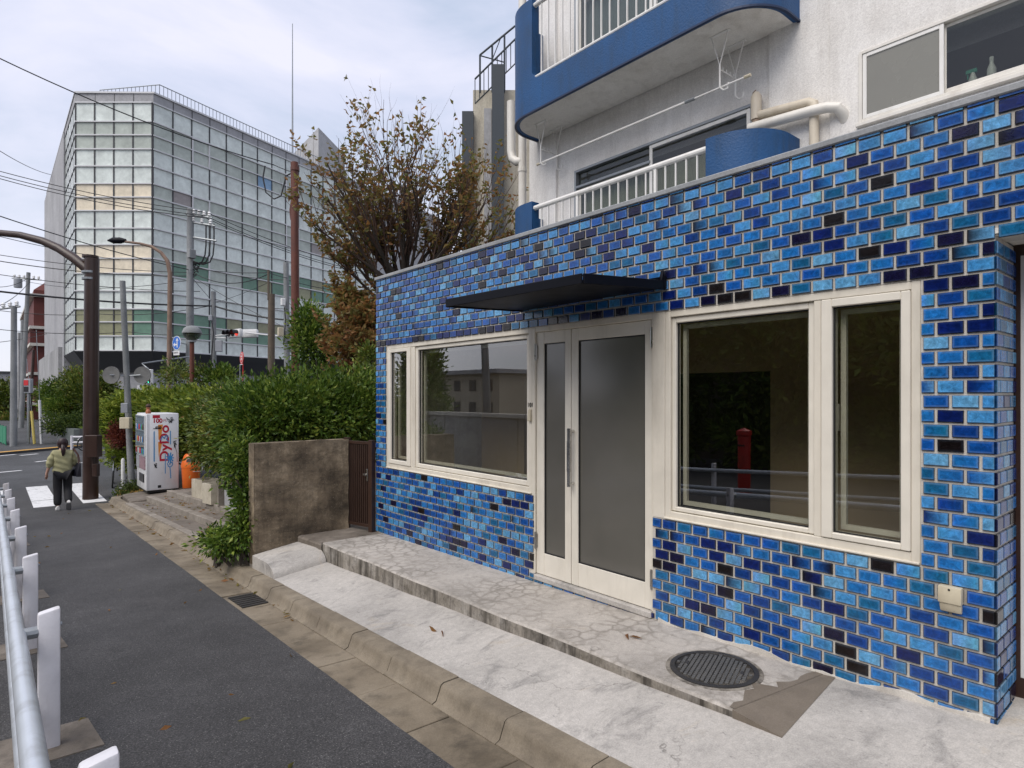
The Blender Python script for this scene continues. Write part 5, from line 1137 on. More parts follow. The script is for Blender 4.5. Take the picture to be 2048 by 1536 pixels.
for t_ in (0.35, 0.75): q = PA + ch_dir*(ch_len*t_) + Vector((0.4, 0.4, 0)); mb = MB(); mb.tube([(q.x, q.y, GZ), (q.x, q.y, lv(770))], 0.14, 10); mb.build('column', M['transom'], ofc, smooth=True)
# roof railing, plant room and mast
rt = thing_part('roof_railing', ofc); q0 = PA + Vector((1.3, 0.9, 0)); q1 = PB + Vector((0.5, 0.7, 0)); q2 = PB + DR*29 + Vector((0, .7, 0)); zt = roofz + 0.1
bar_me = MB().box(-0.016, 0.016, -0.016, 0.016, 0, 0.85).mesh('baluster', M['galv'])
for a_, b_ in ((q0, q1), (q1, q2)):
    mb = MB(); mb.tube([(a_.x, a_.y, zt+0.88), (b_.x, b_.y, zt+0.88)], 0.03, 6); mb.build('rail', M['galv'], rt)
    mb = MB(); mb.tube([(a_.x, a_.y, zt+0.10), (b_.x, b_.y, zt+0.10)], 0.02, 6); mb.build('rail', M['galv'], rt)
    n_ = int((b_-a_).length / 0.26)
    for i in range(n_+1): q = a_.lerp(b_, i/n_); place('baluster', bar_me, (q.x, q.y, zt), parent=rt)
qs = [at(637, 790, 52), at(588, 790, 57.5), at(640, 790, 64), at(690, 790, 58)]; mb = MB(); mb.hexa([(q.x, q.y, roofz) for q in qs] + [(q.x, q.y, (790-255)/1240*52) for q in qs]); mb.build('plant_room', M['far_concrete'], ofc)
mast = thing('roof_mast', 'very tall thin antenna mast standing on the office roof', 'antenna', (0, 0, 0)); q = at(585, 300, 49.0); mast.location = (q.x, q.y, roofz + 0.1)
mb = MB(); mb.tube([(0, 0, 0), (0, 0, 4.5), (0, 0, lv(50)*49/37 - roofz)], [0.09, 0.06, 0.03], 8); mb.build('mast_tube', M['galv'], mast)
MB().lathe([(0.25, 0), (0.25, 0.12), (0.1, 0.2)], n=10).build('mast_base', M['galv'], mast)

# ---- red brick building up the lane
M['brick'] = paint('red_brick', (0.125, 0.030, 0.024), 0.75, 0.25, 1.5); M['band'] = paint('cream_band', (0.62, 0.59, 0.53), 0.6, 0.1, 1)
rb = thing('brick_building', 'dark red brick apartment building with cream bands up the lane', 'building', (0, 0, 0)); bxa = at(62, 790, 64).x; 
x0, x1, y0, y1 = 3.3, 9.0, 78.0, 104.0
MB().box(x0, x1, y0, y1, GZ, 10.5).build('brick_wall', M['brick'], rb)
for z in (9.8, 6.6, 4.9, 2.0, 0.4, -1.0):
    MB().box(x0-0.35, x1+0.2, y0-0.35, y1+0.2, z, z+0.28).build('cream_band', M['band'], rb)
for z in (5.2, 0.7): MB().box(x0-0.3, x1+0.15, y0-0.3, y1+0.15, z, z+1.15).build('balcony_front', M['brick'], rb)
for z in (3.2, -0.6): MB().box(x0+2.2, x0+3.8, y0-0.04, y0-0.01, z, z+1.2).build('window', M['clad_dark'], rb)
mb = MB(); mb.add([(x0, y0, 10.5), (x1, y0, 10.5), (x1, y1, 10.5), (x0, y1, 10.5), (x0+2.0, y0+2, 12.5), (x1, y0+2, 12.5), (x1, y1, 12.5), (x0+2, y1, 12.5)], [(0, 1, 5, 4), (1, 2, 6, 5), (2, 3, 7, 6), (3, 0, 4, 7), (4, 5, 6, 7)]); mb.build('roof', M['brick'], rb)

# ---- small buildings at the end of the lane
rgf = random.Random(21)
for i, (xx, yy, w_, h_, c_, lab) in enumerate([(-7.5, 120, 6, 5.5, (0.42, 0.42, 0.44), 'pale grey house at the far end of the lane'), (-1.5, 150, 5, 8.5, (0.36, 0.38, 0.42), 'tall blue grey block at the far end of the lane'), (-16, 105, 8, 4.2, (0.48, 0.46, 0.43), 'low cream house beside the lane end'), (2.8, 132, 4, 6.0, (0.30, 0.29, 0.30), 'dark grey house behind the brick building')]):
    t = thing('far_house', lab, 'house', (xx, yy, GZ)); MB().box(-w_/2, w_/2, 0, 8, 0, h_).build('wall', paint('house_wall_%d' % i, c_, 0.7, 0.1, 0.4), t)
    MB().box(-w_/2-0.2, w_/2+0.2, -0.2, 8.2, h_, h_+0.35).build('roof', M['clad_dark'], t)
    for a_ in range(int(w_ // 1.6)):
        for b_ in range(int(h_ // 2.6)): MB().box(-w_/2+0.5+a_*1.6, -w_/2+1.5+a_*1.6, -0.03, 0.02, 1.0+b_*2.6, 2.2+b_*2.6).build('window', M['clad_dark'], t)

# ---- planting on the far corner
def planter_wall():
    t = thing('planter_wall', 'low dark grey stone planter wall below the clipped hedge', 'wall', (0, 0, 0)); a_ = at(160, 893, 30.0); b_ = at(262, 885, 31.0); M['stone'] = paint('dark_polished_stone', (0.07, 0.075, 0.078), 0.35, 0.2, 1.5)
    d_ = (b_ - a_); d_.z = 0; d_.normalize(); ang = math.atan2(d_.y, d_.x)
    for i in range(6):
        c_ = a_ + d_*(0.45 + i*0.9); MB().obox((c_.x, c_.y, -2.0), (0.885, 0.28, 0.90), ang).build('stone_panel', M['stone'], t, bevel=0.01)
    MB().obox((a_.x - 0.3, a_.y + 1.8, -2.05), (0.3, 3.8, 0.80), 0.1).build('end_panel', paint('green_grey_stone', (0.14, 0.16, 0.155), 0.5, 0.3, 1.5), t)
planter_wall()
shrub('clipped_hedge', 'clipped bright green hedge on top of the dark planter wall', [(130, 848, 31.5, (0.85, 0.7, 0.42)), (165, 848, 31.5, (0.9, 0.7, 0.42)), (210, 848, 32, (1.0, 0.7, 0.42)), (240, 845, 32, (0.8, 0.7, 0.42))], 'hedge', 420, 26, 0.13, 0.13, shell=0.4, cat='hedge')
shrub('round_shrub', 'rounded dark shrub above the clipped hedge', [(125, 815, 33, (0.85, 0.8, 0.6)), (108, 790, 35, (0.7, 0.8, 0.7)), (150, 815, 33.2, (0.7, 0.8, 0.5))], 'gloss', 330, 26, 0.16, 0.16, shell=0.5)
shrub('small_tree', 'small olive green tree in front of the office building', [(165, 780, 33.5, (0.95, 0.9, 0.9)), (190, 800, 33.2, (0.9, 0.9, 0.9)), (150, 757, 34.0, (0.5, 0.5, 0.4)), (205, 775, 33.5, (0.6, 0.6, 0.6))], 'mid', 520, 26, 0.17, 0.16, shell=0.6, cat='tree')
shrub('lane_tree', 'dark green street tree growing up the lane', [(14, 800, 62, (1.3, 1.3, 1.9)), (22, 850, 60, (0.9, 1, 1.2)), (4, 830, 66, (1.4, 1.2, 1.8))], 'mid', 240, 26, 0.4, 0.36, shell=0.6, cat='tree')

# ---- cream apartment block behind the autumn tree
cb = thing('stair_tower', 'narrow cream stair tower with dark pillars and a steel roof railing', 'building', (0, 0, 0)); c0 = at(945, 790, 19.0)
M['cream_render'] = concrete('cream_render', (0.42, 0.38, 0.30), (0.50, 0.46, 0.37), (0.56, 0.52, 0.43), 0.7, 20, 0.1, streak=0.3, dark=(0.25, 0.21, 0.16)); M['dark_pillar'] = paint('dark_slate_pillar', (0.035, 0.045, 0.055), 0.6, 0.2, 1)
def colbox(px0, px1, k, ztop, depth, nm, mt, zb=-2.0):
    a_ = at(px0, 790, k); b_ = at(px1, 790, k); MB().hexa([(a_.x, a_.y, zb), (b_.x, b_.y, zb), (b_.x+SN*depth, b_.y+CS*depth, zb), (a_.x+SN*depth, a_.y+CS*depth, zb), (a_.x, a_.y, ztop), (b_.x, b_.y, ztop), (b_.x+SN*depth, b_.y+CS*depth, ztop), (a_.x+SN*depth, a_.y+CS*depth, ztop)]).build(nm, M[mt], cb)
k_ = 19.0; zz = lambda y, k=19.0: (790-y)/1240*k
colbox(946, 1080, 19.0, zz(180), 5, 'tower_wall', 'cream_render'); colbox(924, 947, 18.8, zz(228), 2, 'pillar', 'dark_pillar'); colbox(984, 1008, 18.6, zz(142), 2, 'pillar', 'dark_pillar'); colbox(968, 983, 18.95, zz(218), 0.3, 'window', 'clad')
A3 = at(950, 158, 19.0); B3 = at(1075, 34, 19.0); Az = at(950, 208, 19.0)
mb = MB(); mb.tube([A3, B3], 0.028, 6); mb.tube([A3 + Vector((0,0,-0.75)), B3 + Vector((0,0,-0.75))], 0.02, 6); mb.build('stair_rail', M['dark_pillar'], cb)
for i in range(15):
    q = A3.lerp(B3, i/14); mb = MB(); mb.tube([q, q + Vector((0, 0, -0.75))], 0.014, 5); mb.build('baluster', M['dark_pillar'], cb)
mb = MB(); tl, tr = at(960, 110, 19.0), at(1030, 52, 19.0); mb.tube([tl, tr], 0.03, 6)
for t in (0.0, 0.35, 0.7): q = tl.lerp(tr, t); mb.tube([q, Vector((q.x, q.y, zz(185)))], 0.03, 6)
mb.tube([tl + Vector((0,0,-.02)), at(1010, 125, 19.0)], 0.02, 5); mb.tube([at(1003, 72, 19), at(985, 118, 19)], 0.015, 5); mb.build('roof_frame', M['dark_pillar'], cb)

# ================================================================== POLES, LAMPS, SIGNALS
def pole(name, label, cat, px_top, px_bot, k, r0, r1, mt, zb=GZ, ytop=0, group=None):
    t = at(px_top, ytop, k); b_ = at(px_bot, 790, k); b_.z = zb; o_ = thing(name, label, cat, b_, 0, group)
    mb = MB(); mb.tube([(0, 0, 0), Vector(t) - Vector(b_)], [r0, r1], 14); mb.build('shaft', M[mt], o_, smooth=True); return o_, b_, t
def rel(o_, px, py, k): return at(px, py, k) - Vector(o_.location)
# brown signal mast with long arm
sp, b_, t_ = pole('signal_mast', 'dark brown steel signal mast with a long curved arm and control boxes', 'signal mast', 184, 181, 15.1, 0.168, 0.158, 'brown_paint', -2.53, 517)
mb = MB(); mb.tube([rel(sp, 186, 548, 15.1), rel(sp, 150, 518, 15.1), rel(sp, 118, 497, 15.2), rel(sp, 85, 482, 15.3), rel(sp, 40, 470, 15.4), rel(sp, -30, 463, 15.6), rel(sp, -220, 455, 16)], [0.12, 0.115, 0.105, 0.095, 0.085, 0.08, 0.07], 12); mb.build('arm', M['brown_paint'], sp, smooth=True)
mb = MB(); mb.tube([(0, 0, rel(sp, 184, 515, 15.1).z - 0.01), (0, 0, rel(sp, 184, 513, 15.1).z + 0.02)], 0.175, 14); mb.build('top_cap', M['brown_paint'], sp)
for y_ in (547, 560): z_ = rel(sp, 184, y_, 15.1).z; mb = MB(); mb.tube([(0, 0, z_), (0, 0, z_+0.05)], 0.185, 14); mb.build('clamp_band', M['galv'], sp)
c_ = rel(sp, 187, 892, 14.8); mb = MB(); mb.obox((c_.x, c_.y, c_.z), (0.30, 0.20, 0.52), -YAW); mb.build('control_box', M['brown_paint'], sp, bevel=0.01); 
c_ = rel(sp, 192, 940, 14.85); mb = MB(); mb.obox((c_.x, c_.y, c_.z), (0.12, 0.12, 0.30), -YAW); mb.build('push_button_box', M['brown_paint'], sp, bevel=0.01)
mb = MB(); mb.tube([rel(sp, 186, 912, 14.85), rel(sp, 186, 935, 14.85)], 0.025, 8); mb.build('conduit', M['brown_paint'], sp)
M['mirror_back'] = paint('dull_mirror_back', (0.17, 0.17, 0.165), 0.5, 0.3, 5)
# leaning grey pole with two traffic mirrors seen from behind
lp2, b_, t_ = pole('mirror_pole', 'leaning grey steel pole carrying two round traffic mirrors seen from behind', 'pole', 245, 263, 17.0, 0.085, 0.07, 'pole_grey', -2.43, 562)
for px, k in ((222, 16.8), (284, 17.0)):
    c_ = rel(lp2, px, 750, k); mb = MB(); n_ = 20; r_ = 0.235
    ring_pts = lambda rr, dd: [c_ + R_*(rr*math.cos(2*math.pi*i/n_)) + UP*(rr*math.sin(2*math.pi*i/n_)) + F_*dd for i in range(n_)]
    V = ring_pts(r_, 0.03) + ring_pts(r_, 0.0) + ring_pts(r_*0.93, 0.004) + [c_ + F_*0.001]
    mb.add(V, [(i, (i+1) % n_, n_+(i+1) % n_, n_+i) for i in range(n_)] + [(n_+i, n_+(i+1) % n_, 2*n_+(i+1) % n_, 2*n_+i) for i in range(n_)] + [(2*n_+i, 2*n_+(i+1) % n_, 3*n_) for i in range(n_)] + [tuple(range(n_))])
    mb.build('traffic_mirror', M['mirror_back'], lp2, smooth=True); mb = MB(); mb.tube([rel(lp2, 255, 752, 17.0), c_ - F_*0.05], 0.02, 6); mb.build('mirror_arm', M['galv'], lp2)
c_ = rel(lp2, 252, 846, 16.7); mb = MB(); mb.obox(c_, (0.27, 0.16, 0.30), -YAW); mb.build('meter_box', M['beige_box'], lp2, bevel=0.012)
c_ = rel(lp2, 250, 816, 16.7); mb = MB(); mb.obox(c_, (0.16, 0.16, 0.26), -YAW + .3); mb.build('speaker_box', M['grey_box'], lp2, bevel=0.01)
M['rust_pale'] = paint('flaking_pale_lamp_pole', (0.22, 0.145, 0.105), 0.7, 0.4, 3, dirt=(0.09, 0.04, 0.025), dirt_amt=0.8)
# street lamp with curved rusty arm
sl2, b_, t_ = pole('street_lamp', 'rusty street lamp with a curved arm and a flat dark lamp head', 'street lamp', 340, 337, 25.5, 0.10, 0.085, 'rust_pale', GZ, 545)
mb = MB(); mb.tube([rel(sl2, 340, 547, 25.5), rel(sl2, 335, 522, 25.5), rel(sl2, 322, 505, 25.5), rel(sl2, 303, 493, 25.5), rel(sl2, 280, 487, 25.5), rel(sl2, 246, 483, 25.5)], [0.085, 0.08, 0.07, 0.06, 0.05, 0.045], 10); mb.build('curved_arm', M['rust_pale'], sl2, smooth=True)
mb = MB(); c_ = rel(sl2, 233, 481, 25.5); mb.tube([c_ + R_*0.38, c_ + R_*0.15, c_ - R_*0.15, c_ - R_*0.36], [0.07, 0.13, 0.12, 0.03], 10); mb.build('lamp_head', M['black_metal'], sl2, smooth=True)
# globe lamp on a rusty post
gl, b_, t_ = pole('globe_lamp', 'weathered globe lamp on a rust brown post behind the hedge', 'lamp', 384, 384, 20.5, 0.075, 0.07, 'rust', -2.2, 682)
c_ = rel(gl, 384, 666, 20.5); MB().lathe([(0.10, -0.27), (0.13, -0.24), (0.24, -0.14), (0.30, 0.0)], c_, 20).build('globe', glass('dusty_globe', (0.40, 0.40, 0.37), 2.0, 0.15), gl, smooth=True)
MB().lathe([(0.305, -0.01), (0.30, 0.03), (0.25, 0.14), (0.15, 0.22), (0.0, 0.25)], c_, 20).build('globe_cap', M['pole_grey'], gl, smooth=True); MB().lathe([(0.13, -0.30), (0.12, -0.12), (0.05, -0.08)], c_, 12).build('lamp_holder', M['grey_box'], gl, smooth=True)
# grey utility pole with crossarms, insulators and drooping cables
up1, b_, t_ = pole('utility_pole', 'grey concrete utility pole with a cluttered crossarm and a blue arrow sign', 'utility pole', 381, 379, 30.0, 0.19, 0.15, 'pole_grey', GZ, 418)
def crossarm(o_, pxa, pxb, pya, pyb, k, nins=4):
    mb = MB(); mb.tube([rel(o_, pxa, pya, k), rel(o_, pxb, pyb, k)], 0.05, 6); mb.build('crossarm', M['galv'], o_)
    for i in range(nins):
        t = (i + 0.5)/nins; q = rel(o_, pxa, pya, k).lerp(rel(o_, pxb, pyb, k), t); MB().lathe([(0.05, 0.05), (0.09, 0.10), (0.06, 0.16), (0.09, 0.20), (0.05, 0.28)], q, 8).build('insulator', M['plastic_white'], o_, smooth=True)
crossarm(up1, 372, 424, 428, 436, 30.0, 5); crossarm(up1, 378, 430, 444, 452, 30.0, 3); crossarm(up1, 381, 433, 474, 482, 30.0, 0)
for px in (412, 420, 428):
    mb = MB(); mb.tube([rel(up1, px, 448, 30), rel(up1, px, 490, 30), rel(up1, px-2, 510, 30), rel(up1, px-8, 524, 30), rel(up1, px-22, 529, 30), rel(up1, 384, 522, 30)], 0.035, 6); mb.build('drop_cable', M['wire'], up1, smooth=True)
for i in range(6):
    c_ = rel(up1, 386 + random.uniform(-3, 10), 540 + random.uniform(-10, 12), 30); mb = MB(); r_ = random.uniform(0.1, 0.2); mb.tube([c_ + R_*(r_*math.cos(a_)) + UP*(r_*math.sin(a_)) + F_*(0.05*math.sin(2*a_)) for a_ in np.linspace(0, 5.8, 12)], 0.02, 5); mb.build('cable_coil', M['wire'], up1)
c_ = rel(up1, 383, 508, 29.7); MB().obox(c_, (0.32, 0.25, 0.42), 0.3).build('junction_box', M['pole_grey'], up1, bevel=0.02)
# blue arrow sign
sg = thing('direction_sign', 'round blue sign with white arrows ahead and aside, small plate below', 'sign', at(353, 686, 29.5)); c0 = Vector((0, 0, 0)); SR = (R_*0.86 - F_*0.51).normalized(); SNm = Vector((SR.y, -SR.x, 0)); 
if SNm.dot(F_) > 0: SNm = -SNm
M['sign_blue'] = paint('sign_blue', (0.015, 0.14, 0.55), 0.4); M['sign_white'] = paint('sign_white', (0.75, 0.75, 0.75), 0.4)
def disc(nm, r_, off, mt, par, sr=SR, sn=SNm, n_=28, c0=Vector((0,0,0)), th=0.02):
    mb = MB(); V = [c0 + sr*(r_*math.cos(2*math.pi*i/n_)) + UP*(r_*math.sin(2*math.pi*i/n_)) + sn*(off+dd) for dd in (0, -th) for i in range(n_)]
    mb.add(V, [tuple(range(n_)), tuple(range(2*n_-1, n_-1, -1))] + [(i, (i+1) % n_, n_+(i+1) % n_, n_+i) for i in range(n_)]); return mb.build(nm, M[mt], par)
disc('rim', 0.335, 0.0, 'sign_white', sg); disc('face', 0.31, 0.004, 'sign_blue', sg, th=0.003)
def flat(par, nm, polys, off, mt):
    mb = MB()
    for P in polys: mb.add([SR*u + UP*v + SNm*off for u, v in P], [tuple(range(len(P)))])
    return mb.build(nm, M[mt], par)
flat(sg, 'arrow', [[(0.02, -0.22), (0.09, -0.22), (0.09, 0.12), (0.02, 0.12)], [(-0.05, 0.10), (0.16, 0.10), (0.055, 0.25)]], 0.006, 'sign_white')
flat(sg, 'arrow', [[(0.02, -0.04), (-0.13, -0.04), (-0.13, -0.11), (0.02, -0.11)], [(-0.12, 0.03), (-0.12, -0.18), (-0.26, -0.075)]], 0.007, 'sign_white')
flat(sg, 'plate', [[(-0.24, -0.58), (0.24, -0.58), (0.24, -0.37), (-0.24, -0.37)]], 0.004, 'sign_white')
flat(sg, 'plate_lettering', [[(-0.19 + 0.10*i, -0.53), (-0.19 + 0.10*i + 0.03, -0.53), (-0.19 + 0.10*i + 0.03, -0.42), (-0.19 + 0.10*i, -0.42)] for i in range(4)] + [[(-0.15 + 0.10*i, -0.45), (-0.10 + 0.10*i, -0.45), (-0.10 + 0.10*i, -0.42), (-0.15 + 0.10*i, -0.42)] for i in range(3)] + [[(-0.15, -0.50), (-0.11, -0.50), (-0.11, -0.48), (-0.15, -0.48)]], 0.006, 'v_black')
mb = MB(); mb.tube([Vector((0,0,0.05)) - SNm*0.03, at(379, 690, 29.95) - at(353, 686, 29.5)], 0.025, 6); mb.build('sign_arm', M['galv'], sg); 
# grey pole with vehicle signals
sp2, b_, t_ = pole('signal_pole', 'grey pole with a horizontal three lamp traffic signal and a grey box', 'signal pole', 427, 428, 30.5, 0.14, 0.11, 'pole_grey', GZ, 583)
mb = MB(); mb.tube([rel(sp2, 428, 672, 30.5), rel(sp2, 458, 668, 30.3)], 0.035, 6); mb.tube([rel(sp2, 428, 675, 30.5), rel(sp2, 452, 676, 30.3)], 0.03, 6); mb.tube([rel(sp2, 490, 665, 30.6), rel(sp2, 570, 674, 30.8)], 0.035, 6); mb.build('signal_arm', M['plastic_white'], sp2)
hd = MB(); d_ = (R_*0.8 - F_*0.6).normalized(); c_ = rel(sp2, 470, 667, 30.2); nface = Vector((d_.y, -d_.x, 0)); nface = nface if nface.dot(F_) < 0 else -nface
hd.obox(c_, (1.15, 0.22, 0.42), math.atan2(d_.y, d_.x)); hd.build('signal_head', M['plastic_white'], sp2, bevel=0.08, seg=2, smooth=True)
for i in range(3):
    q = c_ + d_*(-0.36 + 0.36*i) + nface*0.12; mb = MB(); mb.tube([q, q + nface*0.02], 0.14, 14); mb.build('lamp', M['red_light'] if i == 2 else M['black_plastic'], sp2, smooth=True)
    mb = MB(); n_ = 10; V = []
    for dd in (0.0, 0.28): V += [q + nface*dd + d_*(0.155*math.cos(a_)) + UP*(0.155*math.sin(a_)) for a_ in np.linspace(-0.3, math.pi+0.3, n_)]
    mb.add(V, [(j, j+1, n_+j+1, n_+j) for j in range(n_-1)]); mb.build('visor', M['black_plastic'], sp2, smooth=True)
c2 = rel(sp2, 500, 667, 30.9); mb = MB(); mb.obox(c2, (0.85, 0.22, 0.42), math.atan2(d_.y, d_.x) + 0.5); mb.build('signal_head', M['plastic_white'], sp2, bevel=0.08, seg=2, smooth=True)
mb = MB(); mb.obox(rel(sp2, 438, 692, 30.2), (0.30, 0.22, 0.56), -YAW + .3); mb.build('control_box', M['grey_box'], sp2, bevel=0.02)
mb = MB(); mb.obox(rel(sp2, 421, 636, 30.3), (0.16, 0.2, 0.26), -YAW + .3); mb.build('small_box', M['grey_box'], sp2, bevel=0.02)
mb = MB(); mb.tube([rel(sp2, 424, 645, 30.2), rel(sp2, 427, 665, 30.2), rel(sp2, 424, 700, 30.2), rel(sp2, 422, 745, 30.2)], 0.03, 6); mb.build('cable', M['wire'], sp2)
# green walking-man signal
ps = thing('pedestrian_signal', 'pedestrian signal showing a green walking figure under a grey arm', 'signal', at(297, 758, 26.5)); mb = MB(); mb.obox((0, 0, 0.10), (0.34, 0.16, 0.62), -YAW); mb.build('signal_case', M['plastic_white'], ps, bevel=0.02)
mb = MB(); mb.obox(-F_*0.085 + UP*0.10 + UP*0.15, (0.26, 0.01, 0.25), -YAW); mb.build('dark_lens', M['black_plastic'], ps); mb = MB(); mb.obox(-F_*0.085 + UP*-0.05, (0.26, 0.01, 0.25), -YAW); mb.build('lens', M['black_plastic'], ps)
fig = MB(); fo = -F_*0.095 + UP*-0.05
def fq(pts): fig.add([fo + R_*u + UP*v for u, v in pts], [tuple(range(len(pts)))])
fq([(0.02*math.cos(a_), 0.085 + 0.02*math.sin(a_)) for a_ in np.linspace(0, 5.6, 8)]); fq([(-0.03, 0.06), (0.03, 0.06), (0.025, -0.02), (-0.03, -0.02)]); fq([(-0.03, -0.02), (0.0, -0.02), (-0.05, -0.11), (-0.085, -0.11)]); fq([(0.0, -0.02), (0.025, -0.02), (0.075, -0.11), (0.04, -0.11)]); fq([(-0.03, 0.06), (-0.03, 0.03), (-0.085, -0.01), (-0.095, 0.02)]); fq([(0.03, 0.06), (0.03, 0.03), (0.08, 0.0), (0.09, 0.03)]); fig.build('walking_figure', M['green_light'], ps)
mb = MB(); mb.tube([UP*0.42, UP*0.5 + R_*-0.1, at(284, 727, 26.5) - at(297, 758, 26.5), at(380, 713, 29) - at(297, 758, 26.5)], 0.035, 6); mb.build('arm', M['galv'], ps)
mb = MB(); mb.tube([UP*-0.2 - R_*0.0, Vector((0, 0, GZ - at(297, 758, 26.5).z))], 0.05, 8); mb.build('post', M['galv'], ps)
# wooden pole, second grey pole, tall rust pole
wp, b_, t_ = pole('wooden_pole', 'old wooden pole with a thin iron extension beside the signal', 'pole', 543, 542, 27.0, 0.16, 0.14, 'wood', GZ, 588); mb = MB(); mb.tube([rel(wp, 537, 600, 26.9), rel(wp, 537, 540, 26.9)], 0.05, 6); mb.build('extension', M['wood'], wp)
up2, b_, t_ = pole('grey_pole', 'slim grey pole with white meter boxes beside the rust pole', 'pole', 572, 576, 29.0, 0.15, 0.12, 'pole_grey', GZ, 525)
mb = MB(); mb.obox(rel(up2, 566, 604, 28.7), (0.18, 0.18, 0.34), 0); mb.build('meter_box', M['plastic_white'], up2, bevel=0.02); mb = MB(); mb.obox(rel(up2, 561, 664, 28.7), (0.24, 0.18, 0.40), 0); mb.build('meter_box', M['beige_box'], up2, bevel=0.02); mb = MB(); mb.tube([rel(up2, 569, 615, 28.6), rel(up2, 571, 640, 28.6), rel(up2, 567, 690, 28.6)], 0.03, 5); mb.build('cable', M['wire'], up2)
rp2, b_, t_ = pole('rust_pole', 'tall rust red steel pole standing behind the evergreen shrub', 'pole', 589, 592, 21.0, 0.145, 0.125, 'rust', -2.3, 325)
for y_ in (342, 395): c_ = rel(rp2, 590, y_, 21.0); mb = MB(); mb.tube([c_, c_ + UP*0.12], 0.15, 14); mb.build('clamp_band', M['rust'], rp2)
mb = MB(); mb.tube([rel(rp2, 585, 345, 21), rel(rp2, 572, 352, 21), rel(rp2, 568, 370, 21), rel(rp2, 562, 392, 21), rel(rp2, 548, 398, 21), rel(rp2, 532, 385, 21), rel(rp2, 526, 355, 21), rel(rp2, 530, 332, 21)], 0.025, 6); mb.build('drip_loop', M['wire'], rp2, smooth=True)
mb = MB(); mb.tube([rel(rp2, 584, 400, 21), rel(rp2, 581, 420, 21), rel(rp2, 583, 440, 21)], 0.04, 6); mb.build('cable_bundle', M['rust'], rp2)
# red round sign on a two legged frame
M['sign_red'] = paint('sign_red', (0.55, 0.025, 0.03), 0.4)
rs_ = thing('red_sign', 'round red sign on a thin two legged frame rising behind the hedge', 'sign', at(483, 716, 20.0)); SRr = (R_*0.62 - F_*0.78).normalized(); SNr = Vector((SRr.y, -SRr.x, 0)); SNr = SNr if SNr.dot(F_) < 0 else -SNr
disc('face', 0.20, 0, 'sign_red', rs_, SRr, SNr, c0=Vector((0,0,0))); disc('inner_ring', 0.165, 0.003, 'sign_white', rs_, SRr, SNr, th=0.002); disc('inner_face', 0.15, 0.006, 'sign_red', rs_, SRr, SNr, th=0.002)
mb = MB()
for (u0, u1, v0, v1) in ((-0.05, 0.05, 0.08, 0.10), (-0.09, 0.09, 0.035, 0.06), (-0.08, 0.08, -0.02, 0.0), (-0.08, -0.03, -0.07, -0.03), (0.02, 0.08, -0.07, -0.03)): mb.add([SRr*u + UP*v + SNr*0.008 for u, v in ((u0, v0), (u1, v0), (u1, v1), (u0, v1))], [(0, 1, 2, 3)])
mb.build('sign_lettering', M['sign_white'], rs_)
zb_ = -2.0 - at(483, 716, 20.0).z
for s_ in (-1, 1): mb = MB(); mb.tube([SRr*(0.17*s_) + UP*-0.20, SRr*(0.17*s_) + UP*zb_], 0.014, 6); mb.build('leg', M['sign_red'] if s_ > 0 else M['grey_box'], rs_)
mb = MB(); mb.tube([SRr*-0.17 + UP*-0.21, SRr*0.17 + UP*-0.21], 0.014, 6); mb.build('crossbar', M['sign_white'], rs_)
# poles along the lane
for (pt, pb, k, r0, r1, mt, yt, lab) in ((28, 27, 29.5, 0.15, 0.12, 'pole_grey', 612, 'bare grey concrete pole at the mouth of the lane'), (57, 42, 46, 0.17, 0.13, 'pole_grey', 545, 'grey utility pole with a transformer crossarm up the lane'), (45, 44, 52, 0.16, 0.13, 'pole_grey', 640, 'pale pole behind the transformer pole up the lane'), (38, 38, 60, 0.14, 0.12, 'far_concrete', 665, 'slim far pole in the row up the lane'), (67, 58, 36, 0.08, 0.07, 'brown_paint', 700, 'thin dark brown post beside the yellow striped guard')):
    o_, b_, t_ = pole('lane_pole', lab, 'pole', pt, pb, k, r0, r1, mt, GZ, yt, 'poles along the lane')
    if yt == 545:
        crossarm(o_, 24, 82, 556, 560, 46, 6); mb = MB(); mb.lathe([(0.24, -0.35), (0.26, -0.3), (0.26, 0.3), (0.2, 0.38)], rel(o_, 36, 566, 46), 12); mb.build('transformer', M['grey_box'], o_, smooth=True)
    if yt == 612: crossarm(o_, 0, 40, 618, 613, 29.5, 3)
# cable guards (yellow and white tubes) and the far pedestrian signal
for (pa, pb_, yt, yb, c_, lab) in ((63, 69, 822, 880, (0.62, 0.50, 0.14), 'slanting yellow cable guard tube beside the lane poles'), (79, 83, 800, 880, (0.66, 0.66, 0.66), 'slanting white cable guard tube beside the lane poles')):
    b_ = at(pb_, 790, 31.0); b_.z = GZ; t = thing('cable_guard', lab, 'cable guard', b_); mb = MB(); top_ = at(pa, yt, 31.0) - b_; mb.tube([(0, 0, 0), top_], 0.06, 8); mb.build('guard_tube', paint('guard_' + lab.split()[1], c_, 0.5), t, smooth=True); mb = MB(); mb.tube([top_, top_*2.6], 0.015, 5); mb.build('stay_wire', M['galv'], t)
fs = thing('far_pedestrian_signal', 'pale pedestrian signal with an unlit red figure at the lane mouth', 'signal', at(57, 772, 31)); mb = MB(); mb.obox((0, 0, 0), (0.34, 0.2, 0.72), -YAW); mb.build('signal_case', M['grey_box'], fs, bevel=0.02)
for v, mt in ((0.16, 'sign_red'), (-0.16, 'black_plastic')): mb = MB(); mb.obox(-F_*0.11 - R_*0.04 + UP*v, (0.22, 0.02, 0.26), -YAW); mb.build('lens', M[mt], fs)
mb = MB(); mb.tube([(0, 0, -0.36), (0, 0, GZ - fs.location.z)], 0.06, 8); mb.build('post', M['galv'], fs, smooth=True)

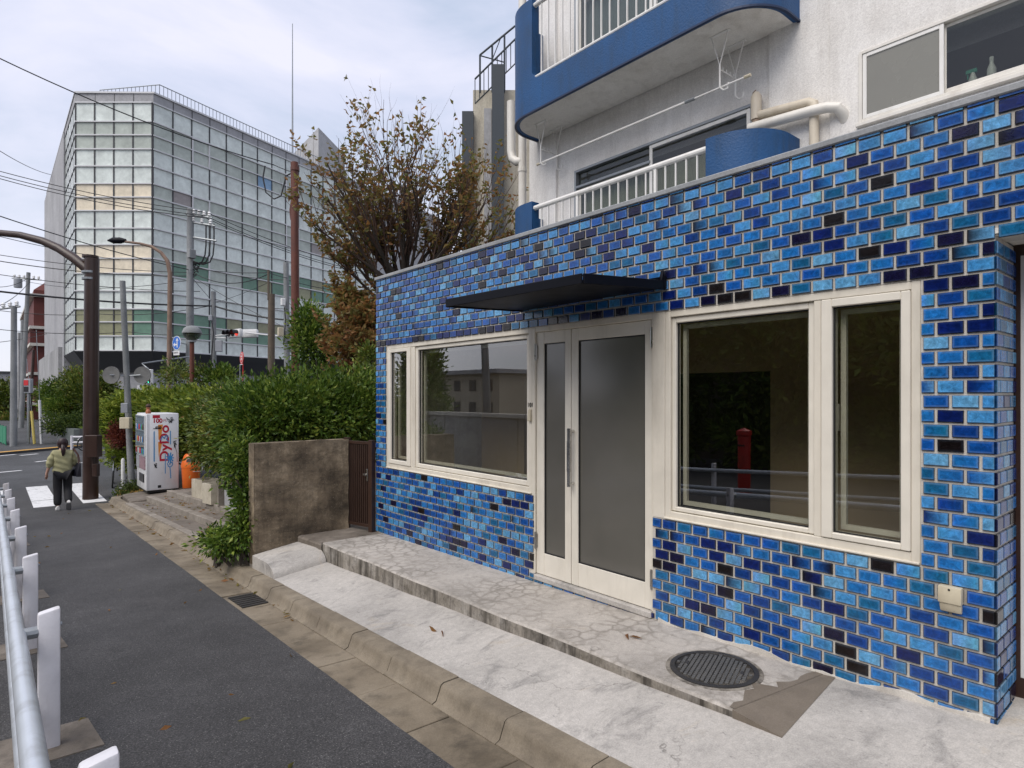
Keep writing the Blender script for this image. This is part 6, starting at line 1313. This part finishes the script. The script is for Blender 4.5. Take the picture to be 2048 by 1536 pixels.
# ---- overhead wires
def wire(p, q, sag, r=0.012, lab='thin black overhead wire strung above the crossing', n_=14):
    a_, b_ = at(*p), at(*q); mb = MB(); o_ = (a_ + b_)/2; pts = [a_.lerp(b_, i/n_) + UP*(-sag*4*(i/n_)*(1-i/n_)) - o_ for i in range(n_+1)]; mb.tube(pts, r, 5)
    w = mb.build('overhead_wire', M['wire'], smooth=True); w.location = o_; tag(w, lab, 'wire', 'overhead wires above the crossing'); return w
ORD = ['', 'highest', 'second highest', 'third highest', 'fourth highest', 'lowest']; nth = {}
LW = {'r': 'single black wire sloping across the sky to the rust pole', 'o': 'thin wire sloping down to the office building wall', 'u': 'upper power line running through the cluttered crossarm of the utility pole', 'm': 'service wire tied to the middle of the grey utility pole', 't': 'length of thick black cable running through the signal pole', 's': 'wire strung low across the street by the signal pole', 'w': 'wire running to the wooden pole top', 'g': 'wire running to the slim grey pole with meter boxes', 'l': 'wire strung between the poles along the lane'}
wire((-60, 88, 17), (548, 330, 21.0), 0.25, 0.018, LW['r']); wire((548, 330, 21.0), (586, 345, 21.0), 0.01, 0.014, 'short wire stub with insulators at the top of the rust pole')
wire((-60, 262, 26), (105, 350, 52), 0.3, 0.02, LW['o']); wire((105, 352, 52), (260, 440, 44), 0.3, 0.02, 'thin wire running down across the pale office panels')
for y0, y1, s_, od in ((324, 424, 0.25, 'topmost'), (333, 432, 0.25, 'middle'), (338, 436, 0.3, 'lowest')):
    wire((-80, y0 - 4, 27), (412, y1, 30), s_, 0.018, od + ' of three power lines crossing the sky to the cluttered crossarm'); wire((412, y1, 30), (760, y1 + 118, 36), 0.35, 0.018, od + ' of three power lines leaving the crossarm across the office facade')
for (a_, b_, s_, r_, k_) in (((-60, 412, 20), (381, 540, 30), 0.15, 0.02, 'm'), ((-60, 458, 24), (240, 520, 30), 0.1, 0.014, 'm'), ((-60, 500, 27), (382, 545, 30), 0.2, 0.016, 'm'), ((-60, 512, 28), (381, 552, 30), 0.25, 0.022, 'm'), ((-60, 540, 27), (400, 583, 30.5), 0.2, 0.016, 's'), ((-60, 576, 24), (428, 612, 30.5), 0.15, 0.04, 't'), ((-60, 612, 30), (200, 628, 32), 0.2, 0.016, 's'), ((200, 628, 32), (428, 610, 30.5), 0.2, 0.018, 's'), ((-60, 652, 28), (260, 664, 32), 0.2, 0.016, 's'), ((260, 664, 32), (430, 668, 30.5), 0.1, 0.014, 's'), ((428, 612, 30.5), (575, 640, 29), 0.1, 0.04, 't'), ((575, 640, 29), (760, 690, 30), 0.15, 0.03, 't'), ((388, 546, 30), (537, 548, 27), 0.45, 0.02, 'w'), ((388, 536, 30), (540, 545, 27), 0.1, 0.016, 'w'), ((386, 532, 30), (575, 560, 29), 0.15, 0.016, 'g'), ((384, 555, 30), (428, 606, 30.5), 0.02, 0.012, 'm'), ((384, 552, 30), (560, 650, 29), 0.1, 0.012, 'g'), ((430, 606, 30.5), (537, 565, 27), 0.05, 0.01, 'w'), ((428, 598, 30.5), (575, 618, 29), 0.1, 0.016, 'g'), ((575, 560, 29), (760, 585, 34), 0.2, 0.016, 'g'), ((537, 545, 27), (575, 556, 29), 0.03, 0.016, 'g'), ((-60, 690, 35), (120, 660, 60), 0.2, 0.02, 'l'), ((40, 560, 46), (381, 560, 30), 0.5, 0.016, 'l'), ((-20, 618, 29), (60, 562, 46), 0.3, 0.02, 'l'), ((-40, 568, 40), (57, 556, 46), 0.4, 0.02, 'l')):
    nth[k_] = nth.get(k_, 0) + 1; wire(a_, b_, s_, r_, (ORD[nth[k_]] + ' ' + LW[k_]))
# ================================================================== PERSON
def skin_mesh(name, verts, edges, radii, mats, levels=2, fn=None):
    me = bpy.data.meshes.new(name); me.from_pydata([tuple(v) for v in verts], edges, []); me.update(); ob_ = bpy.data.objects.new(name, me); COL.objects.link(ob_)
    md = ob_.modifiers.new('skin', 'SKIN'); md.use_smooth_shade = True
    for i, r_ in enumerate(radii): 
        rr = r_ if isinstance(r_, tuple) else (r_, r_); me.skin_vertices[0].data[i].radius = rr
    me.skin_vertices[0].data[0].use_root = True
    sb = ob_.modifiers.new('sub', 'SUBSURF'); sb.levels = levels; sb.render_levels = levels
    dg = bpy.context.evaluated_depsgraph_get(); out_ = bpy.data.meshes.new_from_object(ob_.evaluated_get(dg)); bpy.data.objects.remove(ob_)
    out_.materials.clear()
    for m_ in mats: out_.materials.append(m_)
    out_.shade_smooth(); out_.name = name; return out_
M['skin'] = paint('skin', (0.52, 0.30, 0.22), 0.55, 0.06); M['olive'] = paint('olive_shirt_cloth', (0.33, 0.315, 0.175), 0.85, 0.12, 9, 0.3, 160); M['trouser'] = paint('black_trouser_cloth', (0.012, 0.012, 0.015), 0.8, 0.3, 9); M['hair'] = paint('dark_red_brown_hair', (0.022, 0.008, 0.009), 0.45, 0.3, 30, 0.3, 90)
M['shoe'] = paint('white_trainer', (0.62, 0.61, 0.60), 0.5, 0.1, 20); M['sole'] = paint('grey_sole', (0.20, 0.20, 0.20), 0.7); M['bag'] = paint('dark_blue_bag', (0.012, 0.012, 0.022), 0.6, 0.2, 8); M['strap'] = paint('brown_strap', (0.085, 0.035, 0.022), 0.6)
PX, PYY = 1.21, 16.72; pz = zr(16.72)
per = thing('person', 'woman seen from behind in olive shirt and black trousers walking towards the crossing', 'person', (PX, PYY, pz)); per.rotation_euler = (0, 0, -0.06)
# local frame: +Y walking direction, X to her right side
H = {'pel': (0, 0, 0.84), 'wa': (0.0, 0.02, 0.98), 'ch': (0.0, 0.03, 1.17), 'nk': (0.0, 0.03, 1.315), 'hd0': (0.0, 0.045, 1.39), 'hd1': (0.0, 0.055, 1.47),
     'shl': (-0.155, 0.02, 1.265), 'ell': (-0.225, 0.0, 1.02), 'wrl': (-0.275, 0.05, 0.83), 'hal': (-0.285, 0.07, 0.76), 'shr': (0.155, 0.02, 1.265), 'elr': (0.205, 0.05, 1.03), 'wrr': (0.185, 0.19, 0.93), 'har': (0.175, 0.25, 0.92),
     'hpl': (-0.085, 0.0, 0.80), 'knl': (-0.085, 0.04, 0.45), 'anl': (-0.085, -0.01, 0.075), 'hpr': (0.085, 0.0, 0.80), 'knr': (0.09, 0.06, 0.46), 'anr': (0.10, -0.17, 0.15)}
def chain(names, edges): 
    ix = {n_: i for i, n_ in enumerate(names)}; return [H[n_] for n_ in names], [(ix[a_], ix[b_]) for a_, b_ in edges]
nb_ = list(H.keys()); vv, ee = chain(nb_, [('pel', 'wa'), ('wa', 'ch'), ('ch', 'nk'), ('nk', 'hd0'), ('hd0', 'hd1'), ('ch', 'shl'), ('shl', 'ell'), ('ell', 'wrl'), ('wrl', 'hal'), ('ch', 'shr'), ('shr', 'elr'), ('elr', 'wrr'), ('wrr', 'har'), ('pel', 'hpl'), ('hpl', 'knl'), ('knl', 'anl'), ('pel', 'hpr'), ('hpr', 'knr'), ('knr', 'anr')])
rad = {'pel': (0.13, 0.10), 'wa': (0.115, 0.09), 'ch': (0.125, 0.10), 'nk': 0.05, 'hd0': (0.075, 0.08), 'hd1': (0.078, 0.088), 'shl': 0.055, 'ell': 0.04, 'wrl': 0.027, 'hal': 0.03, 'shr': 0.055, 'elr': 0.04, 'wrr': 0.027, 'har': 0.03, 'hpl': 0.085, 'knl': 0.055, 'anl': 0.035, 'hpr': 0.085, 'knr': 0.055, 'anr': 0.035}
place('body', skin_mesh('body', vv, ee, [rad[n_] for n_ in nb_], [M['skin']]), parent=per)
# hand fingers of the free arm, and ears, nose
for k in range(4): mb = MB(); mb.tube([(-0.30 + k*0.010, 0.055 + 0.013*k, 0.755), (-0.305 + k*0.010, 0.07 + 0.013*k, 0.715), (-0.30 + k*0.010, 0.085 + 0.012*k, 0.68 + 0.006*abs(k-1.5))], [0.010, 0.009, 0.006], 6); mb.build('finger', M['skin'], per, smooth=True)
mb = MB(); mb.tube([(-0.275, 0.09, 0.79), (-0.262, 0.115, 0.755), (-0.262, 0.12, 0.725)], [0.011, 0.010, 0.007], 6); mb.build('thumb', M['skin'], per, smooth=True)
for s_ in (-1, 1): mb = MB(); mb.lathe([(0.0, -0.03), (0.018, -0.01), (0.022, 0.012), (0.0, 0.03)], (s_*0.082, 0.055, 1.44), 8); mb.build('ear', M['skin'], per, smooth=True)
mb = MB(); mb.tube([(0, 0.145, 1.46), (0, 0.165, 1.43), (0, 0.150, 1.42)], [0.008, 0.014, 0.008], 6); mb.build('nose', M['skin'], per, smooth=True)
# shirt with sleeves to below the elbow
SH = {'hem': (0.0, 0.01, 0.755), 'pe': (0, 0.01, 0.86), 'wa': (0.0, 0.02, 1.0), 'ch': (0.0, 0.03, 1.17), 'co': (0.0, 0.03, 1.285), 'sl': (-0.15, 0.02, 1.245), 'ml': (-0.20, 0.01, 1.12), 'el': (-0.232, 0.0, 1.01), 'cl': (-0.252, 0.025, 0.935), 'sr': (0.15, 0.02, 1.245), 'mr': (0.19, 0.03, 1.13), 'er': (0.21, 0.05, 1.02), 'cr': (0.20, 0.12, 0.97)}
n2 = list(SH.keys()); ix = {n_: i for i, n_ in enumerate(n2)}; e2 = [(ix[a_], ix[b_]) for a_, b_ in (('hem', 'pe'), ('pe', 'wa'), ('wa', 'ch'), ('ch', 'co'), ('ch', 'sl'), ('sl', 'ml'), ('ml', 'el'), ('el', 'cl'), ('ch', 'sr'), ('sr', 'mr'), ('mr', 'er'), ('er', 'cr'))]
r2 = {'hem': (0.185, 0.135), 'pe': (0.195, 0.145), 'wa': (0.19, 0.145), 'ch': (0.18, 0.135), 'co': (0.085, 0.075), 'sl': 0.085, 'ml': 0.085, 'el': 0.08, 'cl': 0.062, 'sr': 0.085, 'mr': 0.085, 'er': 0.078, 'cr': 0.062}
sme = skin_mesh('shirt', [SH[n_] for n_ in n2], e2, [r2[n_] for n_ in n2], [M['olive']], 3)
for v in sme.vertices:
    w_ = 0.010*math.sin(v.co.x*38 + v.co.z*13) + 0.007*math.sin(v.co.z*52 + v.co.x*21); v.co += Vector((w_*0.5, w_, 0))
place('shirt', sme, parent=per)
TR = {'pel': (0, 0.005, 0.83), 'hl': (-0.085, 0.0, 0.79), 'tl': (-0.09, 0.03, 0.62), 'kl': (-0.09, 0.04, 0.45), 'sl': (-0.09, 0.015, 0.25), 'al': (-0.088, -0.005, 0.085), 'hr': (0.085, 0.0, 0.79), 'tr': (0.09, 0.04, 0.62), 'kr': (0.092, 0.055, 0.46), 'sr': (0.097, -0.06, 0.29), 'ar': (0.102, -0.155, 0.165)}
n3 = list(TR.keys()); ix = {n_: i for i, n_ in enumerate(n3)}; e3 = [(ix[a_], ix[b_]) for a_, b_ in (('pel', 'hl'), ('hl', 'tl'), ('tl', 'kl'), ('kl', 'sl'), ('sl', 'al'), ('pel', 'hr'), ('hr', 'tr'), ('tr', 'kr'), ('kr', 'sr'), ('sr', 'ar'))]
r3 = {'pel': (0.15, 0.12), 'hl': 0.105, 'tl': 0.098, 'kl': 0.086, 'sl': 0.082, 'al': 0.085, 'hr': 0.105, 'tr': 0.098, 'kr': 0.086, 'sr': 0.080, 'ar': 0.082}
place('trousers', skin_mesh('trousers', [TR[n_] for n_ in n3], e3, [r3[n_] for n_ in n3], [M['trouser']]), parent=per)
hme = MB().lathe([(0.0, 0.125), (0.055, 0.115), (0.088, 0.075), (0.100, 0.02), (0.098, -0.04), (0.080, -0.085), (0.045, -0.10)], (0, 0, 0), 18).mesh('hair', M['hair'], smooth=True)
place('hair', hme, (0.0, 0.035, 1.455), (0.12, 0, 0), per)
mb = MB(); mb.tube([(0.0, -0.06, 1.42), (0.005, -0.10, 1.38), (0.01, -0.115, 1.31), (0.01, -0.11, 1.24), (0.0, -0.105, 1.19)], [0.030, 0.040, 0.043, 0.034, 0.012], 10); mb.build('ponytail', M['hair'], per, smooth=True)
def shoe(loc, rot):
    s_ = MB(); prof = [(-0.055, 0.026, 0.075), (-0.04, 0.034, 0.088), (0.0, 0.037, 0.085), (0.06, 0.042, 0.066), (0.12, 0.040, 0.05), (0.165, 0.024, 0.035)]
    V = []; n_ = 10
    for y, w_, h_ in prof: V += [(w_*1.1*math.cos(a_), y, 0.02 + h_*max(0, math.sin(a_))) for a_ in np.linspace(0, math.pi, n_)]
    s_.add(V, [(i*n_+j, i*n_+j+1, (i+1)*n_+j+1, (i+1)*n_+j) for i in range(len(prof)-1) for j in range(n_-1)] + [tuple(range(n_)), tuple((len(prof)-1)*n_+j for j in range(n_))])
    o_ = place('shoe', s_.mesh('shoe', M['shoe'], smooth=True), loc, rot, per)
    so2 = MB(); so2.prism([(w_*1.18*sg_, y) for sg_, seq in ((1, prof), (-1, prof[::-1])) for y, w_, h_ in seq], 0.0, 0.028); so2.build('sole', M['sole'], o_)
shoe((-0.085, -0.02, 0.0), (0, 0, 0.05)); shoe((0.102, -0.215, 0.135), (-0.95, 0, -0.05))
bg_ = thing('shoulder_bag', 'dark blue tote bag with brown straps on the woman\'s shoulder', 'bag', (PX + 0.235, PYY - 0.03, pz + 0.72)); bg_.rotation_euler = (0, 0.12, 0.3)
MB().hexa([(-0.05, -0.15, 0), (0.05, -0.15, 0), (0.05, 0.15, 0), (-0.05, 0.15, 0), (-0.015, -0.13, 0.30), (0.015, -0.13, 0.30), (0.015, 0.13, 0.30), (-0.015, 0.13, 0.30)]).build('bag_body', M['bag'], bg_, bevel=0.015, seg=2, smooth=True)
for s_ in (-1, 1): mb = MB(); mb.tube([(0.015*s_, -0.09, 0.28), (-0.045 + 0.01*s_, -0.07, 0.48), (-0.12 + .01*s_, 0.0, 0.61), (-0.07 + 0.01*s_, 0.09, 0.46), (0.015*s_, 0.09, 0.28)], 0.010, 6); mb.build('strap', M['strap'], bg_, smooth=True)

# ================================================================== BICYCLES AND BARRIER
def bicycle(lab, loc, rz, lean=0.0):
    t = thing('bicycle', lab, 'bicycle', loc); t.rotation_euler = (lean, 0, rz); r_ = 0.31
    def wheel(x):
        w = thing_part('wheel', t); ty = MB(); n_ = 24
        ty.tube([(x + r_*math.cos(a_), 0, r_ + r_*math.sin(a_)) for a_ in np.linspace(0, 2*math.pi, n_+1)], 0.02, 6, caps=False); ty.build('tyre', M['black_plastic'], w, smooth=True)
        rm = MB(); rm.tube([(x + (r_-.03)*math.cos(a_), 0, r_ + (r_-.03)*math.sin(a_)) for a_ in np.linspace(0, 2*math.pi, n_+1)], 0.012, 5, caps=False); rm.build('rim', M['chrome'], w, smooth=True)
        sp_ = MB()
        for k in range(14): a_ = k*2*math.pi/14; sp_.tube([(x, 0.01, r_), (x + (r_-.03)*math.cos(a_), 0, r_ + (r_-.03)*math.sin(a_))], 0.003, 3)
        sp_.build('spokes', M['chrome'], w)
        fm = MB(); fm.tube([(x + (r_+.035)*math.cos(a_), 0, r_ + (r_+.035)*math.sin(a_)) for a_ in np.linspace(0.2, 2.6, 10)], 0.014, 5); fm.build('mudguard', M['chrome'], w, smooth=True)
    wheel(-0.52); wheel(0.52)
    f = MB(); B_ = (-0.05, 0, 0.28); S_ = (-0.18, 0, 0.72); Hd = (0.38, 0, 0.80)
    f.tube([(0.52, 0, r_), (0.40, 0, 0.70), Hd, (0.36, 0, 0.95)], 0.018, 6); f.tube([Hd, B_], 0.02, 6); f.tube([B_, S_], 0.018, 6); f.tube([S_, (-0.52, 0, r_)], 0.012, 6); f.tube([B_, (-0.52, 0, r_)], 0.012, 6); f.build('frame', M['galv'], t, smooth=True)
    h_ = MB(); h_.tube([(0.22, -0.26, 0.98), (0.34, -0.18, 1.0), (0.36, 0, 0.96), (0.34, 0.18, 1.0), (0.22, 0.26, 0.98)], 0.013, 6); h_.build('handlebar', M['chrome'], t, smooth=True)
    s_ = MB(); s_.obox((-0.22, 0, 0.80), (0.24, 0.14, 0.06)); s_.build('saddle', M['black_plastic'], t, bevel=0.02)
    b_ = MB(); b_.box(0.42, 0.72, -0.17, 0.17, 0.74, 0.98); b_.build('basket', M['black_metal'], t, bevel=0.01)
    return t
q = at(232, 960, 16.6); bicycle('bicycle parked end on between the kerb and the leaning pole', (q.x + 0.05, q.y + 1.0, -2.53), math.radians(82), 0.05)
q = at(196, 895, 27.5); bicycle('bicycle with a pale basket parked before the dark planter wall', (q.x, q.y, -2.44), math.radians(20), 0.0)
bar_ = thing('bike_barrier', 'white steel hoop barrier on the far kerb', 'barrier', at(158, 893, 27.2)); bar_.location.z = -2.44; ra = (R_*0.97 + F_*0.2).normalized()
for s_ in (-0.28, 0.28): mb = MB(); mb.tube([ra*s_, ra*s_ + UP*0.66], 0.055, 10); mb.build('post', M['rail_white'], bar_, smooth=True)
for z_ in (0.60, 0.36): mb = MB(); mb.tube([ra*-0.28 + UP*z_, ra*0.28 + UP*z_], 0.045, 10); mb.build('rail', M['rail_white'], bar_, smooth=True)
wpost = thing('bollard', 'white plastic bollard beside the bicycle and the vending machine', 'bollard', at(246, 968, 16.3)); wpost.location.z = -2.43
MB().lathe([(0.06, 0), (0.06, 0.02), (0.045, 0.03), (0.045, 0.72), (0.03, 0.76), (0.0, 0.77)], n=12).build('bollard_tube', M['plastic_white'], wpost, smooth=True); MB().lathe([(0.09, 0), (0.09, 0.015), (0.05, 0.02)], n=12).build('bollard_foot', M['plastic_white'], wpost)
gs = thing('green_net_fence', 'green mesh fence with planting at the left lane corner'.replace(' left', ''), 'fence', at(12, 880, 30)); gs.location.z = GZ
M['net'] = paint('green_net', (0.03, 0.22, 0.12), 0.7, 0.2, 8)
for i in range(4): mb = MB(); mb.tube([(-0.1*i, 1.1*i, 0), (-0.1*i, 1.1*i, 0.95)], 0.025, 6); mb.build('fence_post', M['net'], gs)
mb = MB(); mb.box(-0.01, 0.01, 0, 3.3, 0.06, 0.9); o_ = mb.build('net', M['net'], gs); o_.rotation_euler = (0, 0, 0.09)

# ================================================================== ACROSS THE STREET (seen in the shop windows)
ow = thing('boundary_wall', 'long pale boundary wall across the street', 'wall', (-5.4, 10, 0))
for i in range(4): MB().box(-0.1, 0.1, 0.5 + i*4.0, 0.5 + i*4.0 + 3.96, -2.8, -0.72).build('wall_panel', M['far_concrete'], ow)
MB().box(-0.16, 0.16, 0.4, 16.6, -0.718, -0.60).build('wall_cap', M['band'], ow)
hs = thing('beige_house', 'two storey beige house with a flat grey roof across the street', 'house', (-34, 52, -2.5))
MB().box(-4, 4, -6, 6, 0, 4.6).build('wall', paint('beige_house_wall', (0.45, 0.40, 0.31), 0.8, 0.1, 0.6), hs); MB().box(-4.4, 4.6, -6.4, 6.4, 4.6, 5.0).build('roof', M['clad'], hs)
for i in range(4):
    for z_ in (0.7, 2.9): MB().box(4.0, 4.04, -5.0 + i*2.7, -3.9 + i*2.7, z_, z_+1.1).build('window', M['clad_dark'], hs)
ct = thing('tall_conifer', 'tall dark conifer growing across the street', 'tree', (0, 0, 0)); cx_, cy_ = -5.6, 20.4; P, D, S, T = clump_cloud([((cx_, cy_, -1.2), (1.1, 1.1, 1.4)), ((cx_, cy_, 0.6), (0.9, 0.9, 1.4)), ((cx_, cy_, 2.2), (0.6, 0.6, 1.4))], 420, 26, 0.16, 0.18, shell=0.6); leaf_object('crown', P, D, S, FOL['gloss'], T, ct, kind='stuff'); mb = MB(); mb.tube([(cx_, cy_, -2.5), (cx_, cy_, 3.2)], [0.14, 0.03], 8); mb.build('trunk', M['bark'], ct)
for i, y_ in enumerate((0.5, 4.5, 8.5, 12.5)):
    t = thing('added_dark_tree', 'broad dark tree added across the street to darken the window reflections', 'tree', (0, 0, 0), 0, 'added trees across the street'); cx_ = -10.5 + 0.6*(i % 2)  # trees added out of view to make the shop window reflections dark
    P, D, S, T = clump_cloud([((cx_, y_, 1.2), (1.7, 2.3, 2.3)), ((cx_, y_ + 0.5, -1.2), (1.5, 2.0, 1.2))], 420, 24, 0.22, 0.24, shell=0.6); leaf_object('crown', P, D, S, FOL['gloss'], T, t, kind='stuff'); mb = MB(); mb.tube([(cx_, y_, -2.5), (cx_, y_, 1.5)], [0.2, 0.1], 8); mb.build('trunk', M['bark'], t)
ap = thing('added_dark_block', 'dark brown block added behind the trees to keep sky out of the window reflections', 'building', (-14.5, 6, -2.5)); MB().box(-3, 1.0, -16, 9, 0, 9).build('wall', paint('dark_block_brown', (0.10, 0.085, 0.065), 0.8, 0.2, 0.8), ap); MB().box(-3.3, 1.3, -16.3, 9.3, 9, 9.4).build('roof', M['clad_dark'], ap)  # unseen block added to hide sky between the leaves in the reflections
for i in range(6):
    for z_ in (1.0, 4.0, 6.6): MB().box(1.0, 1.04, -14 + i*3.8, -12.2 + i*3.8, z_, z_+1.4).build('window', M['clad_dark'], ap)
pb = thing('post_box', 'red pillar post box across the street', 'post box', (-4.6, 6.6, zr(6.6))); MB().lathe([(0.15, 0), (0.15, 0.06), (0.125, 0.08), (0.125, 1.15), (0.15, 1.18), (0.15, 1.26), (0.0, 1.32)], n=20).build('box_body', paint('post_box_red', (0.45, 0.02, 0.015), 0.35), pb, smooth=True); MB().box(0.115, 0.135, -0.07, 0.07, 0.95, 0.985).build('slot', M['black_plastic'], pb)
tp = thing('roadside_pole', 'grey utility pole across the street', 'pole', (-7.4, 18.6, -2.5)); mb = MB(); mb.tube([(0, 0, 0), (0.3, 0.2, 9)], [0.17, 0.12], 10); mb.build('shaft', M['pole_grey'], tp, smooth=True); mb = MB(); mb.tube([(-0.9, -0.6, 7), (1.2, 0.9, 7)], 0.06, 6); mb.build('crossarm', M['galv'], tp)
g2 = thing('guard_rail', 'white pipe guard rail bending round the corner across the street', 'guard rail', (-2.9, 6.0, zr(6.0)))
pts2 = [(-0.2, -3.4), (0.0, -1.6), (0.05, 0.2), (-0.1, 2.0), (-0.6, 3.6)]
for x_, y_ in pts2: MB().box(x_-0.045, x_+0.045, y_-0.03, y_+0.03, zr(6.0+y_)-zr(6.0)-0.03, zr(6.0+y_)-zr(6.0)+0.74).build('post', M['rail_white'], g2, bevel=0.01)
for nm, z_ in (('upper_pipe', 0.62), ('lower_pipe', 0.30)): mb = MB(); mb.tube([(x_+0.09, y_, zr(6.0+y_)-zr(6.0)+z_) for x_, y_ in pts2], 0.034, 10); mb.build(nm, M['rail_silver'], g2, smooth=True)
